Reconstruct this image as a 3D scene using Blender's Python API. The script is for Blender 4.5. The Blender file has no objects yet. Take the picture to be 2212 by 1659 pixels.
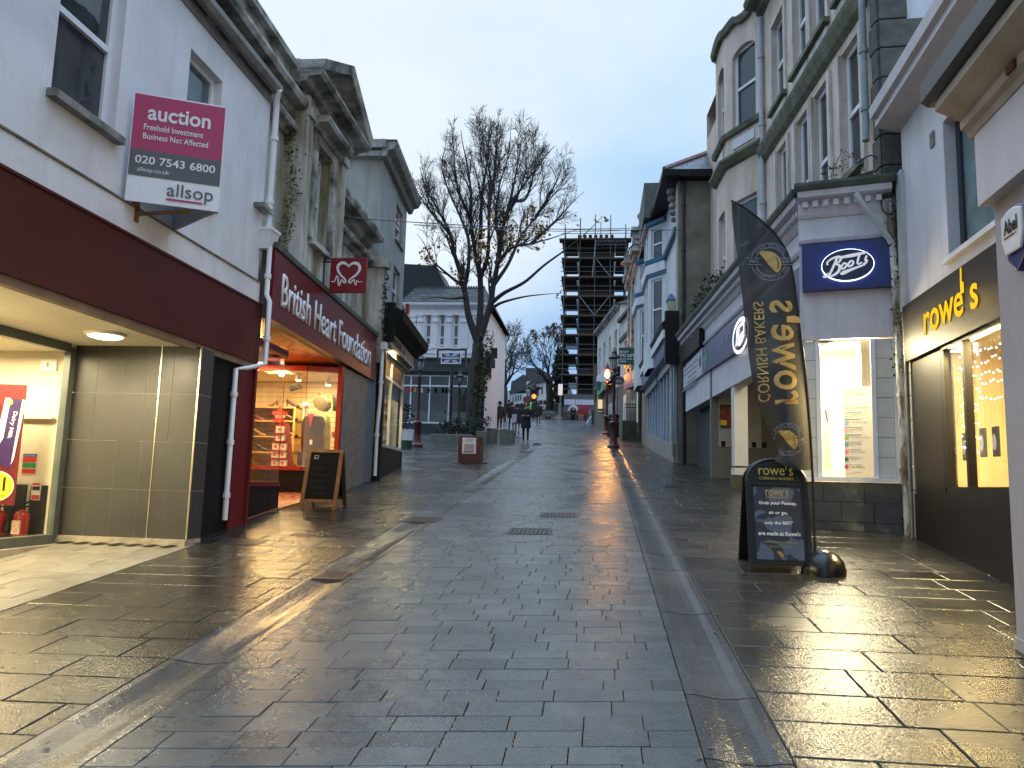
import bpy,bmesh,math,random
import numpy as np
from mathutils import Matrix,Vector
scene=bpy.context.scene
COL=scene.collection
rnd=random.Random(7)
def frame_axes(pitch=7.3,roll=1.62,vpx=184.0,f=1665.0):
 """camera axes (right, up, forward) in world coordinates: +Y runs up the street, +Z is up"""
 p,r=math.radians(pitch),math.radians(roll)
 up=np.array([math.sin(r)*math.cos(p),math.cos(r)*math.cos(p),math.sin(p)])
 a=vpx/f
 b=-(a*up[0]+up[2])/up[1]
 Y=np.array([a,b,1.0]);Y/=np.linalg.norm(Y)
 X=np.cross(Y,up);X=X if X[0]>0 else-X
 return np.stack([X,Y,up])
RM=frame_axes()
EYE=1.6
cam_data=bpy.data.cameras.new("camera")
cam=bpy.data.objects.new("camera",cam_data)
COL.objects.link(cam)
cam_data.sensor_width=36.0
cam_data.lens=1665.0/2212.0*36.0
cam_data.clip_start=0.05
cam_data.clip_end=2000.0
m=Matrix.Identity(4)
for i in range(3):
 m[i][0],m[i][1],m[i][2]=RM[i][0],RM[i][1],-RM[i][2]
m[2][3]=EYE
cam.matrix_world=m
scene.camera=cam
scene.view_settings.view_transform='Standard'
scene.view_settings.look='None'
scene.view_settings.gamma=1.0
scene.view_settings.exposure=EXPOSURE=-0.18
scene.cycles.use_denoising=True
scene.cycles.max_bounces=7
scene.cycles.transparent_max_bounces=24
scene.cycles.sample_clamp_indirect=6.0
scene.cycles.sample_clamp_direct=0.0
scene.cycles.caustics_reflective=False
scene.cycles.caustics_refractive=False
world=bpy.data.worlds.new("World")
scene.world=world
world.use_nodes=True
def build_sky():
 nt=world.node_tree;nt.nodes.clear();L=nt.links.new;N=nt.nodes.new
 out=N('ShaderNodeOutputWorld');bg=N('ShaderNodeBackground')
 tc=N('ShaderNodeTexCoord')
 sky=N('ShaderNodeTexSky');sky.sky_type='NISHITA';sky.sun_disc=False
 sky.sun_elevation=math.radians(6);sky.sun_rotation=math.radians(155)
 nsk=N('ShaderNodeMix');nsk.data_type='RGBA';nsk.blend_type='MULTIPLY';nsk.inputs['Factor'].default_value=1
 L(sky.outputs[0],nsk.inputs['A']);nsk.inputs['B'].default_value=(0.035,0.035,0.035,1)
 sep=N('ShaderNodeSeparateXYZ');L(tc.outputs['Generated'],sep.inputs[0])
 ramp=N('ShaderNodeValToRGB');L(sep.outputs['Z'],ramp.inputs[0])
 el=ramp.color_ramp.elements
 el[0].position=0.0;el[0].color=(0.21,0.37,0.69,1)
 el[1].position=1.0;el[1].color=(1.9,2.7,4.1,1)
 for pos,c in((0.17,(0.22,0.42,0.80)),(0.30,(0.30,0.54,0.86)),(0.44,(0.44,0.69,0.92)),(0.56,(0.60,0.82,0.96)),(0.66,(0.80,1.05,1.3)),(0.78,(1.4,2.0,2.9))):
  e=el.new(pos);e.color=(*c,1)
 mp=N('ShaderNodeMapping');L(tc.outputs['Generated'],mp.inputs[0]);mp.inputs['Scale'].default_value=(1.6,1.6,3.4)
 mp.inputs['Location'].default_value=(0.35,0.2,0.1)
 nz=N('ShaderNodeTexNoise');L(mp.outputs[0],nz.inputs[0]);nz.inputs['Scale'].default_value=1.5;nz.inputs['Detail'].default_value=5;nz.inputs['Roughness'].default_value=0.5
 cr=N('ShaderNodeValToRGB');L(nz.outputs[0],cr.inputs[0])
 cr.color_ramp.elements[0].position=0.40;cr.color_ramp.elements[1].position=0.68
 dot=N('ShaderNodeVectorMath');dot.operation='DOT_PRODUCT';L(tc.outputs['Generated'],dot.inputs[0])
 v=Vector((-0.40,0.80,0.50)).normalized();dot.inputs[1].default_value=v
 br=N('ShaderNodeMapRange');L(dot.outputs['Value'],br.inputs[0])
 br.inputs[1].default_value=0.86;br.inputs[2].default_value=1.0;br.inputs[3].default_value=0.0;br.inputs[4].default_value=0.8
 br.interpolation_type='SMOOTHSTEP'
 mx=N('ShaderNodeMath');mx.operation='MULTIPLY';L(cr.outputs[0],mx.inputs[0]);mx.inputs[1].default_value=0.62
 ad=N('ShaderNodeMath');ad.operation='ADD';ad.use_clamp=True;L(mx.outputs[0],ad.inputs[0]);L(br.outputs[0],ad.inputs[1])
 mix=N('ShaderNodeMix');mix.data_type='RGBA';L(ad.outputs[0],mix.inputs['Factor']);L(ramp.outputs[0],mix.inputs['A'])
 mix.inputs['B'].default_value=(0.83,0.90,0.98,1)
 sc=N('ShaderNodeMix');sc.data_type='RGBA';sc.blend_type='ADD';sc.inputs['Factor'].default_value=1.0
 L(mix.outputs['Result'],sc.inputs['A']);L(nsk.outputs['Result'],sc.inputs['B'])
 L(sc.outputs['Result'],bg.inputs[0]);bg.inputs[1].default_value=1.1
 L(bg.outputs[0],out.inputs[0])
build_sky()
sun_data=bpy.data.lights.new("sun",'SUN');sun_data.energy=0.3;sun_data.angle=math.radians(25);sun_data.color=(0.92,0.95,1.0)
sun=bpy.data.objects.new("sun",sun_data);COL.objects.link(sun)
sun.rotation_euler=(math.radians(48),0,math.radians(-155));sun.location=(0,-10,40)
def gz(y):
 if y<45:return 0.101*y
 if y<90:return 4.545+0.113*(y-45)
 return 9.63+0.085*(y-90)
KPX=0.54861
def ray(px,py):
 d=RM@np.array([(px-1106.0)/1665.0,-(py-829.5)/1665.0,1.0]);return d
def at_y(px,py,y):
 d=ray(px,py);return np.array([0,0,EYE])+d*(y/d[1])
def on_plane(px,py,p0,dv):
 n=np.array([dv[1],-dv[0],0.0]);d=ray(px,py);o=np.array([0,0,EYE])
 t=n@(np.array([p0[0],p0[1],0])-o)/(n@d);return o+t*d
def on_ground(px,py):
 d=ray(px,py)
 lo,hi=0.5,400.0
 t=lo
 while t<hi:
  p=np.array([0,0,EYE])+t*d
  if p[2]<gz(p[1]):break
  t+=0.02
 return np.array([p[0],p[1],gz(p[1])])
class Frame:
 """a facade: u runs along the wall, d sticks out of it towards the street, z is up"""
 def __init__(s,p0,p1,out):
  s.p0=np.array(p0,float);v=np.array(p1,float)-s.p0;s.len=float(np.linalg.norm(v));s.dv=v/s.len
  n=np.array([s.dv[1],-s.dv[0]]);s.n=n if n@np.array(out,float)>0 else-n
 def P(s,u,d,z):
  q=s.p0+s.dv*u+s.n*d;return Vector((q[0],q[1],z))
 def px(s,px,py,d=0.0):
  w=on_plane(px,py,s.p0+s.n*d,s.dv);return float((w[:2]-s.p0)@s.dv),float(w[2])
 def mat(s,u,d,z):
  """matrix whose X runs along the wall as read from the street, Y is up, Z sticks out"""
  x=Vector((s.dv[0],s.dv[1],0));n=Vector((s.n[0],s.n[1],0));up=Vector((0,0,1))
  if x.cross(up).dot(n)<0:x=-x
  mm=Matrix.Identity(4);o=s.P(u,d,z)
  for i in range(3):mm[i][0],mm[i][1],mm[i][2],mm[i][3]=x[i],up[i],n[i],o[i]
  return mm
class MB:
 def __init__(s):s.v=[];s.f=[];s.col=None
 def add(s,vs,fs):
  b=len(s.v);s.v+=[tuple(p)for p in vs];s.f+=[tuple(b+i for i in f)for f in fs];return s
 def hexa(s,c):
  return s.add(c,[(0,3,2,1),(4,5,6,7),(0,1,5,4),(1,2,6,5),(2,3,7,6),(3,0,4,7)])
 def box(s,x0,x1,y0,y1,z0,z1):
  return s.hexa([(x0,y0,z0),(x1,y0,z0),(x1,y1,z0),(x0,y1,z0),(x0,y0,z1),(x1,y0,z1),(x1,y1,z1),(x0,y1,z1)])
 def fbox(s,F,u0,u1,d0,d1,z0,z1,za=None,zb=None):
  """box in a facade frame; za/zb shift the u1 end (a sill or plinth that follows the hill)"""
  k0=0 if za is None else za;k1=0 if zb is None else zb
  return s.hexa([F.P(u0,d0,z0),F.P(u1,d0,z0+k0),F.P(u1,d1,z0+k0),F.P(u0,d1,z0),F.P(u0,d0,z1),F.P(u1,d0,z1+k1),F.P(u1,d1,z1+k1),F.P(u0,d1,z1)])
 def prism(s,pts,off):
  """pts: planar loop of 3D points, off: extrusion vector"""
  n=len(pts);a=[Vector(p)for p in pts];o=Vector(off);b=[p+o for p in a]
  fs=[tuple(range(n))[::-1],tuple(range(n,2*n))]+[(i,(i+1)%n,n+(i+1)%n,n+i)for i in range(n)]
  return s.add(a+b,fs)
 def tube(s,path,r,n=8,caps=True):
  path=[Vector(p)for p in path];rs=r if hasattr(r,'__len__')else[r]*len(path)
  t0=(path[1]-path[0]).normalized();ref=Vector((0,0,1))if abs(t0.z)<0.9 else Vector((1,0,0))
  x=t0.cross(ref).normalized();vs=[]
  for i,p in enumerate(path):
   t=((path[min(i+1,len(path)-1)]-path[max(i-1,0)])).normalized()
   x=(x-t*x.dot(t)).normalized();y=t.cross(x)
   vs+=[p+(x*math.cos(2*math.pi*k/n)+y*math.sin(2*math.pi*k/n))*rs[i]for k in range(n)]
  fs=[(i*n+k,i*n+(k+1)%n,(i+1)*n+(k+1)%n,(i+1)*n+k)for i in range(len(path)-1)for k in range(n)]
  if caps:fs+=[tuple(range(n))[::-1],tuple((len(path)-1)*n+k for k in range(n))]
  return s.add(vs,fs)
 def lathe(s,c,prof,n=16,a0=0.0):
  c=Vector(c);vs=[]
  for r,z in prof:vs+=[c+Vector((r*math.cos(a0+2*math.pi*k/n),r*math.sin(a0+2*math.pi*k/n),z))for k in range(n)]
  m_=len(prof)
  fs=[(i*n+k,i*n+(k+1)%n,(i+1)*n+(k+1)%n,(i+1)*n+k)for i in range(m_-1)for k in range(n)]
  fs+=[tuple(range(n))[::-1],tuple((m_-1)*n+k for k in range(n))]
  return s.add(vs,fs)
 def ball(s,c,r,n=10,sc=(1,1,1)):
  prof=[(max(1e-4,math.sin(math.pi*i/n))*r,-math.cos(math.pi*i/n)*r)for i in range(n+1)]
  b=len(s.v);s.lathe((0,0,0),prof,n*2 if n<9 else 14)
  for i in range(b,len(s.v)):q=s.v[i];s.v[i]=(q[0]*sc[0]+c[0],q[1]*sc[1]+c[1],q[2]*sc[2]+c[2])
  return s
 def moulding(s,F,u0,u1,prof,ends=True):
  """extrude a (d,z) profile along the wall"""
  n=len(prof);a=[F.P(u0,d,z)for d,z in prof];b=[F.P(u1,d,z)for d,z in prof]
  fs=[(i,(i+1)%n,n+(i+1)%n,n+i)for i in range(n)]
  if ends:fs+=[tuple(range(n))[::-1],tuple(range(n,2*n))]
  return s.add(a+b,fs)
 def build(s,name,mat,parent=None,bevel=0.0,smooth=False,label=None):
  me=bpy.data.meshes.new(name);me.from_pydata(s.v,[],s.f)
  bm=bmesh.new();bm.from_mesh(me);bmesh.ops.recalc_face_normals(bm,faces=bm.faces)
  if bevel:
   bmesh.ops.remove_doubles(bm,verts=bm.verts,dist=1e-5)
   es=[e for e in bm.edges if len(e.link_faces)==2 and e.calc_face_angle(0)>0.6]
   bmesh.ops.bevel(bm,geom=es,offset=bevel,segments=2,affect='EDGES',profile=0.6,clamp_overlap=True)
  bm.to_mesh(me);bm.free()
  if smooth:
   me.polygons.foreach_set('use_smooth',[True]*len(me.polygons))
   if hasattr(me,'set_sharp_from_angle'):me.set_sharp_from_angle(angle=math.radians(40))
  o=bpy.data.objects.new(name,me);COL.objects.link(o)
  for mm in(mat if isinstance(mat,(list,tuple))else[mat]):me.materials.append(mm)
  if parent is not None:attach(o,parent)
  if label:o['label']=label
  return o
INV={}
def attach(o,parent):
 o.parent=parent
 o.matrix_parent_inverse=INV.get(parent.name,Matrix.Identity(4))
def thing(name,label,cat,loc,rz=0.0,group=None):
 o=bpy.data.objects.new(name,None);COL.objects.link(o);o.empty_display_size=0.2
 o.location=Vector(loc);o.rotation_euler=(0,0,rz)
 o['label']=label;o['category']=cat
 if group:o['group']=group
 INV[o.name]=(Matrix.Translation(Vector(loc))@Matrix.Rotation(rz,4,'Z')).inverted()
 return o
def tag(o,label=None,cat=None,group=None,kind=None):
 if label:o['label']=label
 if cat:o['category']=cat
 if group:o['group']=group
 if kind:o['kind']=kind
 return o
def structure(o):o['kind']='structure';return o
def dup(root,loc,label,rz=None,scale=None):
 """a copy of a thing with copies of its parts and sub-parts"""
 r=root.copy();COL.objects.link(r);r.location=Vector(loc);r['label']=label
 if rz is not None:r.rotation_euler=(0,0,rz)
 if scale is not None:r.scale=(scale,)*3
 for ch in[c for c in bpy.data.objects if c.parent==root]:
  c=ch.copy();COL.objects.link(c);c.parent=r
  for g in[c2 for c2 in bpy.data.objects if c2.parent==ch]:
   d=g.copy();COL.objects.link(d);d.parent=c
 return r
def text(body,mtx,mat,parent,w=None,h=None,name='lettering',bold=0.0,ext=0.004,align='CENTER',mirror=False,shear=0.0,label=None):
 cu=bpy.data.curves.new(name,'FONT');cu.body=body;cu.size=1.0;cu.extrude=0.0;cu.offset=bold;cu.shear=shear
 cu.align_x='LEFT';cu.resolution_u=3;cu.space_line=0.9
 tmp=bpy.data.objects.new('tmp_text',cu);COL.objects.link(tmp)
 dg=bpy.context.evaluated_depsgraph_get()
 me=bpy.data.meshes.new_from_object(tmp.evaluated_get(dg))
 bpy.data.objects.remove(tmp);bpy.data.curves.remove(cu)
 n=len(me.vertices);co=np.empty(n*3);me.vertices.foreach_get('co',co);co=co.reshape(-1,3)
 x0,x1=co[:,0].min(),co[:,0].max();y0,y1=co[:,1].min(),co[:,1].max()
 sx=w/(x1-x0)if w else None;sy=h/(y1-y0)if h else None
 sx=sx or sy;sy=sy or sx
 co[:,0]=(co[:,0]-(x0+x1)/2)*sx;co[:,1]=(co[:,1]-(y0+y1)/2)*sy
 if align=='LEFT':co[:,0]+=(x1-x0)/2*sx
 if mirror:co[:,0]*=-1
 M4=np.array(mtx);w3=co@M4[:3,:3].T+M4[:3,3]+M4[:3,2]*ext
 me.vertices.foreach_set('co',w3.ravel());me.update()
 bm=bmesh.new();bm.from_mesh(me)
 if ext>0.006:
  r=bmesh.ops.extrude_face_region(bm,geom=bm.faces[:])
  back=Vector(M4[:3,2])*-ext
  for e in r['geom']:
   if isinstance(e,bmesh.types.BMVert):e.co+=back
 bmesh.ops.recalc_face_normals(bm,faces=bm.faces);bm.to_mesh(me);bm.free()
 me.materials.clear();me.materials.append(mat)
 o=bpy.data.objects.new(name,me);COL.objects.link(o)
 if parent is not None:attach(o,parent)
 if label:o['label']=label
 return o
def shifted(mtx,x=0,y=0,z=0,rot=0.0):
 return mtx@Matrix.Translation((x,y,z))@Matrix.Rotation(rot,4,'Z')
def stroke(pts,r,mtx,mb,z=0.004):
 """a flat ribbon along 2D points (x,y) or with half widths (x,y,w), drawn on the plane of mtx"""
 n=len(pts);L_,R_=[],[]
 for i in range(n):
  a=Vector(pts[max(i-1,0)][:2]);b=Vector(pts[min(i+1,n-1)][:2]);t=(b-a).normalized();q=Vector((-t.y,t.x))
  wd=pts[i][2]if len(pts[i])>2 else r;c=Vector(pts[i][:2])
  L_.append(mtx@Vector((*(c+q*wd),z)));R_.append(mtx@Vector((*(c-q*wd),z)))
 for i in range(n-1):mb.add([L_[i],R_[i],R_[i+1],L_[i+1]],[(0,1,2,3)])
 return mb
def flat(pts,mtx,mb,z=0.004):
 mb.add([mtx@Vector((p[0],p[1],z))for p in pts],[tuple(range(len(pts)))]);return mb
def ellipse(cx,cy,rx,ry,n=36,a0=0,a1=360):
 return[(cx+rx*math.cos(math.radians(a0+(a1-a0)*i/n)),cy+ry*math.sin(math.radians(a0+(a1-a0)*i/n)))for i in range(n+1)]
def spline(pts,k=6):
 """Catmull-Rom through 2D/3D points"""
 P=[np.array(p,float)for p in pts];P=[2*P[0]-P[1]]+P+[2*P[-1]-P[-2]];o=[]
 for i in range(1,len(P)-2):
  for j in range(k):
   t=j/k;a,b,c,d=P[i-1],P[i],P[i+1],P[i+2]
   o.append(0.5*(2*b+(c-a)*t+(2*a-5*b+4*c-d)*t*t+(3*b-a-3*c+d)*t**3))
 o.append(P[-2]);return[tuple(p)for p in o]
MATS={}
def newmat(name):
 mt=bpy.data.materials.new(name);mt.use_nodes=True;nt=mt.node_tree;nt.nodes.clear()
 out=nt.nodes.new('ShaderNodeOutputMaterial');return mt,nt,out
def rgba(c):return(c[0],c[1],c[2],1.0)
def mixc(nt,fac,a,b,blend='MIX'):
 x=nt.nodes.new('ShaderNodeMix');x.data_type='RGBA';x.blend_type=blend
 for k,v in(('Factor',fac),('A',a),('B',b)):
  if hasattr(v,'is_output')or hasattr(v,'links'):nt.links.new(v,x.inputs[k])
  else:x.inputs[k].default_value=v if k=='Factor' else rgba(v)
 return x.outputs['Result']
def noise(nt,scale,detail=4,rough=0.55,stretch=(1,1,1),lo=0.35,hi=0.65,coord='Object',off=(0,0,0),dist=0.0):
 tc=nt.nodes.new('ShaderNodeNewGeometry');mp=nt.nodes.new('ShaderNodeMapping');nt.links.new(tc.outputs['Position'],mp.inputs[0])
 mp.inputs['Scale'].default_value=stretch;mp.inputs['Location'].default_value=off
 n=nt.nodes.new('ShaderNodeTexNoise');nt.links.new(mp.outputs[0],n.inputs[0]);n.inputs['Scale'].default_value=scale
 n.inputs['Detail'].default_value=detail;n.inputs['Roughness'].default_value=rough;n.inputs['Distortion'].default_value=dist
 r=nt.nodes.new('ShaderNodeMapRange');nt.links.new(n.outputs[0],r.inputs[0]);r.inputs[1].default_value=lo;r.inputs[2].default_value=hi
 return r.outputs[0],n.outputs[0]
def mul(nt,a,b):
 x=nt.nodes.new('ShaderNodeMath');x.operation='MULTIPLY'
 for i,v in enumerate((a,b)):
  if hasattr(v,'links'):nt.links.new(v,x.inputs[i])
  else:x.inputs[i].default_value=v
 return x.outputs[0]
def surf(name,col,rough=0.6,var=0.25,scale=3.0,metal=0.0,bump=0.0,bscale=60.0,grime=None,gamt=0.5,gscale=1.2,gstretch=(4,4,0.5),glo=0.45,ghi=0.75,spec=0.5,grime2=None,g2amt=0.5,g2scale=2.5,g2lo=0.5,g2hi=0.65,rvar=0.0,coat=0.0):
 """painted, rendered, stone or metal surface: base colour broken by noise, streaked dirt, fine bump"""
 if name in MATS:return MATS[name]
 mt,nt,out=newmat(name);b=nt.nodes.new('ShaderNodeBsdfPrincipled');nt.links.new(b.outputs[0],out.inputs[0])
 f,_=noise(nt,scale,off=(rnd.random()*9,rnd.random()*9,0))
 c=mixc(nt,f,[x*(1-var)for x in col],[min(1,x*(1+var*0.5))for x in col])
 if grime is not None:
  g,_=noise(nt,gscale,6,0.62,gstretch,glo,ghi,off=(rnd.random()*9,0,0));c=mixc(nt,mul(nt,g,gamt),c,grime)
 if grime2 is not None:
  g,_=noise(nt,g2scale,8,0.7,(1,1,1),g2lo,g2hi,off=(3,rnd.random()*9,1));c=mixc(nt,mul(nt,g,g2amt),c,grime2)
 nt.links.new(c,b.inputs['Base Color']);b.inputs['Metallic'].default_value=metal
 b.inputs['Specular IOR Level'].default_value=spec;b.inputs['Coat Weight'].default_value=coat;b.inputs['Coat Roughness'].default_value=0.08
 if rvar:
  f2,_=noise(nt,scale*1.7);r=nt.nodes.new('ShaderNodeMapRange');nt.links.new(f2,r.inputs[0]);r.inputs[3].default_value=max(0.02,rough-rvar);r.inputs[4].default_value=rough+rvar
  nt.links.new(r.outputs[0],b.inputs['Roughness'])
 else:b.inputs['Roughness'].default_value=rough
 if bump:
  _,nb=noise(nt,bscale,3);bp=nt.nodes.new('ShaderNodeBump');bp.inputs['Strength'].default_value=bump;bp.inputs['Distance'].default_value=0.01
  nt.links.new(nb,bp.inputs['Height']);nt.links.new(bp.outputs[0],b.inputs['Normal'])
 MATS[name]=mt;return mt
def glow(name,col,strength):
 if name in MATS:return MATS[name]
 mt,nt,out=newmat(name);e=nt.nodes.new('ShaderNodeEmission');e.inputs[0].default_value=rgba(col);e.inputs[1].default_value=strength
 nt.links.new(e.outputs[0],out.inputs[0]);MATS[name]=mt;return mt
def glass(name,tint=(1,1,1),gloss=1.0,rough=0.0):
 """clear shop pane: see-through with a Fresnel reflection"""
 if name in MATS:return MATS[name]
 mt,nt,out=newmat(name);t=nt.nodes.new('ShaderNodeBsdfTransparent');t.inputs[0].default_value=rgba(tint)
 g=nt.nodes.new('ShaderNodeBsdfGlossy');g.inputs['Roughness'].default_value=rough
 lw=nt.nodes.new('ShaderNodeLayerWeight');lw.inputs[0].default_value=0.5
 pw=nt.nodes.new('ShaderNodeMath');pw.operation='POWER';nt.links.new(lw.outputs['Facing'],pw.inputs[0]);pw.inputs[1].default_value=5.0
 fr=nt.nodes.new('ShaderNodeMapRange');nt.links.new(pw.outputs[0],fr.inputs[0]);fr.inputs[3].default_value=0.07;fr.inputs[4].default_value=0.95
 m_=nt.nodes.new('ShaderNodeMixShader');nt.links.new(mul(nt,fr.outputs[0],gloss),m_.inputs[0]);nt.links.new(t.outputs[0],m_.inputs[1]);nt.links.new(g.outputs[0],m_.inputs[2])
 nt.links.new(m_.outputs[0],out.inputs[0]);MATS[name]=mt;return mt
def darkpane(name,col=(0.02,0.025,0.03),rough=0.03,wob=0.04,curtain=None):
 """window pane with an unlit room behind: dark, with a strong slightly wavy reflection"""
 if name in MATS:return MATS[name]
 mt,nt,out=newmat(name);b=nt.nodes.new('ShaderNodeBsdfPrincipled');nt.links.new(b.outputs[0],out.inputs[0])
 f,_=noise(nt,1.3,3);c=mixc(nt,f,col,[x*2.2+0.004 for x in col])
 if curtain is not None:
  g,_=noise(nt,0.9,2,lo=0.5,hi=0.54,off=(2,5,1));c=mixc(nt,g,c,curtain)
 nt.links.new(c,b.inputs['Base Color']);b.inputs['Roughness'].default_value=rough;b.inputs['Specular IOR Level'].default_value=0.7
 _,nb=noise(nt,2.2,2);bp=nt.nodes.new('ShaderNodeBump');bp.inputs['Strength'].default_value=wob;bp.inputs['Distance'].default_value=0.1
 nt.links.new(nb,bp.inputs['Height']);nt.links.new(bp.outputs[0],b.inputs['Normal']);MATS[name]=mt;return mt
def brickish(name,c1,c2,mortar,bw,bh,mw,plane='xz',rough=0.6,bump=0.3,off=0.5,spec=0.5,moss=None):
 """slates, tiles or small paving drawn by the Brick texture in the surface's own plane"""
 if name in MATS:return MATS[name]
 mt,nt,out=newmat(name);b=nt.nodes.new('ShaderNodeBsdfPrincipled');nt.links.new(b.outputs[0],out.inputs[0])
 g=nt.nodes.new('ShaderNodeNewGeometry');sp=nt.nodes.new('ShaderNodeSeparateXYZ');nt.links.new(g.outputs['Position'],sp.inputs[0])
 cm=nt.nodes.new('ShaderNodeCombineXYZ');ax={'x':'X','y':'Y','z':'Z'}
 nt.links.new(sp.outputs[ax[plane[0]]],cm.inputs[0]);nt.links.new(sp.outputs[ax[plane[1]]],cm.inputs[1])
 t=nt.nodes.new('ShaderNodeTexBrick');nt.links.new(cm.outputs[0],t.inputs[0]);t.offset=off
 t.inputs['Color1'].default_value=rgba(c1);t.inputs['Color2'].default_value=rgba(c2);t.inputs['Mortar'].default_value=rgba(mortar)
 t.inputs['Scale'].default_value=1.0;t.inputs['Brick Width'].default_value=bw;t.inputs['Row Height'].default_value=bh;t.inputs['Mortar Size'].default_value=mw;t.inputs['Bias'].default_value=0.0
 f,_=noise(nt,2.0);c=mixc(nt,mul(nt,f,0.5),t.outputs[0],[x*0.55 for x in c1])
 if moss is not None:
  gq,_=noise(nt,1.6,8,0.7,lo=0.52,hi=0.7);c=mixc(nt,mul(nt,gq,0.7),c,moss)
 nt.links.new(c,b.inputs['Base Color']);b.inputs['Roughness'].default_value=rough;b.inputs['Specular IOR Level'].default_value=spec
 bp=nt.nodes.new('ShaderNodeBump');bp.inputs['Strength'].default_value=bump;bp.inputs['Distance'].default_value=0.01;bp.invert=True
 nt.links.new(t.outputs['Fac'],bp.inputs['Height']);nt.links.new(bp.outputs[0],b.inputs['Normal']);MATS[name]=mt;return mt
def wetstone(name,dark,light,rough=0.24,grit=0.35,gscale=130.0,warm=None,sheen=0.5):
 """wet paving slab: per-slab tint (mesh attribute), gritty bump, patchy water film"""
 if name in MATS:return MATS[name]
 mt,nt,out=newmat(name);b=nt.nodes.new('ShaderNodeBsdfPrincipled');nt.links.new(b.outputs[0],out.inputs[0])
 at=nt.nodes.new('ShaderNodeAttribute');at.attribute_name='tint'
 c=mixc(nt,at.outputs['Fac'],dark,light)
 f,_=noise(nt,5.0,6,0.65);c=mixc(nt,mul(nt,f,0.45),c,[x*0.45 for x in dark])
 f3,_=noise(nt,90.0,2,0.5,lo=0.56,hi=0.7);c=mixc(nt,mul(nt,f3,0.35),c,[x*2.2 for x in light])
 nt.links.new(c,b.inputs['Base Color']);b.inputs['Specular IOR Level'].default_value=sheen
 w,_=noise(nt,1.1,5,0.6,lo=0.38,hi=0.62);r=nt.nodes.new('ShaderNodeMapRange');nt.links.new(w,r.inputs[0]);r.inputs[3].default_value=rough*0.72;r.inputs[4].default_value=rough*1.45
 nt.links.new(r.outputs[0],b.inputs['Roughness'])
 _,nb=noise(nt,gscale,2,0.6);_,nb2=noise(nt,14.0,3,0.5)
 bp=nt.nodes.new('ShaderNodeBump');bp.inputs['Strength'].default_value=grit;bp.inputs['Distance'].default_value=0.004;nt.links.new(nb,bp.inputs['Height'])
 bp2=nt.nodes.new('ShaderNodeBump');bp2.inputs['Strength'].default_value=0.14;bp2.inputs['Distance'].default_value=0.01;nt.links.new(nb2,bp2.inputs['Height']);nt.links.new(bp.outputs[0],bp2.inputs['Normal'])
 nt.links.new(bp2.outputs[0],b.inputs['Normal']);MATS[name]=mt;return mt
GRIME=(0.12,0.11,0.09);ALGAE=(0.10,0.13,0.045);BLACKGREEN=(0.035,0.045,0.03)
white_render=surf('white_render',(0.72,0.72,0.76),0.7,0.10,1.3,bump=0.10,bscale=40,grime=(0.33,0.33,0.33),gamt=0.45,gscale=0.7,gstretch=(3,3,.6),glo=0.5,ghi=0.8,grime2=(.38,.38,.38),g2amt=.5,g2scale=1.2,g2lo=.55,g2hi=.75)
white_paint=surf('white_paint',(0.78,0.78,0.80),0.45,0.06,5,grime=(0.3,0.3,0.27),gamt=0.3)
upvc=surf('white_upvc',(0.80,0.81,0.84),0.3,0.04,6,grime=(0.4,0.4,0.38),gamt=0.15)
old_stucco=surf('old_stucco',(0.60,0.585,0.56),0.75,0.15,2,bump=0.2,bscale=35,grime=(0.17,0.165,0.07),gamt=0.95,gscale=1.1,gstretch=(2.4,2.4,0.35),glo=0.40,ghi=0.62,grime2=BLACKGREEN,g2amt=0.85,g2scale=4.0,g2lo=0.60,g2hi=0.68)
old_trim=surf('mouldy_trim',(0.46,0.45,0.42),0.8,0.2,3,bump=0.3,bscale=30,grime=BLACKGREEN,gamt=0.9,gscale=1.8,gstretch=(1,1,1.4),glo=0.40,ghi=0.62)
lead_moss=surf('dark_mossy_lead',(0.07,0.08,0.075),0.6,0.35,4,bump=0.3,grime=ALGAE,gamt=0.6,gstretch=(1,1,1))
grey_render=surf('grey_render',(0.34,0.355,0.36),0.75,0.18,1.5,bump=0.15,grime=(0.15,0.16,0.12),gamt=0.7,gscale=0.9,glo=0.42,ghi=0.72)
slate=brickish('slate',(0.10,0.115,0.135),(0.16,0.18,0.20),(0.02,0.022,0.025),0.30,0.20,0.012,'xz',0.38,0.6,moss=(0.10,0.10,0.06))
slate_side=brickish('slate_side',(0.10,0.115,0.135),(0.16,0.18,0.20),(0.02,0.022,0.025),0.30,0.16,0.012,'yz',0.38,0.6)
maroon=surf('maroon_fascia',(0.070,0.0055,0.005),0.42,0.12,2,spec=0.35)
charity_red=surf('charity_red',(0.125,0.008,0.010),0.34,0.10,2)
red_gloss=surf('red_gloss',(0.30,0.022,0.015),0.25,0.1,3)
orange_soffit=surf('orange_soffit',(0.40,0.085,0.02),0.22,0.2,2.5)
black_paint=surf('black_paint',(0.009,0.009,0.0095),0.5,0.3,5,spec=.2)
dark_grey=surf('dark_grey',(0.026,0.028,0.031),0.5,0.2,4,spec=.25)
blue_dark=surf('navy_panel',(0.008,0.016,0.13),0.3,0.08,3)
steel=surf('steel',(0.35,0.36,0.37),0.35,0.15,6,metal=0.9)
galv=surf('galvanised',(0.22,0.23,0.24),0.45,0.25,8,metal=0.6)
cream_wall=surf('cream_interior',(0.80,0.74,0.56),0.7,0.05,2)
ceil_white=surf('ceiling_white',(0.80,0.76,0.64),0.7,0.06,2)
granite=surf('granite_pier',(0.27,0.23,0.19),0.5,0.5,30,bump=0.2,bscale=120,grime=(0.08,0.075,0.06),gamt=0.6,gstretch=(1,1,1),gscale=4)
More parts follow.
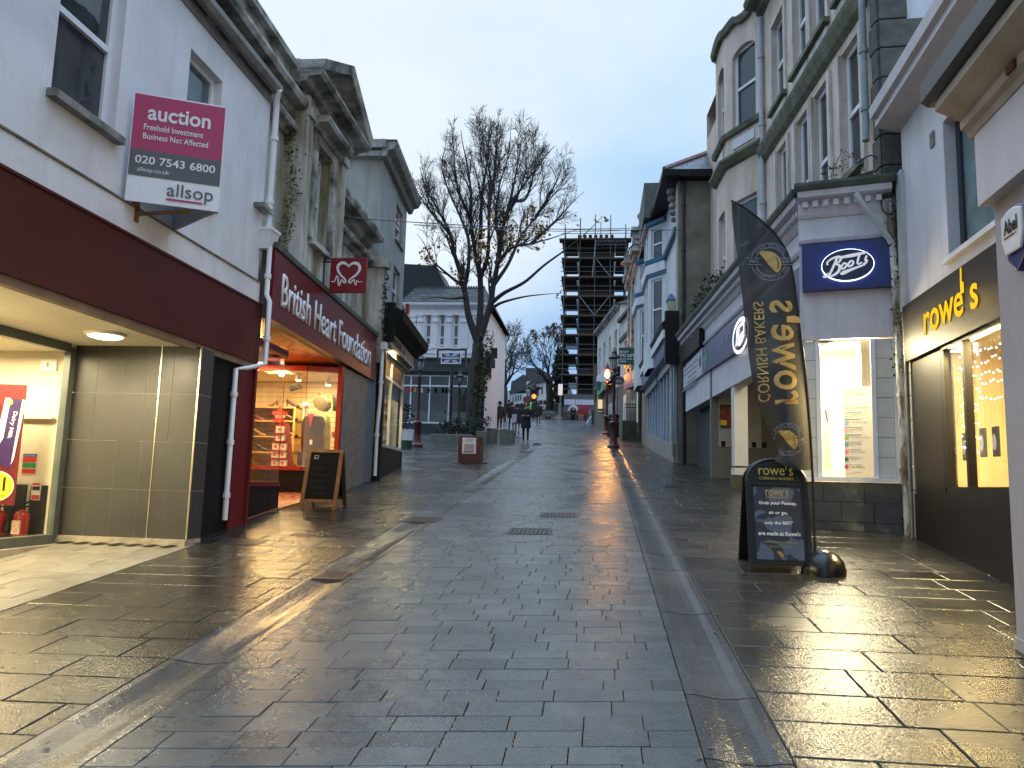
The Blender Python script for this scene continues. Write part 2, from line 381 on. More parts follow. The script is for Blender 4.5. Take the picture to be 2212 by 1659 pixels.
stone_block=surf('stone_block',(0.13,0.135,0.115),0.55,0.35,6,bump=0.5,bscale=25,grime=ALGAE,gamt=0.5,gstretch=(1,1,1))
iron_red=surf('lamp_post_red',(0.075,0.010,0.010),0.35,0.3,6)
iron_black=surf('iron_black',(0.012,0.012,0.014),0.4,0.3,6,spec=0.5)
cast_iron=surf('cast_iron',(0.028,0.028,0.03),0.35,0.35,18,metal=0.3,bump=0.5,bscale=70)
timber=surf('warm_timber',(0.22,0.105,0.035),0.5,0.35,6,grime=(0.09,0.04,0.015),gamt=0.6,gscale=5)
clear=glass('shop_glass')
pane_dark=darkpane('dark_pane')
pane_blue=darkpane('blind_pane',(0.10,0.12,0.15),0.05,0.03,curtain=(0.22,0.25,0.30))
yellow_letter=surf('gold_letter',(0.42,0.27,0.06),0.5,0.08,5)
white_letter=surf('white_letter',(0.78,0.78,0.80),0.45,0.03,5)
WARM=(1.0,0.80,0.45)
sett_mat=wetstone('wet_setts',(0.048,0.056,0.060),(0.095,0.107,0.112),rough=0.25,grit=0.55,gscale=80,sheen=0.55)
slab_mat=wetstone('wet_slabs',(0.020,0.019,0.016),(0.042,0.039,0.032),rough=0.21,grit=0.9,gscale=65,sheen=0.5)
pale_mat=wetstone('forecourt_tiles',(0.17,0.15,0.12),(0.23,0.21,0.17),rough=0.45,grit=0.3,sheen=0.4)
gut_mat=wetstone('gutter_granite',(0.038,0.040,0.042),(0.075,0.078,0.082),rough=0.20,grit=0.5,gscale=80,sheen=0.6)
redtile_mat=wetstone('red_lobby_tiles',(0.20,0.06,0.03),(0.28,0.09,0.045),rough=0.35,grit=0.2)
joint_mat=surf('joint_grit',(0.028,0.028,0.027),0.7,0.4,20,bump=0.3)
far_pave=brickish('far_paving',(0.07,0.075,0.08),(0.095,0.10,0.105),(0.03,0.03,0.032),0.7,0.35,0.014,'xy',0.26,0.25,spec=0.6)
terrain_mat=surf('terrain',(0.05,0.055,0.045),0.9,0.4,0.3)
def paving(name,mat,xa,xb,y0,y1,rows,lens,skew=0.0,gap=0.007,cham=0.006,tilt=0.004,lift=0.0,inside=None,seed=1):
 """rows of individually laid slabs: each has its own tilt, height and tint; xa/xb may depend on y"""
 R=random.Random(seed);fx=lambda v,y:v(y)if callable(v)else v
 vs,fs,tint=[],[],[]
 sk=math.tan(math.radians(skew));y=y0;row=0
 while y<y1:
  d=R.uniform(*rows);x_lo,x_hi=fx(xa,y+d/2),fx(xb,y+d/2);x=x_lo-R.uniform(0,lens[0]*.7)
  while x<x_hi:
   w=R.uniform(*lens);a,b=max(x,x_lo),min(x+w,x_hi);b=x_hi if x_hi-b<.10 else b;x=x+w if b<x_hi else x_hi
   if b-a<0.05:continue
   if inside is not None and not inside((a+b)/2,y+d/2+sk*(a+b)/2):continue
   g=gap/2;tx,ty,h=R.gauss(0,tilt),R.gauss(0,tilt),R.gauss(0,0.0012)
   cx_,cy_=(a+b)/2,y+d/2
   def top(px_,py_,dz=0.0):
    yy=py_+sk*px_;return(px_,yy,gz(yy)+lift+h+dz+tx*(px_-cx_)+ty*(py_-cy_))
   i0=len(vs);a2,b2,c2,d2=a+g,b-g,y+g,y+d-g
   vs+=[top(a2,c2,-0.012),top(b2,c2,-0.012),top(b2,d2,-0.012),top(a2,d2,-0.012)]
   vs+=[top(a2,c2,-cham*0.6),top(b2,c2,-cham*0.6),top(b2,d2,-cham*0.6),top(a2,d2,-cham*0.6)]
   vs+=[top(a2+cham,c2+cham),top(b2-cham,c2+cham),top(b2-cham,d2-cham),top(a2+cham,d2-cham)]
   fs.append((i0+8,i0+9,i0+10,i0+11))
   for q in range(4):
    p=(q+1)%4;fs.append((i0+4+q,i0+4+p,i0+8+p,i0+8+q));fs.append((i0+q,i0+p,i0+4+p,i0+4+q))
   tint+=[min(1,max(0,R.gauss(0.5,0.22)))]*12
  y+=d;row+=1
 me=bpy.data.meshes.new(name);me.from_pydata(vs,[],fs)
 at=me.attributes.new('tint','FLOAT','POINT');at.data.foreach_set('value',tint)
 me.materials.append(mat);o=bpy.data.objects.new(name,me);COL.objects.link(o);return structure(o)
left_edge=lambda y:-4.372 if y<7.9 else-4.62 if y<15.5 else(-5.15 if y<20.4 else-11.5)
paving('road',sett_mat,-2.20,0.50,0.6,29.0,(0.145,0.195),(0.26,0.40),skew=9.0,seed=3,gap=.005,cham=.003,tilt=.0018)
paving('road_upper',sett_mat,lambda y:-2.3-max(0,y-32)*0.25,0.50,29.15,60.0,(0.22,0.34),(0.4,0.7),skew=4.0,seed=4,tilt=0.002)
paving('pavement_left',slab_mat,left_edge,-2.60,0.4,36.0,(0.34,0.40),(0.45,0.95),skew=3.0,tilt=0.0018,seed=5)
paving('pavement_right',slab_mat,0.90,lambda y:4.2 if y<11 else(4.5 if y<23 else 2.5),0.4,40.0,(0.37,0.47),(0.45,0.95),skew=1.0,tilt=0.0018,seed=6)
paving('forecourt',pale_mat,-6.1,-4.38,0.4,7.92,(0.29,0.31),(0.29,0.31),skew=0.0,tilt=0.001,gap=0.004,cham=0.003,lift=0.002,seed=7)
paving('lobby_floor',redtile_mat,-8.4,-4.66,9.7,14.9,(0.148,0.152),(0.148,0.152),tilt=0.001,gap=0.004,cham=0.003,lift=0.006,seed=8)
def gutter(name,x0,x1,ya,yb,seed):
 """dished granite channel stones, one after another"""
 R=random.Random(seed);vs,fs,tint=[],[],[]
 prof=[(0.0,-0.012),(0.004,-.001),(0.12,-0.001),(0.24,-0.007),(0.40,-0.015),(0.58,-0.018),(0.72,-0.014),(0.86,-0.003),(0.996,-0.001),(1.0,-0.012)]
 y=ya
 while y<yb:
  ln=R.uniform(0.75,1.0);a,b=y+0.004,y+ln-0.004;y+=ln;t=min(1,max(0,R.gauss(0.5,0.25)));h=R.gauss(0,0.0015);i0=len(vs)
  for yy in(a,b):
   for f,dz in prof:vs.append((x0+(x1-x0)*f,yy,gz(yy)+dz+h));tint.append(t)
  n=len(prof);fs+=[(i0+k,i0+k+1,i0+n+k+1,i0+n+k)for k in range(n-1)]
 me=bpy.data.meshes.new(name);me.from_pydata(vs,[],fs);at=me.attributes.new('tint','FLOAT','POINT');at.data.foreach_set('value',tint)
 me.materials.append(gut_mat);o=bpy.data.objects.new(name,me);COL.objects.link(o);structure(o);return o
gutter('gutter_left',-2.598,-2.203,0.4,30.0,11)
gutter('gutter_right',0.503,0.897,0.4,30.0,12)
g=MB();ys=list(np.arange(-14,46,1.0))+list(np.arange(46,150,2.0))
for i in range(len(ys)-1):
 a,b=ys[i],ys[i+1];g.add([(-13,a,gz(a)-0.045),(6,a,gz(a)-0.045),(6,b,gz(b)-0.045),(-13,b,gz(b)-0.045)],[(0,1,2,3)])
structure(g.build('paving_bed',joint_mat))
g=MB();ys=[36.0,37.0,38.0,39,40,42,45,48,52,56,60,66,72,80,90,100,120,150]
for i in range(len(ys)-1):
 a,b=ys[i],ys[i+1];g.add([(-30,a,gz(a)-0.03),(8,a,gz(a)-0.03),(8,b,gz(b)-0.03),(-30,b,gz(b)-0.03)],[(0,1,2,3)])
structure(g.build('square',far_pave))
g=MB();xs=[-400,-120,-40,-13,6,40,120,400];ys=[-300,-60,-14,0,45,90,150,220,400,900]
tz=lambda x,y:(gz(y)if y<=150 else gz(150)-(y-150)*0.03)-0.09-(0.02*max(0,abs(x)-20))
for i in range(len(xs)-1):
 for j in range(len(ys)-1):
  g.add([(xs[i],ys[j],tz(xs[i],ys[j])),(xs[i+1],ys[j],tz(xs[i+1],ys[j])),(xs[i+1],ys[j+1],tz(xs[i+1],ys[j+1])),(xs[i],ys[j+1],tz(xs[i],ys[j+1]))],[(0,1,2,3)])
structure(g.build('terrain',terrain_mat))
def slope_box(mb,x0,x1,y0,y1,h0,h1,sk=0.0):
 c=[]
 for h in(h0,h1):
  for x,y in((x0,y0),(x1,y0),(x1,y1),(x0,y1)):yy=y+sk*x;c.append((x,yy,gz(yy)+h))
 return mb.hexa(c)
def cover(x0,x1,y0,y1,label,grate=False,sk=0.0,group=None,name='drain_cover'):
 t=thing(name,label,'drain cover',((x0+x1)/2,(y0+y1)/2,gz((y0+y1)/2)),group=group)
 fr=MB();w=0.03
 slope_box(fr,x0,x1,y0,y0+w,-0.02,0.007,sk);slope_box(fr,x0,x1,y1-w,y1,-0.02,0.007,sk)
 slope_box(fr,x0,x0+w,y0+w,y1-w,-0.02,0.006,sk);slope_box(fr,x1-w,x1,y0+w,y1-w,-0.02,0.006,sk)
 fr.build('frame',cast_iron,t)
 lid=MB()
 if grate:
  n=7
  for i in range(n):a=y0+w+(y1-y0-2*w)*(i+0.2)/n;slope_box(lid,x0+w,x1-w,a,a+(y1-y0-2*w)/n*0.55,-0.018,0.005,sk)
  lid.build('grate',cast_iron,t)
  b=MB();slope_box(b,x0+w,x1-w,y0+w,y1-w,-0.03,-0.019,sk);b.build('sump',black_paint,t)
 else:
  slope_box(lid,x0+w,x1-w,y0+w,y1-w,-0.02,0.0035,sk)
  for i in range(9):
   for j in range(6):
    a=x0+w+(x1-x0-2*w)*(i+0.25)/9;b_=y0+w+(y1-y0-2*w)*(j+0.25)/6
    slope_box(lid,a,a+0.022,b_,b_+0.028,0.0032,0.008,sk)
  lid.build('lid',cast_iron,t)
 return t
SK=math.tan(math.radians(9))
cover(-1.11,-0.57,9.78,10.22,'iron cover in the setts, the nearer and more central of two',sk=SK)
cover(-0.82,-0.27,11.27,11.70,'iron cover in the setts, the farther of two, right of the middle',sk=SK)
cover(-2.63,-2.13,10.32,10.74,'dark square drain cover across the left gutter',grate=True)
cover(-2.54,-2.26,6.86,7.18,'slotted gully grate in the left gutter nearest the camera',grate=True,name='gully_grate')
cover(-4.22,-3.72,8.30,8.62,'dark rectangular cover in the pavement beside the tiled wall')
cover(-3.62,-3.36,8.95,9.12,'small dark cover in the left pavement before the wooden chalkboard')
cover(1.35,1.62,15.9,16.2,'small dark cover in the right pavement beyond the flag',name='drain_cover')
def wall_faces(mb,F,u0,u1,z0,z1,holes=(),d=0.0,t=0.16):
 us=sorted({u0,u1}|{min(max(h[i],u0),u1)for h in holes for i in(0,1)});zs=sorted({z0,z1}|{min(max(h[i],z0),z1)for h in holes for i in(2,3)})
 for i in range(len(us)-1):
  for j in range(len(zs)-1):
   cu,cz=(us[i]+us[i+1])/2,(zs[j]+zs[j+1])/2
   if any(h[0]<cu<h[1]and h[2]<cz<h[3]for h in holes):continue
   mb.add([F.P(us[i],d,zs[j]),F.P(us[i+1],d,zs[j]),F.P(us[i+1],d,zs[j+1]),F.P(us[i],d,zs[j+1])],[(0,1,2,3)])
 for a,b,c,e in holes:
  for(q,r)in(((a,c),(b,c)),((b,c),(b,e)),((b,e),(a,e)),((a,e),(a,c))):
   mb.add([F.P(q[0],d,q[1]),F.P(r[0],d,r[1]),F.P(r[0],d-t,r[1]),F.P(q[0],d-t,q[1])],[(0,1,2,3)])
 return mb
def window(F,u0,u1,z0,z1,parent,d=-0.10,fw=0.055,bars_h=(),bars_v=(),frame=None,pane=None,sill=None,sill_out=0.05,sill_h=0.06,name='window',arch=0.0):
 frame=frame or upvc;pane=pane or pane_dark
 f=MB();f.fbox(F,u0,u0+fw,d-0.05,d,z0,z1);f.fbox(F,u1-fw,u1,d-0.05,d,z0,z1)
 f.fbox(F,u0+fw,u1-fw,d-0.05,d,z0,z0+fw);f.fbox(F,u0+fw,u1-fw,d-0.05,d,z1-fw,z1)
 for z in bars_h:f.fbox(F,u0+fw,u1-fw,d-0.045,d+0.012,z-fw*0.45,z+fw*0.45)
 for u in bars_v:f.fbox(F,u-fw*0.4,u+fw*0.4,d-0.045,d+0.008,z0+fw,z1-fw)
 w=f.build(name,frame,parent)
 p=MB();p.add([F.P(u0+fw,d-0.03,z0+fw),F.P(u1-fw,d-0.03,z0+fw),F.P(u1-fw,d-0.03,z1-fw),F.P(u0+fw,d-0.03,z1-fw)],[(0,1,2,3)])
 p.build('pane',pane,w)
 if sill is not None:
  s=MB();s.fbox(F,u0-0.05,u1+0.05,d-0.02,sill_out,z0-sill_h,z0);s.build('sill',sill,w)
 return w
def shell(mb,F,u0,u1,depth,z0,z1,d=0.0,top=True,ends=(True,True),bottom=False):
 """back, ends and top of a building behind its front wall"""
 e=0.002
 if ends[0]:mb.add([F.P(u0,d,z0),F.P(u0,d-depth,z0),F.P(u0,d-depth,z1),F.P(u0,d,z1)],[(0,1,2,3)])
 if ends[1]:mb.add([F.P(u1,d,z0),F.P(u1,d-depth,z0),F.P(u1,d-depth,z1),F.P(u1,d,z1)],[(0,1,2,3)])
 mb.add([F.P(u0,d-depth,z0),F.P(u1,d-depth,z0),F.P(u1,d-depth,z1),F.P(u0,d-depth,z1)],[(0,1,2,3)])
 if top:mb.add([F.P(u0,d,z1-e),F.P(u1,d,z1-e),F.P(u1,d-depth,z1-e),F.P(u0,d-depth,z1-e)],[(0,1,2,3)])
 return mb
def arealight(name,loc,size,energy,col,rot=(0,0,0),size_y=None):
 l=bpy.data.lights.new(name,'AREA');l.energy=energy;l.color=col;l.size=size
 if size_y:l.shape='RECTANGLE';l.size_y=size_y
 o=bpy.data.objects.new(name,l);COL.objects.link(o);o.location=Vector(loc);o.rotation_euler=rot;return o
def aim(o,d):
 o.rotation_euler=Vector(d).to_track_quat('-Z','Y').to_euler();return o
def pointlight(name,loc,energy,col,r=0.05):
 l=bpy.data.lights.new(name,'POINT');l.energy=energy;l.color=col;l.shadow_soft_size=r
 o=bpy.data.objects.new(name,l);COL.objects.link(o);o.location=Vector(loc);return o
def pipe(path,r,mat,parent,name='downpipe',clips=()):
 p=MB();p.tube(path,r,10)
 for c in clips:p.tube([Vector(c)-Vector((0,0,0.03)),Vector(c)+Vector((0,0,0.03))],r*1.35,10)
 return p.build(name,mat,parent,smooth=True)
def S(x,y):return x*KPX,y*KPX
F1=Frame((-4.55,-6.0),(-4.55,9.62),(1,0));Y=lambda y:y+6.0
b1=thing('shop_building','white rendered building with blank maroon fascia over a lit recessed shopfront','building',(-5.5,4,gz(4)))
w1h=(Y(5.57),Y(6.42),4.72,6.34);w2h=(Y(7.57),Y(8.30),4.72,6.29)
m_=wall_faces(MB(),F1,0,F1.len,3.85,6.86,[w1h,w2h],t=0.14)
shell(m_,F1,0,F1.len,8.0,3.2,6.86)
m_.build('wall',white_render,b1)
m_=MB();m_.fbox(F1,0,F1.len,0.002,0.035,3.88,4.15);m_.build('band',white_render,b1)
m_=MB();m_.fbox(F1,0,F1.len,0.002,0.05,4.153,4.172);m_.build('flashing',surf('rusty_flashing',(0.16,0.13,0.10),0.7,0.4,6),b1)
m_=MB();m_.fbox(F1,0,F1.len,-0.02,0.085,3.06,3.83);m_.fbox(F1,0,F1.len,0.0,0.10,3.832,3.858);fas1=m_.build('fascia',maroon,b1)
m_=MB();m_.fbox(F1,0,Y(8.1),-1.50,-0.022,3.02,3.06);m_.build('soffit',ceil_white,b1)
m_=MB();m_.fbox(F1,0,F1.len,-0.02,0.06,2.985,3.058);m_.build('soffit_trim',surf('soffit_trim',(0.23,0.15,0.10),0.6,0.3,3),b1)
grey_frame=surf('grey_frame',(0.15,0.155,0.15),0.45,0.15,4)
window(F1,*w1h,b1,bars_h=(5.54,),sill=surf('grey_sill',(0.24,0.24,0.23),0.7,0.3,8,grime=BLACKGREEN,gamt=0.8),sill_out=0.09,sill_h=0.07,fw=0.065)
window(F1,*w2h,b1,sill=MATS['grey_sill'],fw=0.06,pane=darkpane('bright_pane',(0.06,0.08,0.10),0.02,0.015))
m_=MB();m_.moulding(F1,0,F1.len,[(0.02,6.86),(0.06,6.80),(0.13,6.80),(0.17,6.86),(0.17,6.93),(0.155,6.93),(0.15,6.87),(0.06,6.87),(0.04,6.93),(0.02,6.93)]);m_.fbox(F1,0,F1.len,0.002,0.018,6.68,6.92)
m_.build('gutter',surf('gutter_grey',(0.20,0.19,0.185),0.5,0.25,5),b1)
m_=MB();m_.add([F1.P(0,0.1,6.94),F1.P(F1.len,0.1,6.94),F1.P(F1.len,-4.0,8.0),F1.P(0,-4.0,8.0)],[(0,1,2,3)]);m_.build('roof',slate_side,b1)
pipe([(-4.40,9.52,6.84),(-4.47,9.62,6.74),(-4.48,9.66,6.60),(-4.48,9.66,4.90)],0.042,upvc,b1,clips=[(-4.48,9.66,6.2),(-4.48,9.66,5.3)])
m_=MB();m_.hexa([(-4.56,9.56,4.62),(-4.42,9.56,4.62),(-4.42,9.74,4.62),(-4.56,9.74,4.62),(-4.58,9.52,4.86),(-4.36,9.52,4.86),(-4.36,9.78,4.86),(-4.58,9.78,4.86)]);m_.box(-4.59,-4.35,9.51,9.79,4.86,4.90);m_.build('hopper',upvc,b1)
pipe([(-4.42,9.63,4.66),(-4.42,9.63,4.0),(-4.36,9.60,3.9),(-4.36,9.60,3.06),(-4.44,9.30,2.96),(-4.52,9.12,2.92),(-4.52,9.12,1.05)],0.034,upvc,b1,clips=[(-4.42,9.63,4.25),(-4.36,9.60,3.4),(-4.52,9.12,2.6),(-4.52,9.12,2.0),(-4.52,9.12,1.35)])
tile_grey=surf('grey_tile',(0.050,0.048,0.044),0.45,0.12,1.5,bump=0.04,bscale=30,rvar=0.06)
grout=surf('white_grout',(0.36,0.34,0.30),0.7,0.15,8)
core=MB();core.box(-5.93,-4.4355,8.104,8.40,gz(8.1)+0.06,3.02)
pier=core.build('pier',grout,b1)
m_=MB();zt=[0.885,1.41,1.945,2.48,3.02];xt=[-5.945,-5.70,-5.40,-5.10,-4.955,-4.80,-4.70,-4.437]
xt=[-5.945,-5.655,-5.355,-5.055,-4.90,-4.745,-4.437]
for i in range(len(xt)-1):
 for j in range(4):m_.box(xt[i]+0.003,xt[i+1]-0.003,8.10,8.122,zt[j]+0.003,zt[j+1]-0.003)
for a,b in((8.104,8.25),(8.25,8.40)):
 for j in range(4):m_.box(-4.452,-4.432,a+0.004,b-0.004,zt[j]+0.004,zt[j+1]-0.004)
m_.build('tile_cladding',tile_grey,pier)
m_=MB();m_.box(-4.906,-4.894,8.095,8.12,0.885,3.02);m_.box(-4.446,-4.428,8.092,8.108,0.885,3.02);m_.build('trim_strip',surf('brass_trim',(0.75,0.68,0.5),0.25,0.1,5,metal=0.9),pier)
m_=MB();m_.box(-5.95,-4.43,8.06,8.40,gz(8.1)-0.1,0.883);m_.build('plinth',surf('plinth_mortar',(0.36,0.31,0.23),0.8,0.3,9,bump=0.3),b1)
m_=MB()
for i in range(7):x=-5.86+i*0.2;m_.add([(x,7.93,gz(7.93)+0.012),(x+0.1,7.93,gz(7.93)+0.012),(x+0.16,8.055,gz(8.055)+0.014),(x+0.06,8.055,gz(8.055)+0.014)],[(0,1,2,3)])
m_.build('plinth_marking',black_paint,b1)
m_=MB();m_.box(-4.62,-4.57,8.405,9.22,gz(8.4)-.1,3.05);m_.build('side_door',black_paint,b1)
XW=-5.95;FW1=Frame((XW,-4.0),(XW,8.08),(1,0))
m_=MB();fl=lambda y:max(0.86,0.0)
m_.box(XW-0.06,XW+0.02,8.0,8.09,0.86,2.98);m_.box(XW-0.06,XW+0.02,-4.0,8.0,2.92,3.02);m_.box(XW-0.06,XW+0.05,-4.0,8.0,0.80,0.90);m_.box(XW-0.055,XW+0.015,3.55,3.62,0.9,2.92)
sw1=m_.build('shop_window',surf('green_grey_frame',(0.095,0.11,0.10),0.4,0.15,5),b1)
m_=MB();m_.add([(XW-0.02,-4.0,0.9),(XW-0.02,8.0,0.9),(XW-0.02,8.0,2.92),(XW-0.02,-4.0,2.92)],[(0,1,2,3)]);m_.build('pane',clear,sw1)
m_=MB();m_.box(XW-0.1,XW+0.12,-4.0,8.05,-1.0,0.80);m_.build('stall_riser',surf('concrete_kerb',(0.42,0.36,0.27),0.75,0.25,6,bump=0.2),b1)
m_=MB();m_.box(-12,XW-0.1,-5.5,8.3,0.70,0.78);m_.build('shop_floor',surf('vinyl_floor',(0.35,0.3,0.22),0.3,0.2,2),b1)
m_=MB();m_.box(-12.0,-5.94,8.30,8.36,0.7,3.3);m_.box(-12.06,-12,-5.5,8.36,0.7,3.3);m_.box(-12,-5.94,-5.56,-5.5,-1.0,3.3);m_.box(-9.0,-8.3,8.1,8.3,0.78,3.0);m_.build('interior_wall',cream_wall,b1)
m_=MB();m_.box(-12,XW-0.07,-5.5,8.3,2.98,3.02);m_.build('interior_ceiling',ceil_white,b1)
m_=MB();m_.box(-7.35,-6.25,8.22,8.30,2.18,2.20);m_.build('wall_shelf',cream_wall,b1)
m_=MB();m_.box(-6.50,-6.30,8.27,8.30,2.75,2.88);m_.box(-6.45,-6.40,8.24,8.27,2.79,2.84);m_.build('alarm_sensor',upvc,b1)
lamp_w=glow('soffit_lamp_glow',(1.0,0.90,0.66),9.0)
cl=ray(228,722);tt=(3.01-EYE)/cl[2];LP=np.array([0,0,EYE])+cl*tt
t=thing('ceiling_light','round white downlight glowing in the soffit above the tiled wall','ceiling light',(LP[0],LP[1],3.02))
m_=MB();m_.lathe((LP[0],LP[1],2.985),[(0.14,0.0),(0.20,0.008),(0.20,0.034)],28);m_.build('bezel',ceil_white,t)
m_=MB();m_.lathe((LP[0],LP[1],2.955),[(0.02,0.0),(0.10,0.008),(0.165,0.026),(0.165,0.03)],28);m_.build('diffuser',lamp_w,t,smooth=True)
pl=arealight('soffit_lamp',(LP[0],LP[1],2.94),0.34,40,(1.0,0.86,0.55));pl.data.shape='DISK';pl.parent=t;pl.matrix_parent_inverse=INV[t.name]
tube_glow=glow('tube_glow',(1.0,0.90,0.62),5.0)
for i,y in enumerate((7.2,5.0,1.8)):
 t=thing('tube_light',('ceiling tube light in the white shop nearest the tiled wall','middle ceiling tube light in the white shop','ceiling tube light in the white shop nearest the camera')[i],'ceiling light',(-7.6,y,2.98),group='tube lights in the left shop')
 m_=MB();m_.box(-8.4,-6.8,y-0.07,y+0.07,2.95,2.98);m_.build('housing',upvc,t);m_=MB();m_.box(-8.35,-6.85,y-0.05,y+0.05,2.925,2.95);m_.build('diffuser',tube_glow,t)
 a=arealight('shop_tube',(-7.4,y,2.91),1.6,150,(1.0,0.84,0.48),size_y=0.5);a.parent=t;a.matrix_parent_inverse=INV[t.name]
a=arealight('window_area_light',(-6.25,6.9,2.9),.25,90,(1.0,0.84,0.48),size_y=1.8);a.parent=b1;a.matrix_parent_inverse=INV[b1.name]  # added light without a fitting, brightens the cream wall past the poster
for yy in(2.6,5.6):a=aim(arealight('forecourt_fill',(-6.2,yy,2.86),1.2,100,(1.0,0.80,0.40),size_y=.3),(1.0,-.15,-.85));a.parent=b1;a.matrix_parent_inverse=INV[b1.name]  # added unseen lights, aimed out and down to brighten the paving outside
def at_wall(px,py):w=at_y(px,py,8.29);return float(w[0]),float(w[2])
PX0,PX1=-7.55,-6.72
Fp=Frame((-7.62,7.55),(-6.60,7.75),(0,-1))
u_r,zt_=Fp.px(*S(105,1523));u_l,zb_=Fp.px(*S(64,1990))
t=thing('promo_poster','big red sweets poster with a round yellow price badge behind glass','poster',(*Fp.P(0.5,0,1.0)[:2],0.78))
pu0,pu1,pz0,pz1=u_r-1.05,u_r,zb_,zt_+0.02
m_=MB();m_.fbox(Fp,pu0,pu1,-0.012,0.0,pz0,pz1);m_.build('poster_board',surf('poster_red',(0.13,0.005,0.008),0.35,0.35,9),t)
mt_=Fp.mat(pu1,0,pz0)@Matrix.Translation((.13,0,0));H_=pz1-pz0
m_=MB();flat([(-0.31,H_*0.88),(-0.12,H_*0.87),(-0.17,H_*0.45),(-0.22,H_*0.30),(-0.38,H_*0.34),(-0.36,H_*0.6)],mt_,m_,0.004);m_.build('wrapper_shape',surf('purple_wrapper',(0.035,0.012,0.09),0.3,0.3,12),t)
m_=MB();flat([(-0.335,H_*0.885),(-0.28,H_*0.885),(-0.315,H_*0.55),(-0.375,H_*0.45),(-0.40,H_*0.42)],mt_,m_,0.005);flat([(-0.155,H_*0.88),(-0.12,H_*0.86),(-0.18,H_*0.38),(-0.205,H_*0.33)],mt_,m_,0.006);m_.build('wrapper_edge',white_paint,t)
m_=MB();flat(ellipse(-0.285,H_*0.85,0.035,0.035,12),mt_,m_,0.0075);m_.build('wrapper_mark',surf('lime',(0.2,0.45,0.12),0.4),t)
text('Dairy Milk',shifted(mt_,-0.235,H_*0.66,0.006,math.radians(-97)),white_letter,t,w=0.30,h=0.055,bold=0.01)
m_=MB();flat(ellipse(-0.335,H_*0.115+0.05,0.19,0.165,40),mt_,m_,0.008);m_.build('badge_rim',white_paint,t)
m_=MB();flat(ellipse(-0.335,H_*0.115+0.05,0.18,0.155,40),mt_,m_,0.010);m_.build('badge',surf('badge_yellow',(0.75,0.62,0.02),0.4,0.05),t)
text('\u00a31',shifted(mt_,-0.32,H_*0.115+0.075,0.010),black_paint,t,w=0.17,h=0.15,bold=0.01);text('each',shifted(mt_,-0.29,H_*0.115-0.045,0.010),black_paint,t,w=0.11,h=0.035)
text('0',shifted(mt_,-0.43,H_*0.80,0.005),white_letter,t,w=0.09,h=0.12,bold=0.02)
nx0,nz1=at_wall(*S(92,1786));nx1,nz0=at_wall(*S(140,1866))
t=thing('fire_notice','blue, red and green fire action notice on the cream wall','notice',(nx0,8.29,nz0));FW=Frame((-9,8.298),(-5.9,8.298),(0,-1))
m_=MB();m_.box(nx0,nx1,8.29,8.298,nz0,nz1);m_.build('board',white_paint,t)
hh=nz1-nz0
for nm,c,a,b in(('heading',(0.03,0.10,0.42),0.86,1.0),('red_band',(0.65,0.05,0.02),0.58,0.83),('green_band',(0.03,0.30,0.09),0.29,0.54),('red_band',(0.65,0.05,0.02),0.02,0.24)):
 m_=MB();m_.box(nx0+0.006,nx1-0.006,8.285,8.29,nz0+hh*a,nz0+hh*b);m_.build(nm,surf('notice_'+nm,c,0.4,0.05),t)
text('Fire action',FW.mat(-9,0,0)@Matrix.Identity(4)if False else Matrix(((1,0,0,(nx0+nx1)/2),(0,0,-1,8.284),(0,1,0,nz0+hh*0.93),(0,0,0,1))),white_letter,t,w=(nx1-nx0)*0.7,h=hh*0.07)
WALLM=lambda x,z,y=8.29:Matrix(((1,0,0,x),(0,0,-1,y),(0,1,0,z),(0,0,0,1)))
def extinguisher(pxl,pxr,pyt,pyb,label,horn):
 xa,zt=at_wall(pxl,pyt);xb,zb=at_wall(pxr,pyb);xc=(xa+xb)/2;r=(xb-xa)/2*0.97;y=8.13
 zb=max(zb,0.79);h=zt-zb
 t=thing('fire_extinguisher',label,'fire extinguisher',(xc,y,0.78),group='fire extinguishers on the cream wall')
 m_=MB();m_.lathe((xc,y,zb),[(r*0.9,0),(r,0.015),(r,h*0.80),(r*0.8,h*0.90),(r*0.35,h*0.96),(r*0.3,h)],18);cy_=m_.build('cylinder',red_gloss,t,smooth=True)
 m_=MB();m_.box(xc-r*0.62,xc+r*0.62,y-r*1.01,y-r*0.80,zb+h*0.15,zb+h*0.62);m_.build('label',surf('ext_label',(0.55,0.4,0.3),0.4,0.5,40),cy_)
 m_=MB();m_.box(xc-0.02,xc+0.02,y-0.02,y+0.02,zb+h,zb+h+0.05);m_.tube([(xc-0.02,y,zb+h+0.04),(xc+0.10,y,zb+h+0.10)],0.012,6);m_.tube([(xc-0.02,y,zb+h+0.03),(xc+0.09,y,zb+h+0.035)],0.010,6);m_.build('valve',black_paint,t)
 m_=MB();m_.tube(spline([(xc-0.02,y-0.01,zb+h+0.03),(xc-r*1.1,y-0.03,zb+h+0.02),(xc-r*1.5,y-0.05,zb+h*0.8),(xc-r*1.5,y-0.05,zb+h*0.62)],5),0.012,6);
 if horn:m_.tube([(xc-r*1.5,y-0.05,zb+h*0.64),(xc-r*1.5,y-0.05,zb+h*0.25)],[0.02,0.042],8)
 m_.build('hose',black_paint,t)
 m_=MB();m_.box(xc-r*0.4,xc+r*2.0,8.262,8.295,0.80,zb+h*1.85);m_.build('backboard',dark_grey,t)
 return t,xc,zb,h,r
extinguisher(*S(103,0)[:1],*S(143,0)[:1],S(0,2003)[1],S(0,2116)[1],'slim red fire extinguisher with a black horn, right of the pair',True)
_,xc,zb,h,r=extinguisher(*S(0,0)[:1],*S(54,0)[:1],S(0,2003)[1],S(0,2122)[1],'wide red fire extinguisher with a pale label, left of the pair under the poster',False)
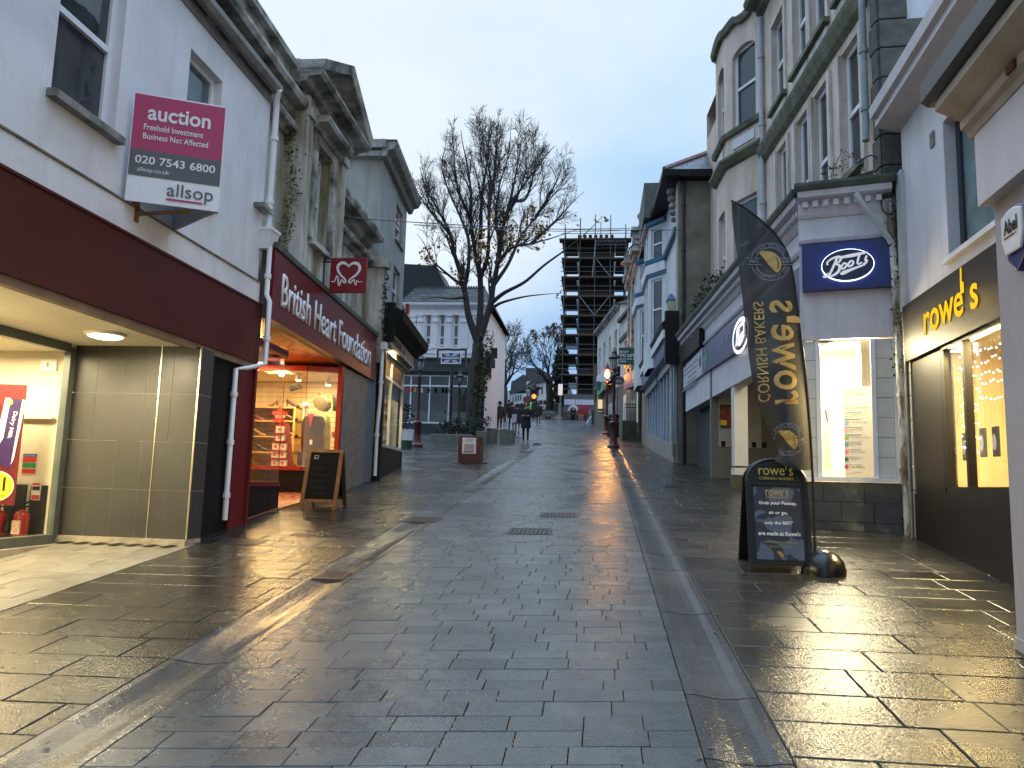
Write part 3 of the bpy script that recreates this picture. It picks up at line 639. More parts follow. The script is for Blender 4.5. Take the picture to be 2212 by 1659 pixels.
sx0,sz1=at_wall(*S(137,1901));sx1,sz0=at_wall(*S(165,1970))
t=thing('extinguisher_notice','small red, black and white notice on the board above the slim extinguisher','notice',(sx0,8.25,sz0))
m_=MB();m_.box(sx0,sx1,8.25,8.26,sz0,sz1);m_.build('board',white_paint,t)
for c,a,b,nm in(((0.6,0.04,0.02),0.88,0.98,'heading'),((0.02,0.02,0.02),0.58,0.80,'symbol'),((0.6,0.06,0.03),0.05,0.30,'red_band')):
 m_=MB();m_.box(sx0+0.01,sx1-0.01,8.246,8.25,sz0+(sz1-sz0)*a,sz0+(sz1-sz0)*b);m_.build(nm,surf('xnotice_'+nm,c,0.4,0.05),t)
sc_=0.918;A0=np.array([-4.90,7.175])*sc_;A1=np.array([-4.075,7.56])*sc_
FA=Frame(A0,A1,(0.3,-1));zt0=1.6+(5.58-1.6)*sc_;zb0=1.6+(4.39-1.6)*sc_;AW,AH=FA.len,zt0-zb0
t=thing('auction_board','pink, grey and white auction board fixed high on the white wall','sign',(-4.5,6.9,zb0))
m_=MB();m_.fbox(FA,0,AW,-0.02,0.0,zb0,zt0);bd=m_.build('board',upvc,t)
for nm,c,a,b in(('pink_panel',(0.40,0.022,0.105),0.475,0.985),('grey_panel',(0.085,0.092,0.105),0.235,0.475)):
 m_=MB();m_.fbox(FA,0.008,AW-0.008,0.001,0.004,zb0+AH*a,zb0+AH*b);m_.build(nm,surf('auction_'+nm,c,0.4,0.06,3),t)
fm=FA.mat(0,0.004,zb0)
text('auction',shifted(fm,AW*.5,AH*.825),white_letter,t,w=AW*.68,h=AH*.135,bold=0.02)
text('Freehold Investment',shifted(fm,AW*.13,AH*.69),white_letter,t,w=AW*.64,h=AH*.055,align='LEFT',bold=0.01)
text('Business Not Affected',shifted(fm,AW*.13,AH*.605),white_letter,t,w=AW*.70,h=AH*.055,align='LEFT',bold=0.01)
text('020 7543 6800',shifted(fm,AW*.5,AH*.385),white_letter,t,w=AW*.86,h=AH*.075,bold=0.015)
text('allsop.co.uk',shifted(fm,AW*.10,AH*.29),white_letter,t,w=AW*.34,h=AH*.05,align='LEFT')
gr_l=surf('grey_letter',(0.09,0.095,0.11),0.4,0.05)
text('allsop',shifted(fm,AW*.68,AH*.125),gr_l,t,w=AW*.50,h=AH*.155,bold=0.004)
m_=MB();flat([(AW*.43,AH*.045),(AW*.82,AH*.045),(AW*.82,AH*.062),(AW*.43,AH*.062)],fm,m_,0.005);m_.build('underline',MATS['auction_pink_panel'],t)
A2=np.array([-4.54,7.52]);FA2=Frame(A1,A2,(1,1))
m_=MB();m_.fbox(FA2,0.02,FA2.len,-0.02,0.0,zb0,zt0);m_.build('rear_board',surf('rear_board_grey',(0.42,0.42,0.44),0.6,0.1,3),t)
m_=MB();m_.box(-4.55,-4.50,6.78,6.84,zb0-0.14,zt0-.2);m_.tube([(-4.5,6.81,zb0-0.06),(-4.0,6.86,zb0-0.02)],0.02,6);m_.build('bracket',timber,t)
F2=Frame((-4.47,9.68),(-4.64,15.42),(1,0));L2=F2.len
b2=thing('shop_building','mouldy stucco building with a pediment above a red charity shopfront','building',(-5.2,12.5,gz(12.5)))
U=lambda px,py,d=0.0:F2.px(px,py,d)
Z0=4.2;pil_u,pil_z=U(*S(1185,236));bay1=U(*S(1353,720))[0];bay0=U(*S(1187,640))[0]
wA=[U(*S(900+630/1.844,100+860/1.844))[0],U(*S(900+737/1.844,100+1010/1.844))[0]]
zA1=U(*S(900+632/1.844,100+860/1.844))[1];zA0=U(*S(900+566/1.844,100+1560/1.844))[1]+0.05
wB0=U(*S(900+800/1.844,0))[0];zB1=U(*S(900+800/1.844,100+1392/1.844))[1]
wN0=U(*S(900+285/1.844,100+700/1.844))[0];wN1=U(*S(900+335/1.844,100+750/1.844))[0];zN1=U(*S(900+335/1.844,100+750/1.844))[1]
ZW=6.55;ZC=7.42
hA=(wA[0],wA[1]+0.03,zA0,zA1);hB=(bay1+0.32,bay1+0.95,zA0-0.02,zB1-0.02);hN=(-0.30,wN1,zA0-0.1,zN1)
m_=wall_faces(MB(),F2,-0.5,bay0,Z0,ZW+0.5,[hN],d=-0.28,t=0.16)
wall_faces(m_,F2,bay0,bay1,Z0,ZC+0.1,[hA],d=0.0,t=0.2);wall_faces(m_,F2,bay1,L2,Z0,ZW,[hB],d=-0.28,t=0.16)
m_.add([F2.P(bay1,0,Z0),F2.P(bay1,-0.3,Z0),F2.P(bay1,-0.3,ZC+0.1),F2.P(bay1,0,ZC+0.1)],[(0,1,2,3)])
m_.add([F2.P(bay0,0,Z0),F2.P(bay0,-1.2,Z0),F2.P(bay0,-1.2,ZC+0.1),F2.P(bay0,0,ZC+0.1)],[(0,1,2,3)])
shell(m_,F2,-0.5,L2,7.5,1.0,ZW,d=-0.28,ends=(False,True))
m_.build('wall',old_stucco,b2)
m_=MB()
for a,b in((bay0+0.04,bay0+0.30),(bay1-0.26,bay1-0.02)):
 m_.fbox(F2,a,b,0.002,0.05,Z0+0.4,ZC-0.02);m_.fbox(F2,a-0.02,b+0.02,0.002,0.09,ZC-0.35,ZC-0.20)
m_.fbox(F2,bay0+0.34,bay1-0.30,0.002,0.03,ZC-0.30,ZC-0.24)
m_.build('pilaster',old_stucco,b2)
m_=MB();u0,u1=bay0-0.32,bay1+0.36;um=(u0+u1)/2;zc=ZC
def corn(mb,F,u0,u1,z,h=0.22,out=0.34,d=0.0):return mb.moulding(F,u0,u1,[(d,z),(d+out*.3,z+h*.12),(d+out*.42,z+h*.45),(d+out*.9,z+h*.52),(d+out,z+h*.8),(d+out,z+h),(d-0.05,z+h)])
corn(m_,F2,u0,u1,zc,0.22,0.36)
for a,b in((u0,um),(um,u1)):
 za,zb=(zc+0.20,zc+0.86)if a==u0 else(zc+0.86,zc+0.20)
 m_.hexa([F2.P(a,-0.05,za),F2.P(b,-0.05,zb),F2.P(b,0.36,zb),F2.P(a,0.36,za),F2.P(a,-0.05,za+0.16),F2.P(b,-0.05,zb+0.16),F2.P(b,0.40,zb+0.16),F2.P(a,0.40,za+0.16)])
m_.hexa([F2.P(u0-0.02,-1.1,zc),F2.P(u0+0.1,-1.1,zc),F2.P(u0+0.1,0.0,zc),F2.P(u0-0.02,0.0,zc),F2.P(u0-0.02,-1.1,zc+0.36),F2.P(u0+0.1,-1.1,zc+0.36),F2.P(u0+0.1,0.0,zc+0.36),F2.P(u0-0.02,0.0,zc+0.36)])
m_.build('pediment',old_trim,b2)
m_=MB();m_.add([F2.P(u0+.1,0.0,zc+.2),F2.P(u1-.1,0.0,zc+.2),F2.P(um,0.0,zc+.9)],[(0,1,2)]);m_.add([F2.P(u0,-0.04,zc+.3),F2.P(um,-0.04,zc+1.0),F2.P(um,-3,zc+1.0),F2.P(u0,-3,zc+.3)],[(0,1,2,3)]);m_.add([F2.P(u1,-0.04,zc+.3),F2.P(um,-0.04,zc+1.0),F2.P(um,-3,zc+1.0),F2.P(u1,-3,zc+.3)],[(0,1,2,3)]);m_.build('tympanum',old_stucco,b2)
m_=MB();corn(m_,F2,-1.9,bay0-0.005,7.02,0.24,0.34,-0.28);corn(m_,F2,-1.9,bay0-0.005,6.70,0.18,0.20,-0.28);m_.fbox(F2,-1.9,bay0-0.005,-0.6,-0.12,7.262,7.62)
m_.fbox(F2,-1.95,bay0-0.006,-0.65,-0.02,7.622,7.72);m_.build('near_cornice',old_trim,b2)
m_=MB();corn(m_,F2,bay1+0.005,L2+0.02,6.42,0.30,0.36,-0.28);corn(m_,F2,bay1+0.005,L2-0.10,6.02,0.18,0.20,-0.28);m_.build('far_cornice',old_trim,b2)
window(F2,*hA,b2,d=-0.16,bars_h=((zA0+zA1)/2,),frame=white_paint,pane=pane_blue,sill=old_trim,sill_out=0.10,sill_h=0.08)
window(F2,*hB,b2,d=-0.40,bars_h=((hB[2]+hB[3])/2,),frame=white_paint,pane=pane_blue,sill=old_trim)
window(F2,*hN,b2,d=-0.40,bars_h=((hN[2]+hN[3])/2,),frame=white_paint,pane=pane_blue,sill=old_trim)
m_=MB();corn(m_,F2,wA[0]-0.26,wA[1]+0.30,zA1+0.14,0.20,0.30);
for a,b in((wA[0]-0.16,wA[0]-0.005),(wA[1]+0.035,wA[1]+0.19)):m_.fbox(F2,a,b,0.002,0.07,zA0,zA1+0.14)
m_.fbox(F2,wA[0]-0.005,wA[1]+0.035,0.002,0.06,zA1+0.01,zA1+0.14);m_.build('window_hood',old_trim,b2)
m_=MB();m_.box(-5.05,-4.52,15.40,15.56,4.0,6.02);m_.build('end_pier',old_stucco,b2);m_=MB();m_.box(-5.12,-4.44,15.32,15.60,6.02,6.20);m_.box(-5.06,-4.50,15.36,15.58,6.20,6.26);m_.build('pier_cap',old_trim,b2)
FB=Frame((-4.42,9.70),(-4.62,15.30),(1,0));fz=lambda u:4.66-0.026*u
m_=MB();m_.fbox(FB,0,FB.len,-0.03,0.05,3.69,4.66,-0.10,-0.145);fas2=m_.build('fascia',charity_red,b2)
m_=MB();m_.fbox(FB,-0.03,FB.len+0.03,-0.16,0.075,4.662,4.74,-0.145,-0.145);m_.fbox(FB,-0.03,FB.len,-0.12,-0.032,3.69,4.662,-0.1,-0.145);m_.build('flashing',lead_moss,b2)
u_a,z_a=FB.px(607,640,0.05);u_b,z_b=FB.px(800,765,0.05)
txm=FB.mat((u_a+u_b)/2,0.05,(z_a+z_b)/2+0.02)
text('British Heart Foundation',txm@Matrix.Rotation(math.radians(-1.6),4,'Z'),white_letter,fas2,w=u_b-u_a,h=0.47,ext=0.015,bold=0.012)
m_=MB();m_.add([FB.P(0,-0.03,3.69),FB.P(FB.len,-0.03,3.59),FB.P(FB.len,-3.9,3.60),FB.P(0,-3.9,3.62)],[(0,1,2,3)]);m_.build('soffit',orange_soffit,b2)
m_=MB();m_.box(-4.565,-4.53,9.24,9.64,gz(9)-.1,3.05);m_.box(-4.66,-4.50,9.645,9.70,gz(9)-.1,3.70);m_.build('near_pilaster',charity_red,b2)
m_=MB();m_.hexa([(-4.62,13.345,1.0),(-4.56,13.33,1.0),(-4.60,14.95,1.0),(-4.66,14.95,1.0),(-4.62,13.345,3.58),(-4.56,13.33,3.58),(-4.60,14.95,3.58),(-4.66,14.95,3.58)]);m_.build('granite_pier',granite,b2)
m_=MB();m_.box(-4.9,-4.60,14.96,15.40,1.0,4.4);m_.build('far_pilaster',surf('blue_grey_paint',(0.13,0.15,0.18),0.6,0.15,3),b2)
pipe([(-4.50,15.50,4.3),(-4.50,15.50,3.3),(-4.53,15.50,2.6),(-4.53,15.50,1.66)],0.04,upvc,b2,clips=[(-4.5,15.5,3.6),(-4.53,15.5,2.5)])
m_=MB();m_.box(-4.58,-4.42,15.42,15.60,4.28,4.44);m_.build('hopper',upvc,b2)
m_=MB();m_.box(-4.63,-4.55,13.22,13.34,1.35,3.58);m_.build('red_post',red_gloss,b2)
def shop_glazing(pts,z0,z1,parent,name,frame,posts=True,sill_h=0.07,riser=None,rz=None):
 f=MB();p=MB();rs=MB()
 for(a,b)in zip(pts[:-1],pts[1:]):
  Fq=Frame(a,b,(1,-1));f.fbox(Fq,0,Fq.len,-0.04,0.04,z0-sill_h,z0);f.fbox(Fq,0,Fq.len,-0.04,0.04,z1,z1+0.10)
  p.add([Fq.P(0,0,z0),Fq.P(Fq.len,0,z0),Fq.P(Fq.len,0,z1),Fq.P(0,0,z1)],[(0,1,2,3)])
  if riser:rs.fbox(Fq,0,Fq.len,-0.05,0.02,rz,z0-sill_h)
 if posts:
  for q in pts[1:-1]:f.box(q[0]-0.004,q[0]+0.004,q[1]-0.004,q[1]+0.004,z0,z1)
 w=f.build(name,frame,parent);p.build('pane',clear,w)
 if riser:rs.build('stall_riser',riser,w)
 return w
shop_glazing([(-9.0,12.95),(-5.14,13.08),(-4.62,13.28)],1.78,3.46,b2,'main_window',red_gloss,riser=black_paint,rz=1.2)
shop_glazing([(-4.70,9.70),(-4.76,11.20),(-6.3,11.45)],1.52,3.40,b2,'side_window',charity_red,riser=black_paint,rz=0.9)
m_=MB();m_.add([(-9.2,13.05,1.76),(-5.14,13.05,1.76),(-4.68,13.3,1.76),(-4.68,15.0,1.76),(-9.2,15.0,1.76)],[(0,1,2,3,4)]);m_.add([(-7.6,9.7,1.5),(-4.72,9.7,1.5),(-4.78,11.2,1.5),(-7.6,11.4,1.5)],[(0,1,2,3)]);m_.build('display_floor',surf('display_floor',(0.45,0.33,0.17),0.5,0.15,3),b2)
slat=brickish('slatwall',(0.62,0.48,0.27),(0.64,0.50,0.29),(0.25,0.17,0.08),6.0,0.10,0.008,'xz',0.5,0.2)
m_=MB();m_.box(-9.6,-4.64,15.0,15.05,1.0,3.62);m_.build('slatwall',slat,b2)
m_=MB();m_.box(-9.6,-9.5,9.6,15.0,0.8,3.62);m_.box(-9.6,-4.62,9.62,9.68,0.8,3.62);m_.build('interior_wall',surf('shop_wall_buff',(0.60,0.46,0.26),0.6,0.1,2),b2)
m_=MB();m_.add([(-9.5,13.0,3.53),(-4.66,13.15,3.53),(-4.68,15.0,3.53),(-9.5,15.0,3.53)],[(0,1,2,3)]);m_.add([(-9.5,9.7,3.45),(-4.75,9.7,3.45),(-4.8,11.2,3.45),(-9.5,11.4,3.45)],[(0,1,2,3)]);m_.build('interior_ceiling',ceil_white,b2)
spot_glow=glow('spot_glow',(1.0,0.78,0.38),30.0)
def dp(px,py,y):w=at_y(px,py,y);return float(w[0]),float(w[2])
for i,(sx,sy,yy,big)in enumerate(((1112,1472,13.7,1),(1175,1498,13.9,0),(1292,1517,14.2,0),(1030,1430,10.6,0))):
 x,z=dp(*S(sx,sy),yy);t=thing('spotlight',('bare bright spotlight shining towards the street, left in the charity window','track spotlight facing down above the black handbag','track spotlight facing down above the backpack','spotlight in the small side window by the entrance')[i],'spotlight',(x,yy,3.5),group='spotlights in the charity shop window')
 m_=MB();m_.tube([(x,yy,3.53 if yy>12 else 3.45),(x,yy,z+0.14)],0.012,6);m_.lathe((x,yy,z),[(0.055,0.005),(0.06,0.01),(0.05,0.11),(0.02,0.15)],12);m_.build('housing',upvc,t)
 m_=MB()
 if big:m_.ball((x,yy-0.03,z),0.055,8)
 else:m_.lathe((x,yy,z-0.004),[(0.05,0),(0.05,0.006)],12)
 m_.build('bulb',spot_glow,t)
 a=arealight('shop_spot',(x,yy-(0.12 if big else 0),z-0.05),0.25,34 if yy>12 else 24,(1.0,0.72,0.32),rot=(math.radians(-25 if big else 12),0,0));a.parent=t;a.matrix_parent_inverse=INV[t.name]
for y_,e in((14.2,55),):
 a=arealight('window_area_light',(-7.2,y_,3.50),3.2,e,(1.0,0.74,0.36),size_y=0.3);a.parent=b2;a.matrix_parent_inverse=INV[b2.name]
a=aim(arealight('entrance_fill',(-6.4,12.7,3.4),1.0,110,(1.0,0.62,0.22),size_y=.3),(.75,-.75,-.6));a.parent=b2;a.matrix_parent_inverse=INV[b2.name]  # added area light without a fitting, aimed out of the entrance and down
a=arealight('lobby_downlight',(-6.0,12.2,3.56),0.5,60,(1.0,0.50,0.16));a.parent=b2;a.matrix_parent_inverse=INV[b2.name]
shoe_cols={'brown':(0.10,0.035,0.02),'purple':(0.05,0.02,0.05),'tan':(0.30,0.17,0.07),'black':(0.012,0.011,0.012),'red':(0.22,0.02,0.02)}
def shoe(x,y,z,rz,colr,label,heel=0.07):
 t=thing('shoe',label,'shoe',(x,y,z),rz,group='shoes in the charity shop window')
 mt_=surf('shoe_'+colr,shoe_cols[colr],0.35,0.2,9);R=Matrix.Translation((x,y,z))@Matrix.Rotation(rz,4,'Z')
 m_=MB();pr=[(-0.11,heel+0.075,0.024),(-0.09,heel+0.045,0.032),(-0.02,heel*0.6+0.035,0.030),(0.06,0.028,0.038),(0.11,0.022,0.036),(0.145,0.014,0.014)]
 m_.tube([R@Vector((a,0,b))for a,b,c in pr],[c for a,b,c in pr],8);m_.build('upper',mt_,t,smooth=True)
 m_=MB();m_.tube([R@Vector((-0.09,0,heel+0.03)),R@Vector((-0.095,0,0.0))],[0.018,0.008],6);m_.build('heel',black_paint,t)
 return t
t=thing('shelf_unit','pale wooden shelf unit of shoes along the back of the charity window','shelf',(-7.6,14.7,1.76));SHX=dp(*S(1172,1690),14.6)[0]
shz=[dp(*S(1130,yy),14.5)[1]for yy in(1602,1656,1718,1780,1842)]
for z in shz:m_=MB();m_.box(-9.3,SHX,14.45,14.98,z-0.03,z);m_.build('shelf',surf('pale_wood',(0.55,0.36,0.14),0.45,0.15,4),t)
for xx in(SHX-0.02,SHX-1.1,SHX-2.2):
 m_=MB();m_.box(xx-0.02,xx+0.02,14.44,14.98,1.76,shz[0]);m_.build('upright',MATS['pale_wood'],t)
R=random.Random(4);cl_=['brown','black','purple','tan','black','red','black']
where=['top shelf','second shelf','third shelf','fourth shelf','bottom shelf']
sx_list=[(0,1145,0.3,'purple'),(0,1072,2.8,'tan'),(1,1152,-0.5,'black'),(1,1140,0.4,'brown'),(2,1145,0.2,'black'),(3,1140,0.9,'black'),(2,1020,0.1,'tan'),(3,1010,2.9,'brown'),(4,1010,0.2,'black'),(1,1010,0.3,'red'),(1,985,2.7,'black'),(2,1000,0.5,'black'),(3,1040,0.3,'black'),(4,1150,0.3,'black')]
desc=['far right','left of the star','near the star','right of the star','right end','right part','left part','far left','left end','behind the side glass','leftmost','left middle','middle','right corner']
for i,(s_,px,rz,c)in enumerate(sx_list):
 x,_=dp(*S(px,1650),14.5);shoe(x,14.52,shz[s_],rz,c,f'{c} high-heeled shoe on the {where[s_]}, {desc[i]}')
def bag(name,label,cat,pts,y,thick,mat,handle=None):
 t=thing(name,label,cat,(float(np.mean([p[0]for p in pts])),y,min(p[1]for p in pts)))
 m_=MB();m_.prism([(p[0],y,p[1])for p in pts],(0,thick,0));m_.build('body',mat,t,bevel=0.02,smooth=True)
 if handle is not None:m_=MB();m_.tube(handle,0.014,6);m_.build('handle',mat,t)
 return t
Z=lambda px,py:(950+px/2.764,1350+py/2.764)
zz=lambda px,py,y:dp(*S(*Z(px,py)),y)
hb=[zz(*p,14.3)for p in((507,480),(605,432),(640,490),(530,527))]
x0,z0=hb[2];bag('handbag','small dark clutch bag hanging tilted below the track spotlight','handbag',hb,14.3,0.08,dark_grey,[(hb[1][0],14.34,hb[1][1]),(hb[1][0]+0.1,14.34,hb[1][1]-0.08),(x0,14.34,z0)])
bp_=[zz(*p,14.2)for p in((770,625),(800,590),(850,572),(905,590),(940,640),(938,700),(900,740),(840,735),(790,690))]
bag('backpack','round khaki backpack hung on the slatted wall above the jacket','backpack',bp_,14.2,0.22,surf('khaki',(0.085,0.06,0.025),0.8,0.3,9),[(*([zz(845,575,14.3)[0],14.3]),zz(845,575,14.3)[1]),(zz(848,545,14.3)[0],14.3,zz(848,545,14.3)[1]),(zz(868,545,14.3)[0],14.3,zz(868,545,14.3)[1]),(zz(872,575,14.3)[0],14.3,zz(872,575,14.3)[1])])
bt_=[zz(*p,14.5)for p in((985,560),(1070,560),(1060,610),(1055,680),(1065,740),(985,740),(995,690),(992,610))]
bag('boots','pair of black ankle boots hung beside the backpack','boots',bt_,14.5,0.12,black_paint)
rb_=[zz(*p,13.9)for p in((980,975),(1020,960),(1040,1000),(1085,1060),(1075,1085),(1030,1035),(985,1030))]
bag('red_handbag','red handbag hanging low at the right of the charity window','handbag',rb_,13.9,0.10,red_gloss)
YS=13.45;t=thing('card_stand','tall red card stand topped with a big red star, boxes of cards below','card stand',(*([zz(410,1455,YS)[0],YS]),1.78))
sc=zz(428,790,YS);rr=abs(zz(530,790,YS)[0]-zz(325,790,YS)[0])/2
star=[(sc[0]+rr*(1.0 if k%2==0 else 0.45)*math.sin(k*math.pi/5),sc[1]+rr*(1.08 if k%2==0 else 0.5)*math.cos(k*math.pi/5))for k in range(10)]
m_=MB();m_.prism([(p[0],YS-0.05,p[1])for p in star],(0,0.03,0));m_.build('star',surf('star_red',(0.55,0.05,0.045),0.35,0.1,4),t)
SM=Matrix(((1,0,0,sc[0]),(0,0,-1,YS-0.052),(0,1,0,sc[1]),(0,0,0,1)))
text('\u00a31.50',shifted(SM,0.02,-rr*0.12),white_letter,t,w=rr*1.0,h=rr*0.30,bold=0.03);text('Christmas',shifted(SM,-rr*.2,rr*0.25),white_letter,t,w=rr*0.8,h=rr*0.1)
bl,br=zz(335,1450,YS),zz(500,1450,YS);tl,tr=zz(375,870,YS),zz(475,870,YS)
m_=MB();m_.hexa([(bl[0],YS,1.78),(br[0],YS,1.78),(br[0],YS+0.3,1.78),(bl[0],YS+0.3,1.78),(tl[0],YS-0.02,tl[1]),(tr[0],YS-0.02,tr[1]),(tr[0],YS+0.2,tr[1]),(tl[0],YS+0.2,tl[1])]);m_.build('column',surf('stand_red',(0.30,0.012,0.03),0.4,0.1,4),t)
for i,(py,px0,px1)in enumerate(((945,385,470),(1030,380,480),(1130,345,500),(1215,335,492),(1310,330,497),(1405,325,500))):
 a=zz(px0,py+35,YS-0.05);b=zz(px1,py-35,YS-0.05);mid=(a[0]+b[0])/2
 for p,q in(((a[0],mid-0.01),(mid+0.01,b[0]))if i>1 else((a[0],b[0]),))if False else([(a[0],mid-0.008),(mid+0.008,b[0])]if i>1 else[(a[0],b[0])]):
  m_=MB();m_.box(p,q,YS-0.09,YS-0.02,a[1],b[1]);cbx=m_.build('card_box',upvc,t)
  m_=MB();m_.box(p+(q-p)*.3,q-(q-p)*.3,YS-0.094,YS-0.09,a[1]+(b[1]-a[1])*.3,b[1]-(b[1]-a[1])*.3);m_.build('print',surf('card_print',(0.55,0.16,0.14),0.5,0.4,30),cbx)
 m_=MB();m_.box(a[0]-0.02,b[0]+0.02,YS-0.12,YS,a[1]-0.025,a[1]);m_.build('ledge',MATS['stand_red'],t)
def garment(name,label,cx,y,prof,depth,mat,extra=None,lb=None):
 """prof: (half width, z) rings, elliptical torso shape"""
 t=thing(name,label,'jacket',(cx,y,prof[0][1]));m_=MB();n=18;vs=[]
 for w,z in prof:
  for k in range(n):a=2*math.pi*k/n;fold=1+0.05*math.sin(5*a+z*9);vs.append((cx+w*math.cos(a)*fold,y+min(w,depth)*math.sin(a)*fold,z))
 fs=[(i*n+k,i*n+(k+1)%n,(i+1)*n+(k+1)%n,(i+1)*n+k)for i in range(len(prof)-1)for k in range(n)];m_.add(vs,fs+[tuple(range(n))[::-1],tuple((len(prof)-1)*n+k for k in range(n))]);m_.build('body',mat,t,smooth=True)
 return t
YJ=13.75;jl,jr=zz(650,1000,YJ)[0],zz(905,1000,YJ)[0];jc,jw=(jl+jr)/2,(jr-jl)/2;jt,jb=zz(780,770,YJ)[1],zz(780,1190,YJ)[1]
jk=surf('dark_jacket',(0.020,0.014,0.012),0.75,0.4,9)
t=garment('jacket','black jacket with red collar on a torso stand in the charity window',jc,YJ,[(jw*.9,jb),(jw*.95,jb+.12),(jw*.92,jb+(jt-jb)*.55),(jw*1.0,jb+(jt-jb)*.75),(jw*.78,jt-0.06),(jw*.35,jt-0.01),(jw*.2,jt)],0.16,jk)
m_=MB();m_.prism([(jc-0.05,YJ-0.17,jt-0.02),(jc+0.06,YJ-0.17,jt-0.02),(jc+0.05,YJ-0.17,jt-0.10),(jc+0.01,YJ-0.185,jt-0.3),(jc-0.03,YJ-0.185,jt-0.12)],(0,0.02,0));m_.build('collar',surf('scarf_red',(0.40,0.02,0.02),0.6,0.1,5),t)
m_=MB();m_.prism([(jc+0.02,YJ-0.19,jb+.22),(jc+0.07,YJ-0.19,jb+.22),(jc+0.07,YJ-0.19,jb+.13),(jc+0.02,YJ-0.19,jb+.13)],(0,0.01,0));m_.build('price_tag',upvc,t)
YK=14.05;kl,kr=zz(860,900,YK)[0],zz(975,900,YK)[0];kt,kb=zz(880,775,YK)[1],zz(880,1170,YK)[1];kc=(kl+kr)/2;kw=(kr-kl)/2
garment('yellow_cardigan','pale yellow-green cardigan on a torso stand behind the black jacket',kc,YK,[(kw*1.0,kb),(kw*1.05,kb+0.3),(kw*.95,kb+(kt-kb)*.7),(kw*.75,kt-0.08),(kw*.3,kt)],0.14,surf('lime_knit',(0.50,0.52,0.16),0.8,0.2,8))
t=thing('torso_stand','white torso stand neck rising between the jackets','torso stand',(zz(705,700,13.9)[0],13.95,1.76));q=zz(705,685,13.95)
m_=MB();m_.tube([(q[0],13.95,1.77),(q[0],13.95,q[1]-0.05)],0.05,10);m_.build('column',upvc,t);m_=MB();m_.ball((q[0],13.95,q[1]),0.07,8);m_.build('cap',upvc,t)
jn=zz(650,1190,13.6);t=thing('jeans','pair of blue jeans hanging behind the wooden chalkboard','jeans',(jn[0],13.6,1.8));m_=MB();a,b=zz(625,1170,13.6)[0],zz(700,1170,13.6)[0];m_.hexa([(a,13.55,1.8),(b,13.55,1.8),(b,13.65,1.8),(a,13.65,1.8),(a,13.55,jn[1]),(b+.05,13.55,jn[1]),(b+.05,13.65,jn[1]),(a,13.65,jn[1])]);m_.build('denim',surf('denim',(0.05,0.075,0.12),0.8,0.3,20),t)
HY=11.9;hTL,hTR,hBL,hBR=[at_y(*S(1300+a/2.765,600+b/2.765),HY)for a,b in((10,1143),(403,1153),(5,1522),(388,1530))]
hx0,hx1,hz0,hz1=hTL[0]+.0,hTR[0],(hBL[2]+hBR[2])/2,(hTL[2]+hTR[2])/2
t=thing('hanging_sign','square red hanging sign with a white heart and heartbeat line','sign',(hx0,HY,hz0))
m_=MB();m_.box(hx0,hx1,HY,HY+0.06,hz0,hz1);m_.build('board',surf('sign_red',(0.21,0.010,0.018),0.35,0.08,3),t,bevel=0.006)
HM=Matrix(((1,0,0,(hx0+hx1)/2),(0,0,-1,HY-0.001),(0,1,0,(hz0+hz1)/2),(0,0,0,1)));s_=(hx1-hx0)/2
def heart_logo(mtx,s,parent,mat,z=0.004):
 P=lambda a,b:((a-200)/195.0*s,(1336-b)/195.0*s)
 lp=[(22,1405,4),(55,1405,5),(68,1380,5),(78,1347,6),(92,1360,7),(100,1410,8),(108,1450,8),(122,1420,7),(132,1385,6),(148,1400,8),(165,1418,8),(178,1405,9),(165,1375,9),(125,1340,11),(92,1290,13),(85,1245,15),(110,1212,16),(150,1205,15),(185,1225,10),(203,1250,6)]
 rp=[(203,1250,6),(222,1222,10),(258,1207,15),(300,1218,16),(322,1255,15),(312,1300,13),(280,1340,11),(235,1372,9),(212,1402,9),(228,1420,8),(250,1400,7),(268,1385,6),(280,1430,6),(290,1440,6),(298,1395,5),(318,1408,4),(360,1408,3)]
 m_=MB()
 for q in(lp,rp):
  k=spline([(*P(a,b),w/195.0*s)for a,b,w in q],5);stroke(k,0.01,mtx,m_,z)
 return m_.build('emblem',mat,parent)
heart_logo(HM,s_,t,white_letter)
m_=MB();wx=F2.P(HY-9.68,0,0)[0]
for z in(hz0+0.10*(hz1-hz0),hz1-0.10*(hz1-hz0)):m_.tube([(wx-0.02,HY+0.03,z),(hx0+0.01,HY+0.03,z)],0.014,6)
m_.tube([(wx+0.02,HY+0.03,hz0-0.02),(wx+0.02,HY+0.03,hz1+0.02)],0.014,6);m_.build('bracket',iron_black,t)
def aboard(F,label,w,h,spread,name='chalkboard'):pass
cb0,cb1=np.array([-4.37,11.13]),np.array([-3.82,11.13]);zb=gz(11.13)
t=thing('chalkboard','wooden A-frame chalkboard with a small white heart emblem, by the charity entrance','chalkboard',(-4.1,11.35,gz(11.35)))
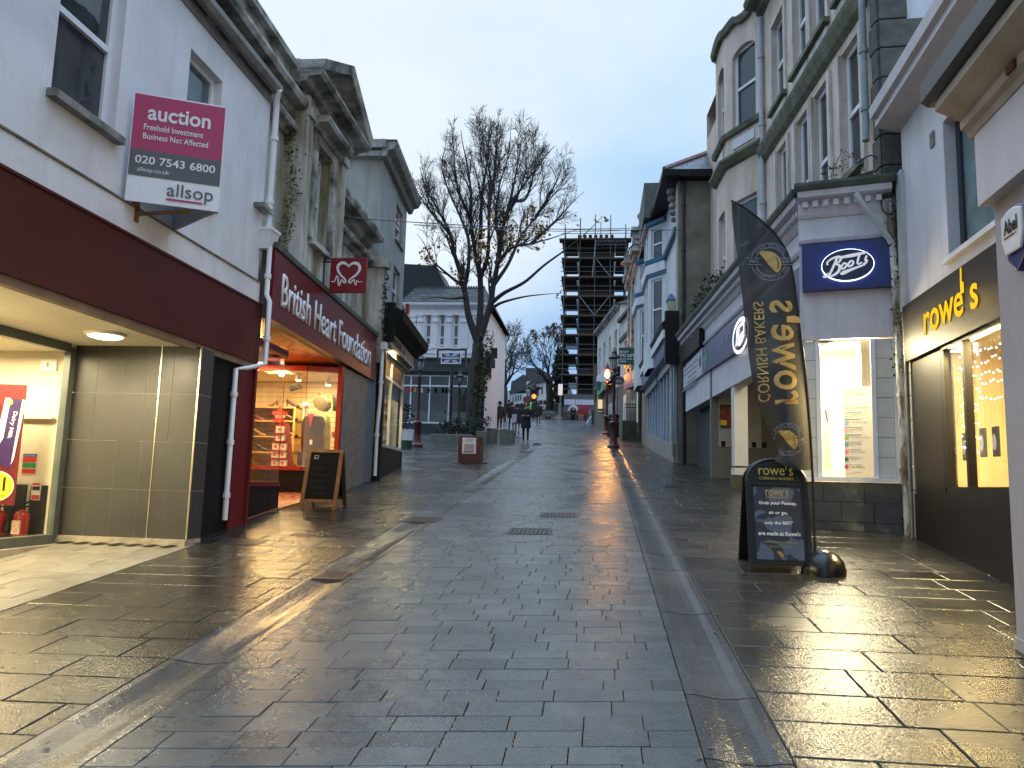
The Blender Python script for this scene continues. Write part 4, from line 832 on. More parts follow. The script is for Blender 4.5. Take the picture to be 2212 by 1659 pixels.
def leaf(y_bot,y_top,ztop,nm,chalk=True):
 zb_=gz(y_bot);fr=MB();L_=math.hypot(y_top-y_bot,ztop-zb_);dy,dz=(y_top-y_bot)/L_,(ztop-zb_)/L_
 sgn=-1 if y_bot<y_top else 1;nrm=Vector((0,sgn*dz,-sgn*dy))if True else None
 nrm=Vector((0,-dz,dy))if sgn<0 else Vector((0,dz,-dy))
 mt_=Matrix(((1,0,0,-4.095),(0,dy,nrm.y,y_bot),(0,dz,nrm.z,zb_),(0,0,0,1)))
 def bx(mb,x0,x1,v0,v1,n0,n1):mb.hexa([mt_@Vector(c)for c in((x0,v0,n0),(x1,v0,n0),(x1,v1,n0),(x0,v1,n0),(x0,v0,n1),(x1,v0,n1),(x1,v1,n1),(x0,v1,n1))])
 wd=0.278;bx(fr,-wd,-wd+0.055,0,L_,-0.015,0.018);bx(fr,wd-0.055,wd,0,L_,-0.015,0.018);bx(fr,-wd+0.055,wd-0.055,L_-0.05,L_,-0.013,0.016);bx(fr,-wd+0.055,wd-0.055,0.11,0.155,-0.013,0.016)
 f_=fr.build(nm,timber if chalk else surf('dark_timber',(0.07,0.035,0.015),0.5,0.3,6),t)
 pn=MB();bx(pn,-wd+0.055,wd-0.055,0.155,L_-0.05,-0.006,0.006);pn.build('slate_panel',surf('chalk_black',(0.010,0.010,0.0095),0.85,0.3,5,spec=.12,grime=(0.02,0.02,0.019),gamt=0.5,gscale=3,gstretch=(1,1,1)),f_)
 return mt_,L_,f_
mt_,L_,f_=leaf(11.13,11.36,2.02,'front_leaf');leaf(11.62,11.38,2.02,'rear_leaf',False)
heart_logo(shifted(mt_,-0.13,L_-0.13,0.006),0.05,f_,surf('chalk_white',(0.5,0.5,0.5),0.6))
m_=MB();R=random.Random(2)
chalk_faint=surf('chalk_faint',(0.065,0.065,0.06),0.8)
for i,(txt,w)in enumerate((('Donate in',.24),('our store',.22),('today',.15))):
 text(txt,shifted(mt_,0.0,L_-0.33-0.11*i,0.006),chalk_faint,f_,w=w,h=0.05,shear=0.2,name='chalk_writing')if i==9 else None
for i in range(5):
 yy=L_-0.30-0.095*i;x=-0.17+R.random()*.04;pts=[]
 while x<0.15-R.random()*.06:pts.append((x,yy+R.uniform(-0.012,0.014)));x+=R.uniform(0.006,0.014)
 stroke(pts,0.0012,mt_,m_,0.0065)
m_.build('chalk_writing',chalk_faint,f_)
F3=Frame((-4.60,15.62),(-4.93,19.2),(1,0));L3=F3.len
b3=thing('corner_shop','small lit corner shop with a black cornice and cream fascia','building',(-4.9,17.5,gz(17.5)))
cream_f=surf('cream_fascia',(0.40,0.35,0.32),0.55,0.15,3,grime=(0.2,0.17,0.15),gamt=0.5)
U3=lambda p,d=0.0:F3.px(*S(*p),d)
Cq=lambda px,py:(1400+px/2.765,1100+py/2.765)
zf1=U3(Cq(330,490),.18)[1];zf0=U3(Cq(320,650),.18)[1];uf1=U3(Cq(635,850),.18)[0]
m_=MB();m_.fbox(F3,0.02,uf1,0.0,0.18,zf0,zf1,-0.02,-0.04);fs3=m_.build('fascia',cream_f,b3)
m_=MB();m_.fbox(F3,0.03,uf1-0.02,0.18,0.20,zf0,zf0+0.05,-0.02,-0.02);m_.build('trim',surf('pale_blue_trim',(0.42,0.45,0.48),0.5),fs3)
fm3=F3.mat(uf1*0.30,0.182,(zf0+zf1)/2);rust=surf('faded_rust',(0.17,0.10,0.095),0.6,0.3,20)
m_=MB();hh=(zf1-zf0);x=-0.62
R=random.Random(5)
while x<0.60:
 w=R.uniform(0.05,0.09);flat([(x,-hh*.27),(x+w,-hh*.27),(x+w,hh*.27),(x,hh*.27)],fm3,m_,0.004);x+=w+0.035
m_.build('worn_lettering',rust,fs3)
m_=MB();flat(ellipse(0.95,-0.02,0.10,hh*.38,20),fm3,m_,0.005);m_.build('emblem',surf('worn_red',(0.14,0.035,0.035),0.6),fs3)
m_=MB();cz=zf1
m_.moulding(F3,-0.02,uf1+0.42,[(-0.1,cz-0.02),(0.22,cz),(0.30,cz+0.10),(0.46,cz+0.18),(0.50,cz+0.36),(0.34,cz+0.44),(-0.1,cz+0.52)]);m_.fbox(F3,-0.05,0.04,-0.1,0.30,cz-0.3,cz+0.55);m_.build('cornice',surf('black_cornice',(0.010,0.011,0.010),0.7,0.3,5,spec=0.2),b3)
m_=MB();m_.fbox(F3,-0.06,0.10,-0.02,0.14,gz(15.6)-.1,cz);m_.build('pilaster',black_paint,b3)
uw1=U3(Cq(530,985),0.02)[0];zt=U3(Cq(318,800),.02)[1];ztr=U3(Cq(302,1035),.02)[1];zsl=U3((950+1215/2.212,1300+985/2.212),.02)[1]
m_=MB();m_.fbox(F3,0.10,uf1,-0.02,0.10,zt,zf0-0.02);m_.build('blind_box',surf('olive_box',(0.16,0.16,0.12),0.6,0.3,4),b3)
m_=MB();m_.fbox(F3,0.10,uw1,-0.03,0.03,zsl-0.07,zsl);m_.fbox(F3,0.10,uw1,-0.03,0.03,ztr-0.03,ztr+0.03);m_.fbox(F3,0.10,uw1,-0.03,0.03,zt-0.05,zt)
for u in(0.13,0.10+(uw1-.1)*.45,uw1-0.03):m_.fbox(F3,u-0.035,u+0.035,-0.03,0.032,zsl,zt)
sw3=m_.build('shop_window',surf('pale_frame',(0.52,0.52,0.48),0.45,0.1,4),b3)
m_=MB();m_.add([F3.P(.1,0,zsl),F3.P(uw1,0,zsl),F3.P(uw1,0,ztr),F3.P(.1,0,ztr)],[(0,1,2,3)]);m_.build('pane',clear,sw3)
m_=MB();m_.add([F3.P(.1,-0.01,ztr),F3.P(uw1,-0.01,ztr),F3.P(uw1,-0.01,zt),F3.P(.1,-0.01,zt)],[(0,1,2,3)]);m_.build('frosted_pane',glass('frosted',(0.75,0.72,0.62),0.6,0.2),sw3)
m_=MB();m_.fbox(F3,0.10,uw1+0.05,-0.06,0.06,gz(15.5)-.2,zsl-0.07);m_.build('stall_riser',black_paint,b3)
m_=MB();e=F3.P(uw1,0,0);e2=F3.P(L3,-0.9,0)
m_.add([(e.x,e.y,gz(18)),(e2.x,e2.y+0.3,gz(18)),(e2.x,e2.y+.3,zf0),(e.x,e.y,zf0)],[(0,1,2,3)]);m_.build('return_wall',dark_grey,b3)
m_=MB();m_.fbox(F3,0.1,L3,-1.2,-1.15,1.5,zt+.2);m_.fbox(F3,0.04,0.10,-1.2,-0.05,1.5,zt+.2);m_.fbox(F3,0.1,L3,-1.2,-0.03,zt+.18,zt+.22);m_.fbox(F3,.1,L3,-.07,-.03,zt-.03,zt+.18);m_.fbox(F3,.1,L3,-1.2,-.05,zsl-.1,zsl-.06);m_.fbox(F3,L3-.05,L3,-1.2,-.4,1.5,zt+.2);m_.build('interior_wall',cream_wall,b3)
a=arealight('corner_shop_tube',F3.P(L3*.35,-0.55,zt+.12),1.6,330,(1.0,0.82,0.44),size_y=.5);a.parent=b3;a.matrix_parent_inverse=INV[b3.name]
t=thing('display_shelves','tiers of small dark and shiny goods on shelves in the corner shop window','shelves',F3.P(L3*.3,-0.4,zsl))
R=random.Random(9)
for k in range(5):
 z=zsl+0.04+k*(ztr-zsl)/5.0;m_=MB();m_.fbox(F3,0.14,uw1-.05,-0.55,-0.18,z-0.02,z);sh=m_.build('shelf',clear,t)
 for cidx,cc in enumerate(((0.02,0.018,0.015),(0.30,0.20,0.06),(0.10,0.04,0.02),(0.5,0.46,0.36))):
  m_=MB();u=0.2+R.random()*.1
  while u<uw1-0.12:
   w=R.uniform(0.05,0.12);h_=R.uniform(0.07,0.22)
   if R.random()<0.6:m_.lathe(F3.P(u+w/2,-0.3-R.random()*.15,z),[(w*.4,0),(w*.5,h_*.3),(w*.42,h_*.7),(w*.15,h_)],8)
   u+=w+R.uniform(0.03,0.16)
  if m_.f:m_.build('ornaments',surf('ornament_%d'%cidx,cc,0.25,0.4,20,metal=0.2),sh)
F4=Frame((-4.72,15.62),(-4.98,18.75),(1,0));L4=F4.len;bq=lambda a,b:(1300+a/2.765,600+b/2.765)
b4=thing('grey_house','grey rendered house with a hipped slate roof above the corner shop','building',(-6,17,gz(17)))
U4=lambda a,b,d=0:F4.px(*S(*bq(a,b)),d)
ze=U4(655,190)[1];hw1=(U4(752,0)[0],U4(828,0)[0],U4(735,975)[1],U4(755,610)[1]);hw2=(U4(722,0)[0]+.02,U4(805,0)[0],5.6,U4(722,1262)[1]);hw1=(hw1[0],hw1[1],hw1[2],min(hw1[3],ze-.35))
hw2=(hw1[0],hw1[1],hw2[2],hw2[3])
m_=wall_faces(MB(),F4,0,L4,3.5,ze,[hw1,hw2],t=0.14);shell(m_,F4,0,L4,6.5,0.5,ze);m_.build('wall',grey_render,b4)
m_=MB();m_.moulding(F4,-0.25,L4+0.25,[(0,ze-0.12),(0.10,ze-0.10),(0.14,ze+0.02),(0.26,ze+0.06),(0.32,ze+0.18),(0.32,ze+0.24),(0.0,ze+0.24)])
q0=F4.P(0,0,0);m_.box(q0.x-6,q0.x+0.02,q0.y-0.25,q0.y-0.002,ze-0.10,ze+0.02);m_.box(q0.x-6,q0.x+0.12,q0.y-0.32,q0.y,ze+0.06,ze+0.24);m_.build('cornice',surf('grey_cornice',(0.30,0.30,0.29),0.7,0.25,4,grime=BLACKGREEN,gamt=0.8,gscale=2.5),b4)
m_=MB();zr=ze+0.24;c0=F4.P(-0.3,0.33,zr);c1=F4.P(L4+.3,0.33,zr);c2=F4.P(L4+.3,-6.8,zr);c3=F4.P(-0.3,-6.8,zr);r0=F4.P(1.5,-2.6,zr+0.72);r1=F4.P(L4-1.4,-2.6,zr+0.72)
m_.add([c0,c1,r1,r0],[(0,1,2,3)]);m_.add([c3,c0,r0],[(0,1,2)]);m_.add([c1,c2,r1],[(0,1,2)]);m_.add([c2,c3,r0,r1],[(0,1,2,3)]);m_.build('roof',slate,b4)
window(F4,*hw1,b4,d=-0.08,bars_h=((hw1[2]+hw1[3])/2,hw1[3]-.28),frame=white_paint,pane=darkpane('louvre_pane',(0.015,0.018,0.02),0.1),sill=old_trim)
window(F4,*hw2,b4,d=-0.08,bars_h=((hw2[2]+hw2[3])/2,),frame=white_paint,sill=old_trim)
t=thing('alarm_box','small red burglar alarm box on the corner of the grey house','alarm box',F4.P(L4-.35,0.08,6.0));ua,za=F4.px(*S(1400+550/2.765,1100+325/2.765))
m_=MB();m_.fbox(F4,ua-.10,ua+.10,0.0,0.09,za-.14,za+.14);m_.build('case',red_gloss,t,bevel=0.02);m_=MB();m_.fbox(F4,ua-.06,ua+.06,0.02,0.08,za-.20,za-.145);m_.build('strobe',upvc,t)
weed_mat=surf('weed_green',(0.035,0.055,0.02),0.8,0.4,9)
def leafy(name,label,cat,pts,n,size,mat,spread,group=None,seed=1,kind=None,stem=None):
 R=random.Random(seed);c=np.mean(pts,axis=0);o=None
 m_=MB()
 for i in range(n):
  p=Vector(pts[R.randrange(len(pts))])+Vector((R.gauss(0,spread[0]),R.gauss(0,spread[1]),R.gauss(0,spread[2])))
  a=Vector((R.gauss(0,1),R.gauss(0,1),R.gauss(0,.7))).normalized();b=a.cross(Vector((R.gauss(0,1),R.gauss(0,1),R.gauss(0,1)))).normalized();s=size*R.uniform(.5,1.3)
  m_.add([p-a*s,p+b*s*.5,p+a*s,p-b*s*.5],[(0,1,2,3)])
 if cat is None:return m_
 t=thing(name,label,cat,c,group=group);m_.build('leaves',mat,t)
 if stem:m_=MB();m_.tube(stem,0.012,5);m_.build('stem',timber,t)
 return t
leafy('wall_weed','line of dark weeds growing down the joint beside the red heart sign','weed',[(-4.50,15.45,z)for z in np.linspace(4.5,6.0,9)],130,0.05,weed_mat,(0.04,0.05,0.06),seed=3)
leafy('wall_weed','fern-like moss hanging from the near cornice end of the stucco building','weed',[tuple(F2.P(bay0-0.01,-0.15-.06*math.sin(z*3),z))for z in np.linspace(5.0,7.0,18)],420,0.026,weed_mat,(0.07,0.02,0.10),seed=4)
YH=40.6;F5=Frame((-10.6,YH),(-6.12,YH),(0,-1))
def hp(px,py):w=at_y(px,py,YH);return float(w[0]),float(w[2])
r6=lambda a,b:(1600+a/4.1475,1050+b/4.1475)
U5=lambda a,b:(hp(*S(*r6(a,b)))[0]+10.6,hp(*S(*r6(a,b)))[1])
b5=thing('corner_building','white corner building with slim arched windows, slate roof and dark green shopfront','building',(-8,YH+2,gz(YH)))
zE=U5(100,610)[1];zR=U5(110,130)[1];zS=U5(300,1500)[1];L5=F5.len
wins=[]
for(xl,xr)in((312,420),(540,645),(765,872)):
 a,zt_=U5(xl,775);b,_=U5(xr,775);_,zb_=U5(xl,1330);wins.append((a,b,zb_,zt_))
wins.append((U5(1112,830)[0],U5(1172,830)[0],U5(1112,1170)[1],U5(1112,830)[1]))
white_blue=surf('white_masonry',(0.76,0.77,0.80),0.6,0.06,3,grime=(0.4,0.4,0.4),gamt=0.25)
m_=wall_faces(MB(),F5,0,L5,zS,zE,wins,t=0.2);shell(m_,F5,0,L5,9,gz(YH)-1,zE);m_.build('wall',white_blue,b5)
m_=MB();corn(m_,F5,-0.1,L5+0.15,zE-0.28,0.30,0.30);m_.fbox(F5,0,L5,0.002,0.06,zE-.62,zE-.36);m_.fbox(F5,0,L5,0.002,0.10,U5(0,1400)[1]-.06,U5(0,1400)[1]+.06);m_.fbox(F5,0,L5,0.002,0.12,zS,zS+.16);m_.build('cornice',white_blue,b5)
m_=MB();zcap=U5(0,890)[1]
for k in range(4):
 edges=[U5(100,0)[0]]+[]
ed=[(U5(215,0)[0],U5(300,0)[0]),(wins[0][1]+.08,wins[1][0]-.08),(wins[1][1]+.08,wins[2][0]-.08),(wins[2][1]+0.08,wins[2][1]+.5),(U5(100,0)[0]-.1,U5(205,0)[0]),(L5-.35,L5+.02)]
for i,(a,b)in enumerate(ed):
 top=wins[0][3]-0.02 if i<4 else zE-.64
 m_.fbox(F5,a,b,0.002,0.07,wins[0][2],top);m_.fbox(F5,a-0.04,b+0.04,0.002,0.12,zcap-0.06,zcap+0.06);m_.fbox(F5,a-0.05,b+0.05,0.002,0.13,top-0.1,top)
m_.build('pilaster',white_blue,b5)
net=darkpane('net_pane',(0.055,0.06,0.065),0.25,0.02,curtain=(0.09,0.095,0.10))
for i,h in enumerate(wins):
 if i<3:w=window(F5,*h,b5,d=-0.12,fw=0.09,bars_h=(U5(0,940)[1],U5(0,1145)[1],U5(0,1275)[1]),frame=white_paint,pane=net,sill=white_paint,sill_out=0.12)
 else:w=window(F5,*h,b5,d=-0.12,fw=0.08,bars_h=((h[2]+h[3])/2,),frame=white_paint,pane=net,sill=white_paint,sill_out=0.12)
 ar=MB();a,b,_,zt_=h;c=(a+b)/2;rr=(b-a)/2;q=[(c+rr*math.cos(t_),zt_-0.30+0.30*math.sin(t_))for t_ in np.linspace(0,math.pi,9)]
 for sgn in(0,1):
  pts=[p for p in q if(p[0]>=c-1e-6)==(sgn==0)];corner=(b,zt_)if sgn==0 else(a,zt_)
  if i<3:ar.prism([F5.P(p[0],-0.09,p[1])for p in pts]+[F5.P(corner[0],-0.09,corner[1])],F5.P(0,0.085,0)-F5.P(0,0,0))
 if i<3:ar.build('arch_head',white_blue,w)
m_=MB();ov=0.3
m_.add([F5.P(-.3,ov,zE),F5.P(L5+.3,ov,zE),F5.P(L5-.55,-3.0,zR),F5.P(-.3,-3.0,zR)],[(0,1,2,3)]);m_.add([F5.P(L5+.3,ov,zE),F5.P(L5+.3,-9,zE),F5.P(L5-.55,-5.0,zR),F5.P(L5-.55,-3.0,zR)],[(0,1,2,3)]);m_.add([F5.P(-.3,-9,zE),F5.P(L5+.3,-9,zE),F5.P(L5-.55,-5,zR),F5.P(-.3,-5,zR)],[(0,1,2,3)]);m_.add([F5.P(-.3,-3.0,zR),F5.P(L5-.55,-3.0,zR),F5.P(L5-.55,-5.0,zR),F5.P(-.3,-5.0,zR)],[(0,1,2,3)])
big_slate=brickish('weathered_slate',(0.045,0.055,0.060),(0.085,0.098,0.10),(0.010,0.011,0.012),0.62,0.27,0.035,'xz',0.7,0.7,spec=0.15,moss=(0.06,0.062,0.03));m_.build('roof',big_slate,b5)
m_=MB()
for i in range(26):u=0.05+i*0.15;m_.fbox(F5,u,u+0.09,-3.06,-2.98,zR-.02,zR+0.14)
m_.fbox(F5,-.3,L5-.55,-3.1,-2.94,zR-.06,zR+.05);m_.build('ridge_tiles',surf('ridge_clay',(0.06,0.055,0.055),0.7),b5)
gb=[hp(*S(*r6(-60,-120))),hp(*S(*r6(340,-5))),hp(*S(*r6(480,140)))]
m_=MB();m_.hexa([(-13,YH+3.6,zR-1),(gb[2][0]+.5,YH+3.6,zR-1),(gb[2][0]+.5,YH+7,zR-1),(-13,YH+7,zR-1),(-13,YH+3.6,zR+1.75),(gb[1][0]-.3,YH+3.6,zR+1.55),(gb[1][0]-.3,YH+7,zR+1.55),(-13,YH+7,zR+1.75)]);m_.build('rear_roof',dark_grey,b5)
green_dark=surf('dark_green_front',(0.022,0.033,0.034),0.4,0.2,4)
def up(h_):return h_
e5=lambda a,b:(1550+a/2.5527,1250+b/2.5527);H5=lambda a,b:(hp(*S(*e5(a,b)))[0]+10.6,hp(*S(*e5(a,b)))[1])
zft,zfb,zsb=H5(0,425)[1],H5(0,575)[1],H5(0,1055)[1]
m_=MB();m_.fbox(F5,0,L5+.1,0.0,0.22,H5(0,545)[1],zft);m_.fbox(F5,0,L5+.15,0.0,0.38,zft,zft+.10);fs5=m_.build('fascia',green_dark,b5)
m_=MB();m_.fbox(F5,0,L5+.08,0.0,0.14,zfb+.02,H5(0,545)[1]);m_.build('awning_box',dark_grey,b5)
a,b=H5(122,505),H5(212,505);text('ERS',F5.mat((a[0]*1.5-b[0]*.5+b[0])/2,0.225,a[1]),white_letter,fs5,w=(b[0]-a[0])*1.5,h=H5(0,478)[1]-H5(0,528)[1],ext=0.02)
m_=MB()
for v in(175,365,560,745):u=H5(v,700)[0];m_.fbox(F5,u-.035,u+.035,-0.05,0.02,zsb,zfb)
for zz_ in(H5(0,682)[1],zsb+.02,zfb-.03):m_.fbox(F5,0,L5-.4,-0.05,0.025,zz_-.04,zz_+.04)
sw5=m_.build('shop_window',white_paint,b5)
m_=MB();m_.add([F5.P(0,-.02,zsb),F5.P(L5-.4,-.02,zsb),F5.P(L5-.4,-.02,zfb),F5.P(0,-.02,zfb)],[(0,1,2,3)]);m_.build('pane',darkpane('shop_dark_pane',(0.012,0.016,0.016),0.06,0.02),sw5)
m_=MB();m_.add([F5.P(0,-.012,zsb),F5.P(L5-.45,-.012,zsb),F5.P(L5-.45,-.012,H5(0,940)[1]),F5.P(0,-.012,H5(0,940)[1])],[(0,1,2,3)]);m_.build('frosted_band',surf('frosted_green',(0.095,0.125,0.12),0.5,0.2,3),sw5)
m_=MB();m_.fbox(F5,-.1,L5-.36,-0.1,0.06,gz(YH)-1.2,zsb-.03);m_.fbox(F5,L5-.40,L5,-0.1,0.08,gz(YH)-1,zfb);m_.build('stall_riser',surf('black_green_riser',(0.014,0.018,0.018),0.35,0.2,4),b5)
R=random.Random(3);bc=[(0.03,0.05,0.3),(0.5,0.03,0.03),(0.6,0.6,0.6),(0.02,0.2,0.06),(0.45,0.3,0.03)]
t=thing('bunting','string of small national flags inside the dark shop window','bunting',F5.P(2,0.03,H5(0,720)[1]))
for k,cc in enumerate(bc):
 m_=MB()
 for i in range(22):
  if R.randrange(5)==k:u=0.3+i*0.19;z=H5(0,705)[1];m_.fbox(F5,u,u+0.11,0.022,0.026,z-.24,z)
 m_.build('flag',surf('bunting_%d'%k,cc,0.7),t)
F5b=Frame((-6.12,YH),(-6.62,YH+4),(1,0));m_=wall_faces(MB(),F5b,0,F5b.len,zS,zE,[(0.8,1.7,zS+.6,zS+2.6)],t=.2);m_.build('side_wall',white_blue,b5)
m_=MB();m_.fbox(F5b,-0.1,F5b.len,0.0,0.35,zfb+.2,zft+.15);m_.moulding(F5b,-.1,F5b.len,[(0,zft+.1),(.4,zft+.15),(.5,zft+.35),(0,zft+.5)]);m_.fbox(F5b,0.0,F5b.len,-.1,.05,gz(YH)-.5,zS);m_.build('side_fascia',dark_grey,b5)
def hang_sign(px0,py0,px1,py1,y,label,mat,name='hanging_sign'):
 a=at_y(px0,py0,y);b=at_y(px1,py1,y);t=thing(name,label,'sign',(a[0],y,b[2]));m_=MB();m_.box(a[0],b[0],y,y+.12,b[2],a[2]);m_.build('board',mat,t)
 return t,a,b,Matrix(((1,0,0,(a[0]+b[0])/2),(0,0,-1,y-.002),(0,1,0,(a[2]+b[2])/2),(0,0,0,1)))
t,a,b,mm=hang_sign(*S(1927,1370),*S(1957,1411),43.0,'dark boxy sign projecting from the white corner building, above the blue one',dark_grey)
m_=MB();m_.box(-6.3,a[0],43.02,43.1,a[2]-.1,a[2]-.05);m_.build('bracket',iron_black,t)
t,a,b,mm=hang_sign(*S(1926,1415),*S(1948,1449),43.4,'small navy hanging sign with a white ring emblem beside the big tree',blue_dark)
m_=MB();q=ellipse(0,0,(b[0]-a[0])*.32,(a[2]-b[2])*.34,18,40,330);stroke(q,0.03,mm,m_);stroke(ellipse(0.04,-.05,(b[0]-a[0])*.2,(a[2]-b[2])*.18,14,150,450),0.03,mm,m_);m_.build('emblem',white_letter,t)
m_=MB();m_.box(-6.3,a[0],43.42,43.5,b[2]+.02,b[2]+.08);m_.build('bracket',iron_black,t)
YS2=33.5;c2=lambda a,b:S(1550+a/2.5527,1250+b/2.5527)
a=at_y(*c2(480,350),YS2);b=at_y(*c2(675,467),YS2);fa=at_y(*c2(436,312),YS2);fb=at_y(*c2(727,500),YS2);px_=at_y(*c2(570,900),YS2)[0]
t=thing('bank_sign','navy bank sign with a pale cross, held in a black frame on a tall post','sign',(px_,YS2,gz(YS2)))
m_=MB();w=.07
m_.box(fa[0],fa[0]+w,YS2,YS2+.1,fb[2],fa[2]);m_.box(fb[0]-w,fb[0],YS2,YS2+.1,fb[2],fa[2]);m_.box(fa[0]+w,fb[0]-w,YS2,YS2+.1,fa[2]-w,fa[2]);m_.box(fa[0]+w,fb[0]-w,YS2,YS2+.1,fb[2],fb[2]+w);m_.build('frame',iron_black,t)
m_=MB();m_.tube([(px_,YS2+.05,gz(YS2)-.1),(px_,YS2+.05,fb[2])],.075,10);m_.lathe((px_,YS2+.05,gz(YS2)),[(.13,0),(.12,.3),(.08,.4)],10);m_.build('post',iron_black,t,smooth=True)
m_=MB();m_.box(a[0],b[0],YS2-.03,YS2+.03,b[2],a[2]);pn=m_.build('panel',upvc,t)
m_=MB();m_.box(a[0]+.04,b[0]-.04,YS2-.035,YS2-.03,b[2]+.05,a[2]-.04);m_.build('face',surf('bank_navy',(0.012,0.02,0.11),.35),pn)
mm=Matrix(((1,0,0,(a[0]+b[0])/2),(0,0,-1,YS2-.037),(0,1,0,(a[2]+b[2])/2),(0,0,0,1)));W,H=(b[0]-a[0])/2,(a[2]-b[2])/2
m_=MB()
for sx in(1,-1):
 for sy in(1,-1):flat([(sx*W*.86,sy*H*.80),(sx*W*.28,sy*H*.80),(sx*W*.02,sy*H*.34),(sx*W*.50,sy*H*.34)],mm,m_,.002)
m_.build('cross',surf('pale_blue_band',(0.42,0.45,0.60),.4),pn);text('HALIFAX',mm,white_letter,pn,w=W*1.66,h=H*.42,bold=.03,ext=.003)
lantern_glass=glass('lantern_glass',(0.85,0.88,0.9),1.2,.05)
lamp_lit=glow('lamp_flame',(1.0,0.46,0.08),170.0);lamp_off=surf('lantern_frost',(0.45,0.45,0.43),.3,.1)
def lamp_post(x,y,h,label,lit=False):
 z=gz(y);t=thing('lamp_post',label,'lamp post',(x,y,z),group='Victorian style lamp posts');s=h/4.1
 m_=MB();m_.lathe((x,y,z-.05),[(0.26*s,0),(0.26*s,.12),(0.20*s,.16),(0.15*s,.25),(0.15*s,1.0*s),(0.18*s,1.04*s),(0.18*s,1.10*s),(0.10*s,1.16*s),(0.075*s,1.3*s),(0.06*s,3.0*s),(0.09*s,3.05*s),(0.06*s,3.1*s),(0.05*s,3.25*s)],14);m_.build('column',iron_red,t,smooth=True)
 m_=MB()
 for sg in(1,-1):m_.tube([(x,y,z+2.92*s),(x+sg*.28*s,y,z+2.92*s)],.018*s,6)
 m_.build('ladder_bar',iron_red,t)
 z0=z+3.25*s;c=[]
 fr=MB();n=6
 for k in range(n):
  a=2*math.pi*k/n;fr.tube([(x+.10*s*math.cos(a),y+.10*s*math.sin(a),z0),(x+.21*s*math.cos(a),y+.21*s*math.sin(a),z0+.48*s)],.012*s,5)
 fr.lathe((x,y,z0-.05*s),[(.05*s,0),(.11*s,.04*s),(.11*s,.06*s)],12);fr.lathe((x,y,z0+.47*s),[(.23*s,0),(.26*s,.03*s),(.20*s,.09*s),(.11*s,.20*s),(.10*s,.24*s),(.12*s,.26*s),(.06*s,.34*s),(.03*s,.37*s),(.045*s,.41*s),(.01*s,.48*s)],12)
 ln=fr.build('lantern',iron_red if lit else iron_black,t,smooth=True)
 g=MB();g.lathe((x,y,z0),[(.095*s,0),(.205*s,.47*s)],6);g.build('lantern_glass',lantern_glass,ln)
 bl=MB();bl.lathe((x,y,z0+.03*s),[(.03*s,0),(.085*s,.12*s),(.125*s,.28*s),(.09*s,.38*s),(.03*s,.42*s)],12);bl.build('mantle',lamp_lit if lit else lamp_off,ln,smooth=True)
 if lit:
  p=pointlight('lamp_light',(x,y-.3*s,z0+.25*s),260,(1.0,0.42,0.08),.16);p.parent=t;p.matrix_parent_inverse=INV[t.name]
 return t
pb=lambda px,py:on_ground(px,py)
def lamp_h(x,y,ptop):w=at_y(*ptop,y);return(w[2]-gz(y))/(3.25+.95)*4.1
q=pb(900,965);lamp_post(q[0],q[1],lamp_h(q[0],q[1],c2(245,318)),'unlit red and black lamp post left of the bank sign')
q=pb(1325,967);lamp_post(q[0],q[1],lamp_h(q[0],q[1],S(2200+885/4.1475,1350+70/4.1475)),'unlit lamp post at the right kerb, nearest of the pair')
q=pb(1310,938);lamp_post(q[0],q[1],lamp_h(q[0],q[1],S(2200+768/4.1475,1350+322/4.1475)),'lit lamp post glowing orange behind the unlit one at the right kerb',True)
x_,y_=at_y(*c2(655,900),38.5)[0],38.5;lamp_post(x_,y_,lamp_h(x_,y_,c2(655,520)),'thin lamp post with a dark lantern just right of the bank sign')
q=pb(1014,1001);kx,ky=q[0],q[1];kw=.27
k0=at_y(*c2(655,1190),ky);k1=at_y(*c2(880,1190),ky)
t=thing('notice_bollard','maroon box bollard with a framed poster, standing on a round iron plate','bollard',(kx,ky,gz(ky)))
m_=MB();m_.hexa([(k0[0],ky-.02,gz(ky)-.02),(k1[0]-.03,ky-.02,gz(ky)-.02),(k1[0]-.0,ky+.5,gz(ky)-.02),(k0[0]+.03,ky+.5,gz(ky)-.02),(k0[0],ky-.02,k0[2]),(k1[0]-.03,ky-.02,k0[2]),(k1[0],ky+.5,k0[2]),(k0[0]+.03,ky+.5,k0[2])]);m_.build('case',surf('bollard_maroon',(0.075,0.012,0.012),.35,.15,4),t,bevel=.015)
p0=at_y(*c2(693,1208),ky-.03);p1=at_y(*c2(824,1370),ky-.03)
m_=MB();m_.box(p0[0],p1[0],ky-.04,ky-.021,p1[2],p0[2]);pst=m_.build('poster',upvc,t)
m_=MB();W,H=p1[0]-p0[0],p0[2]-p1[2];m_.box(p0[0]+W*.15,p1[0]-W*.12,ky-.043,ky-.041,p1[2]+H*.18,p1[2]+H*.60);m_.build('print',surf('poster_print',(0.45,0.36,0.36),.6,.3,20),pst)
m_=MB();m_.box(p0[0]+W*.12,p1[0]-W*.12,ky-.0435,ky-.0415,p1[2]+H*.06,p1[2]+H*.16);
for i in range(3):m_.box(p0[0]+W*.2,p1[0]-W*.2,ky-.0435,ky-.0415,p0[2]-H*(.12+.08*i),p0[2]-H*(.10+.08*i))
m_.build('print_text',surf('poster_ink',(0.12,0.14,0.18),.6,.3,20),pst)
pt=MB();n=24;ring=[(kx+.5*math.cos(2*math.pi*k/n)-.02,ky+.25+.5*math.sin(2*math.pi*k/n))for k in range(n)];pt.add([(a,b,gz(b)+.02)for a,b in ring]+[(a,b,gz(b)-.03)for a,b in ring],[tuple(range(n))]+[(i,(i+1)%n,n+(i+1)%n,n+i)for i in range(n)]);pt.build('base_plate',cast_iron,t)
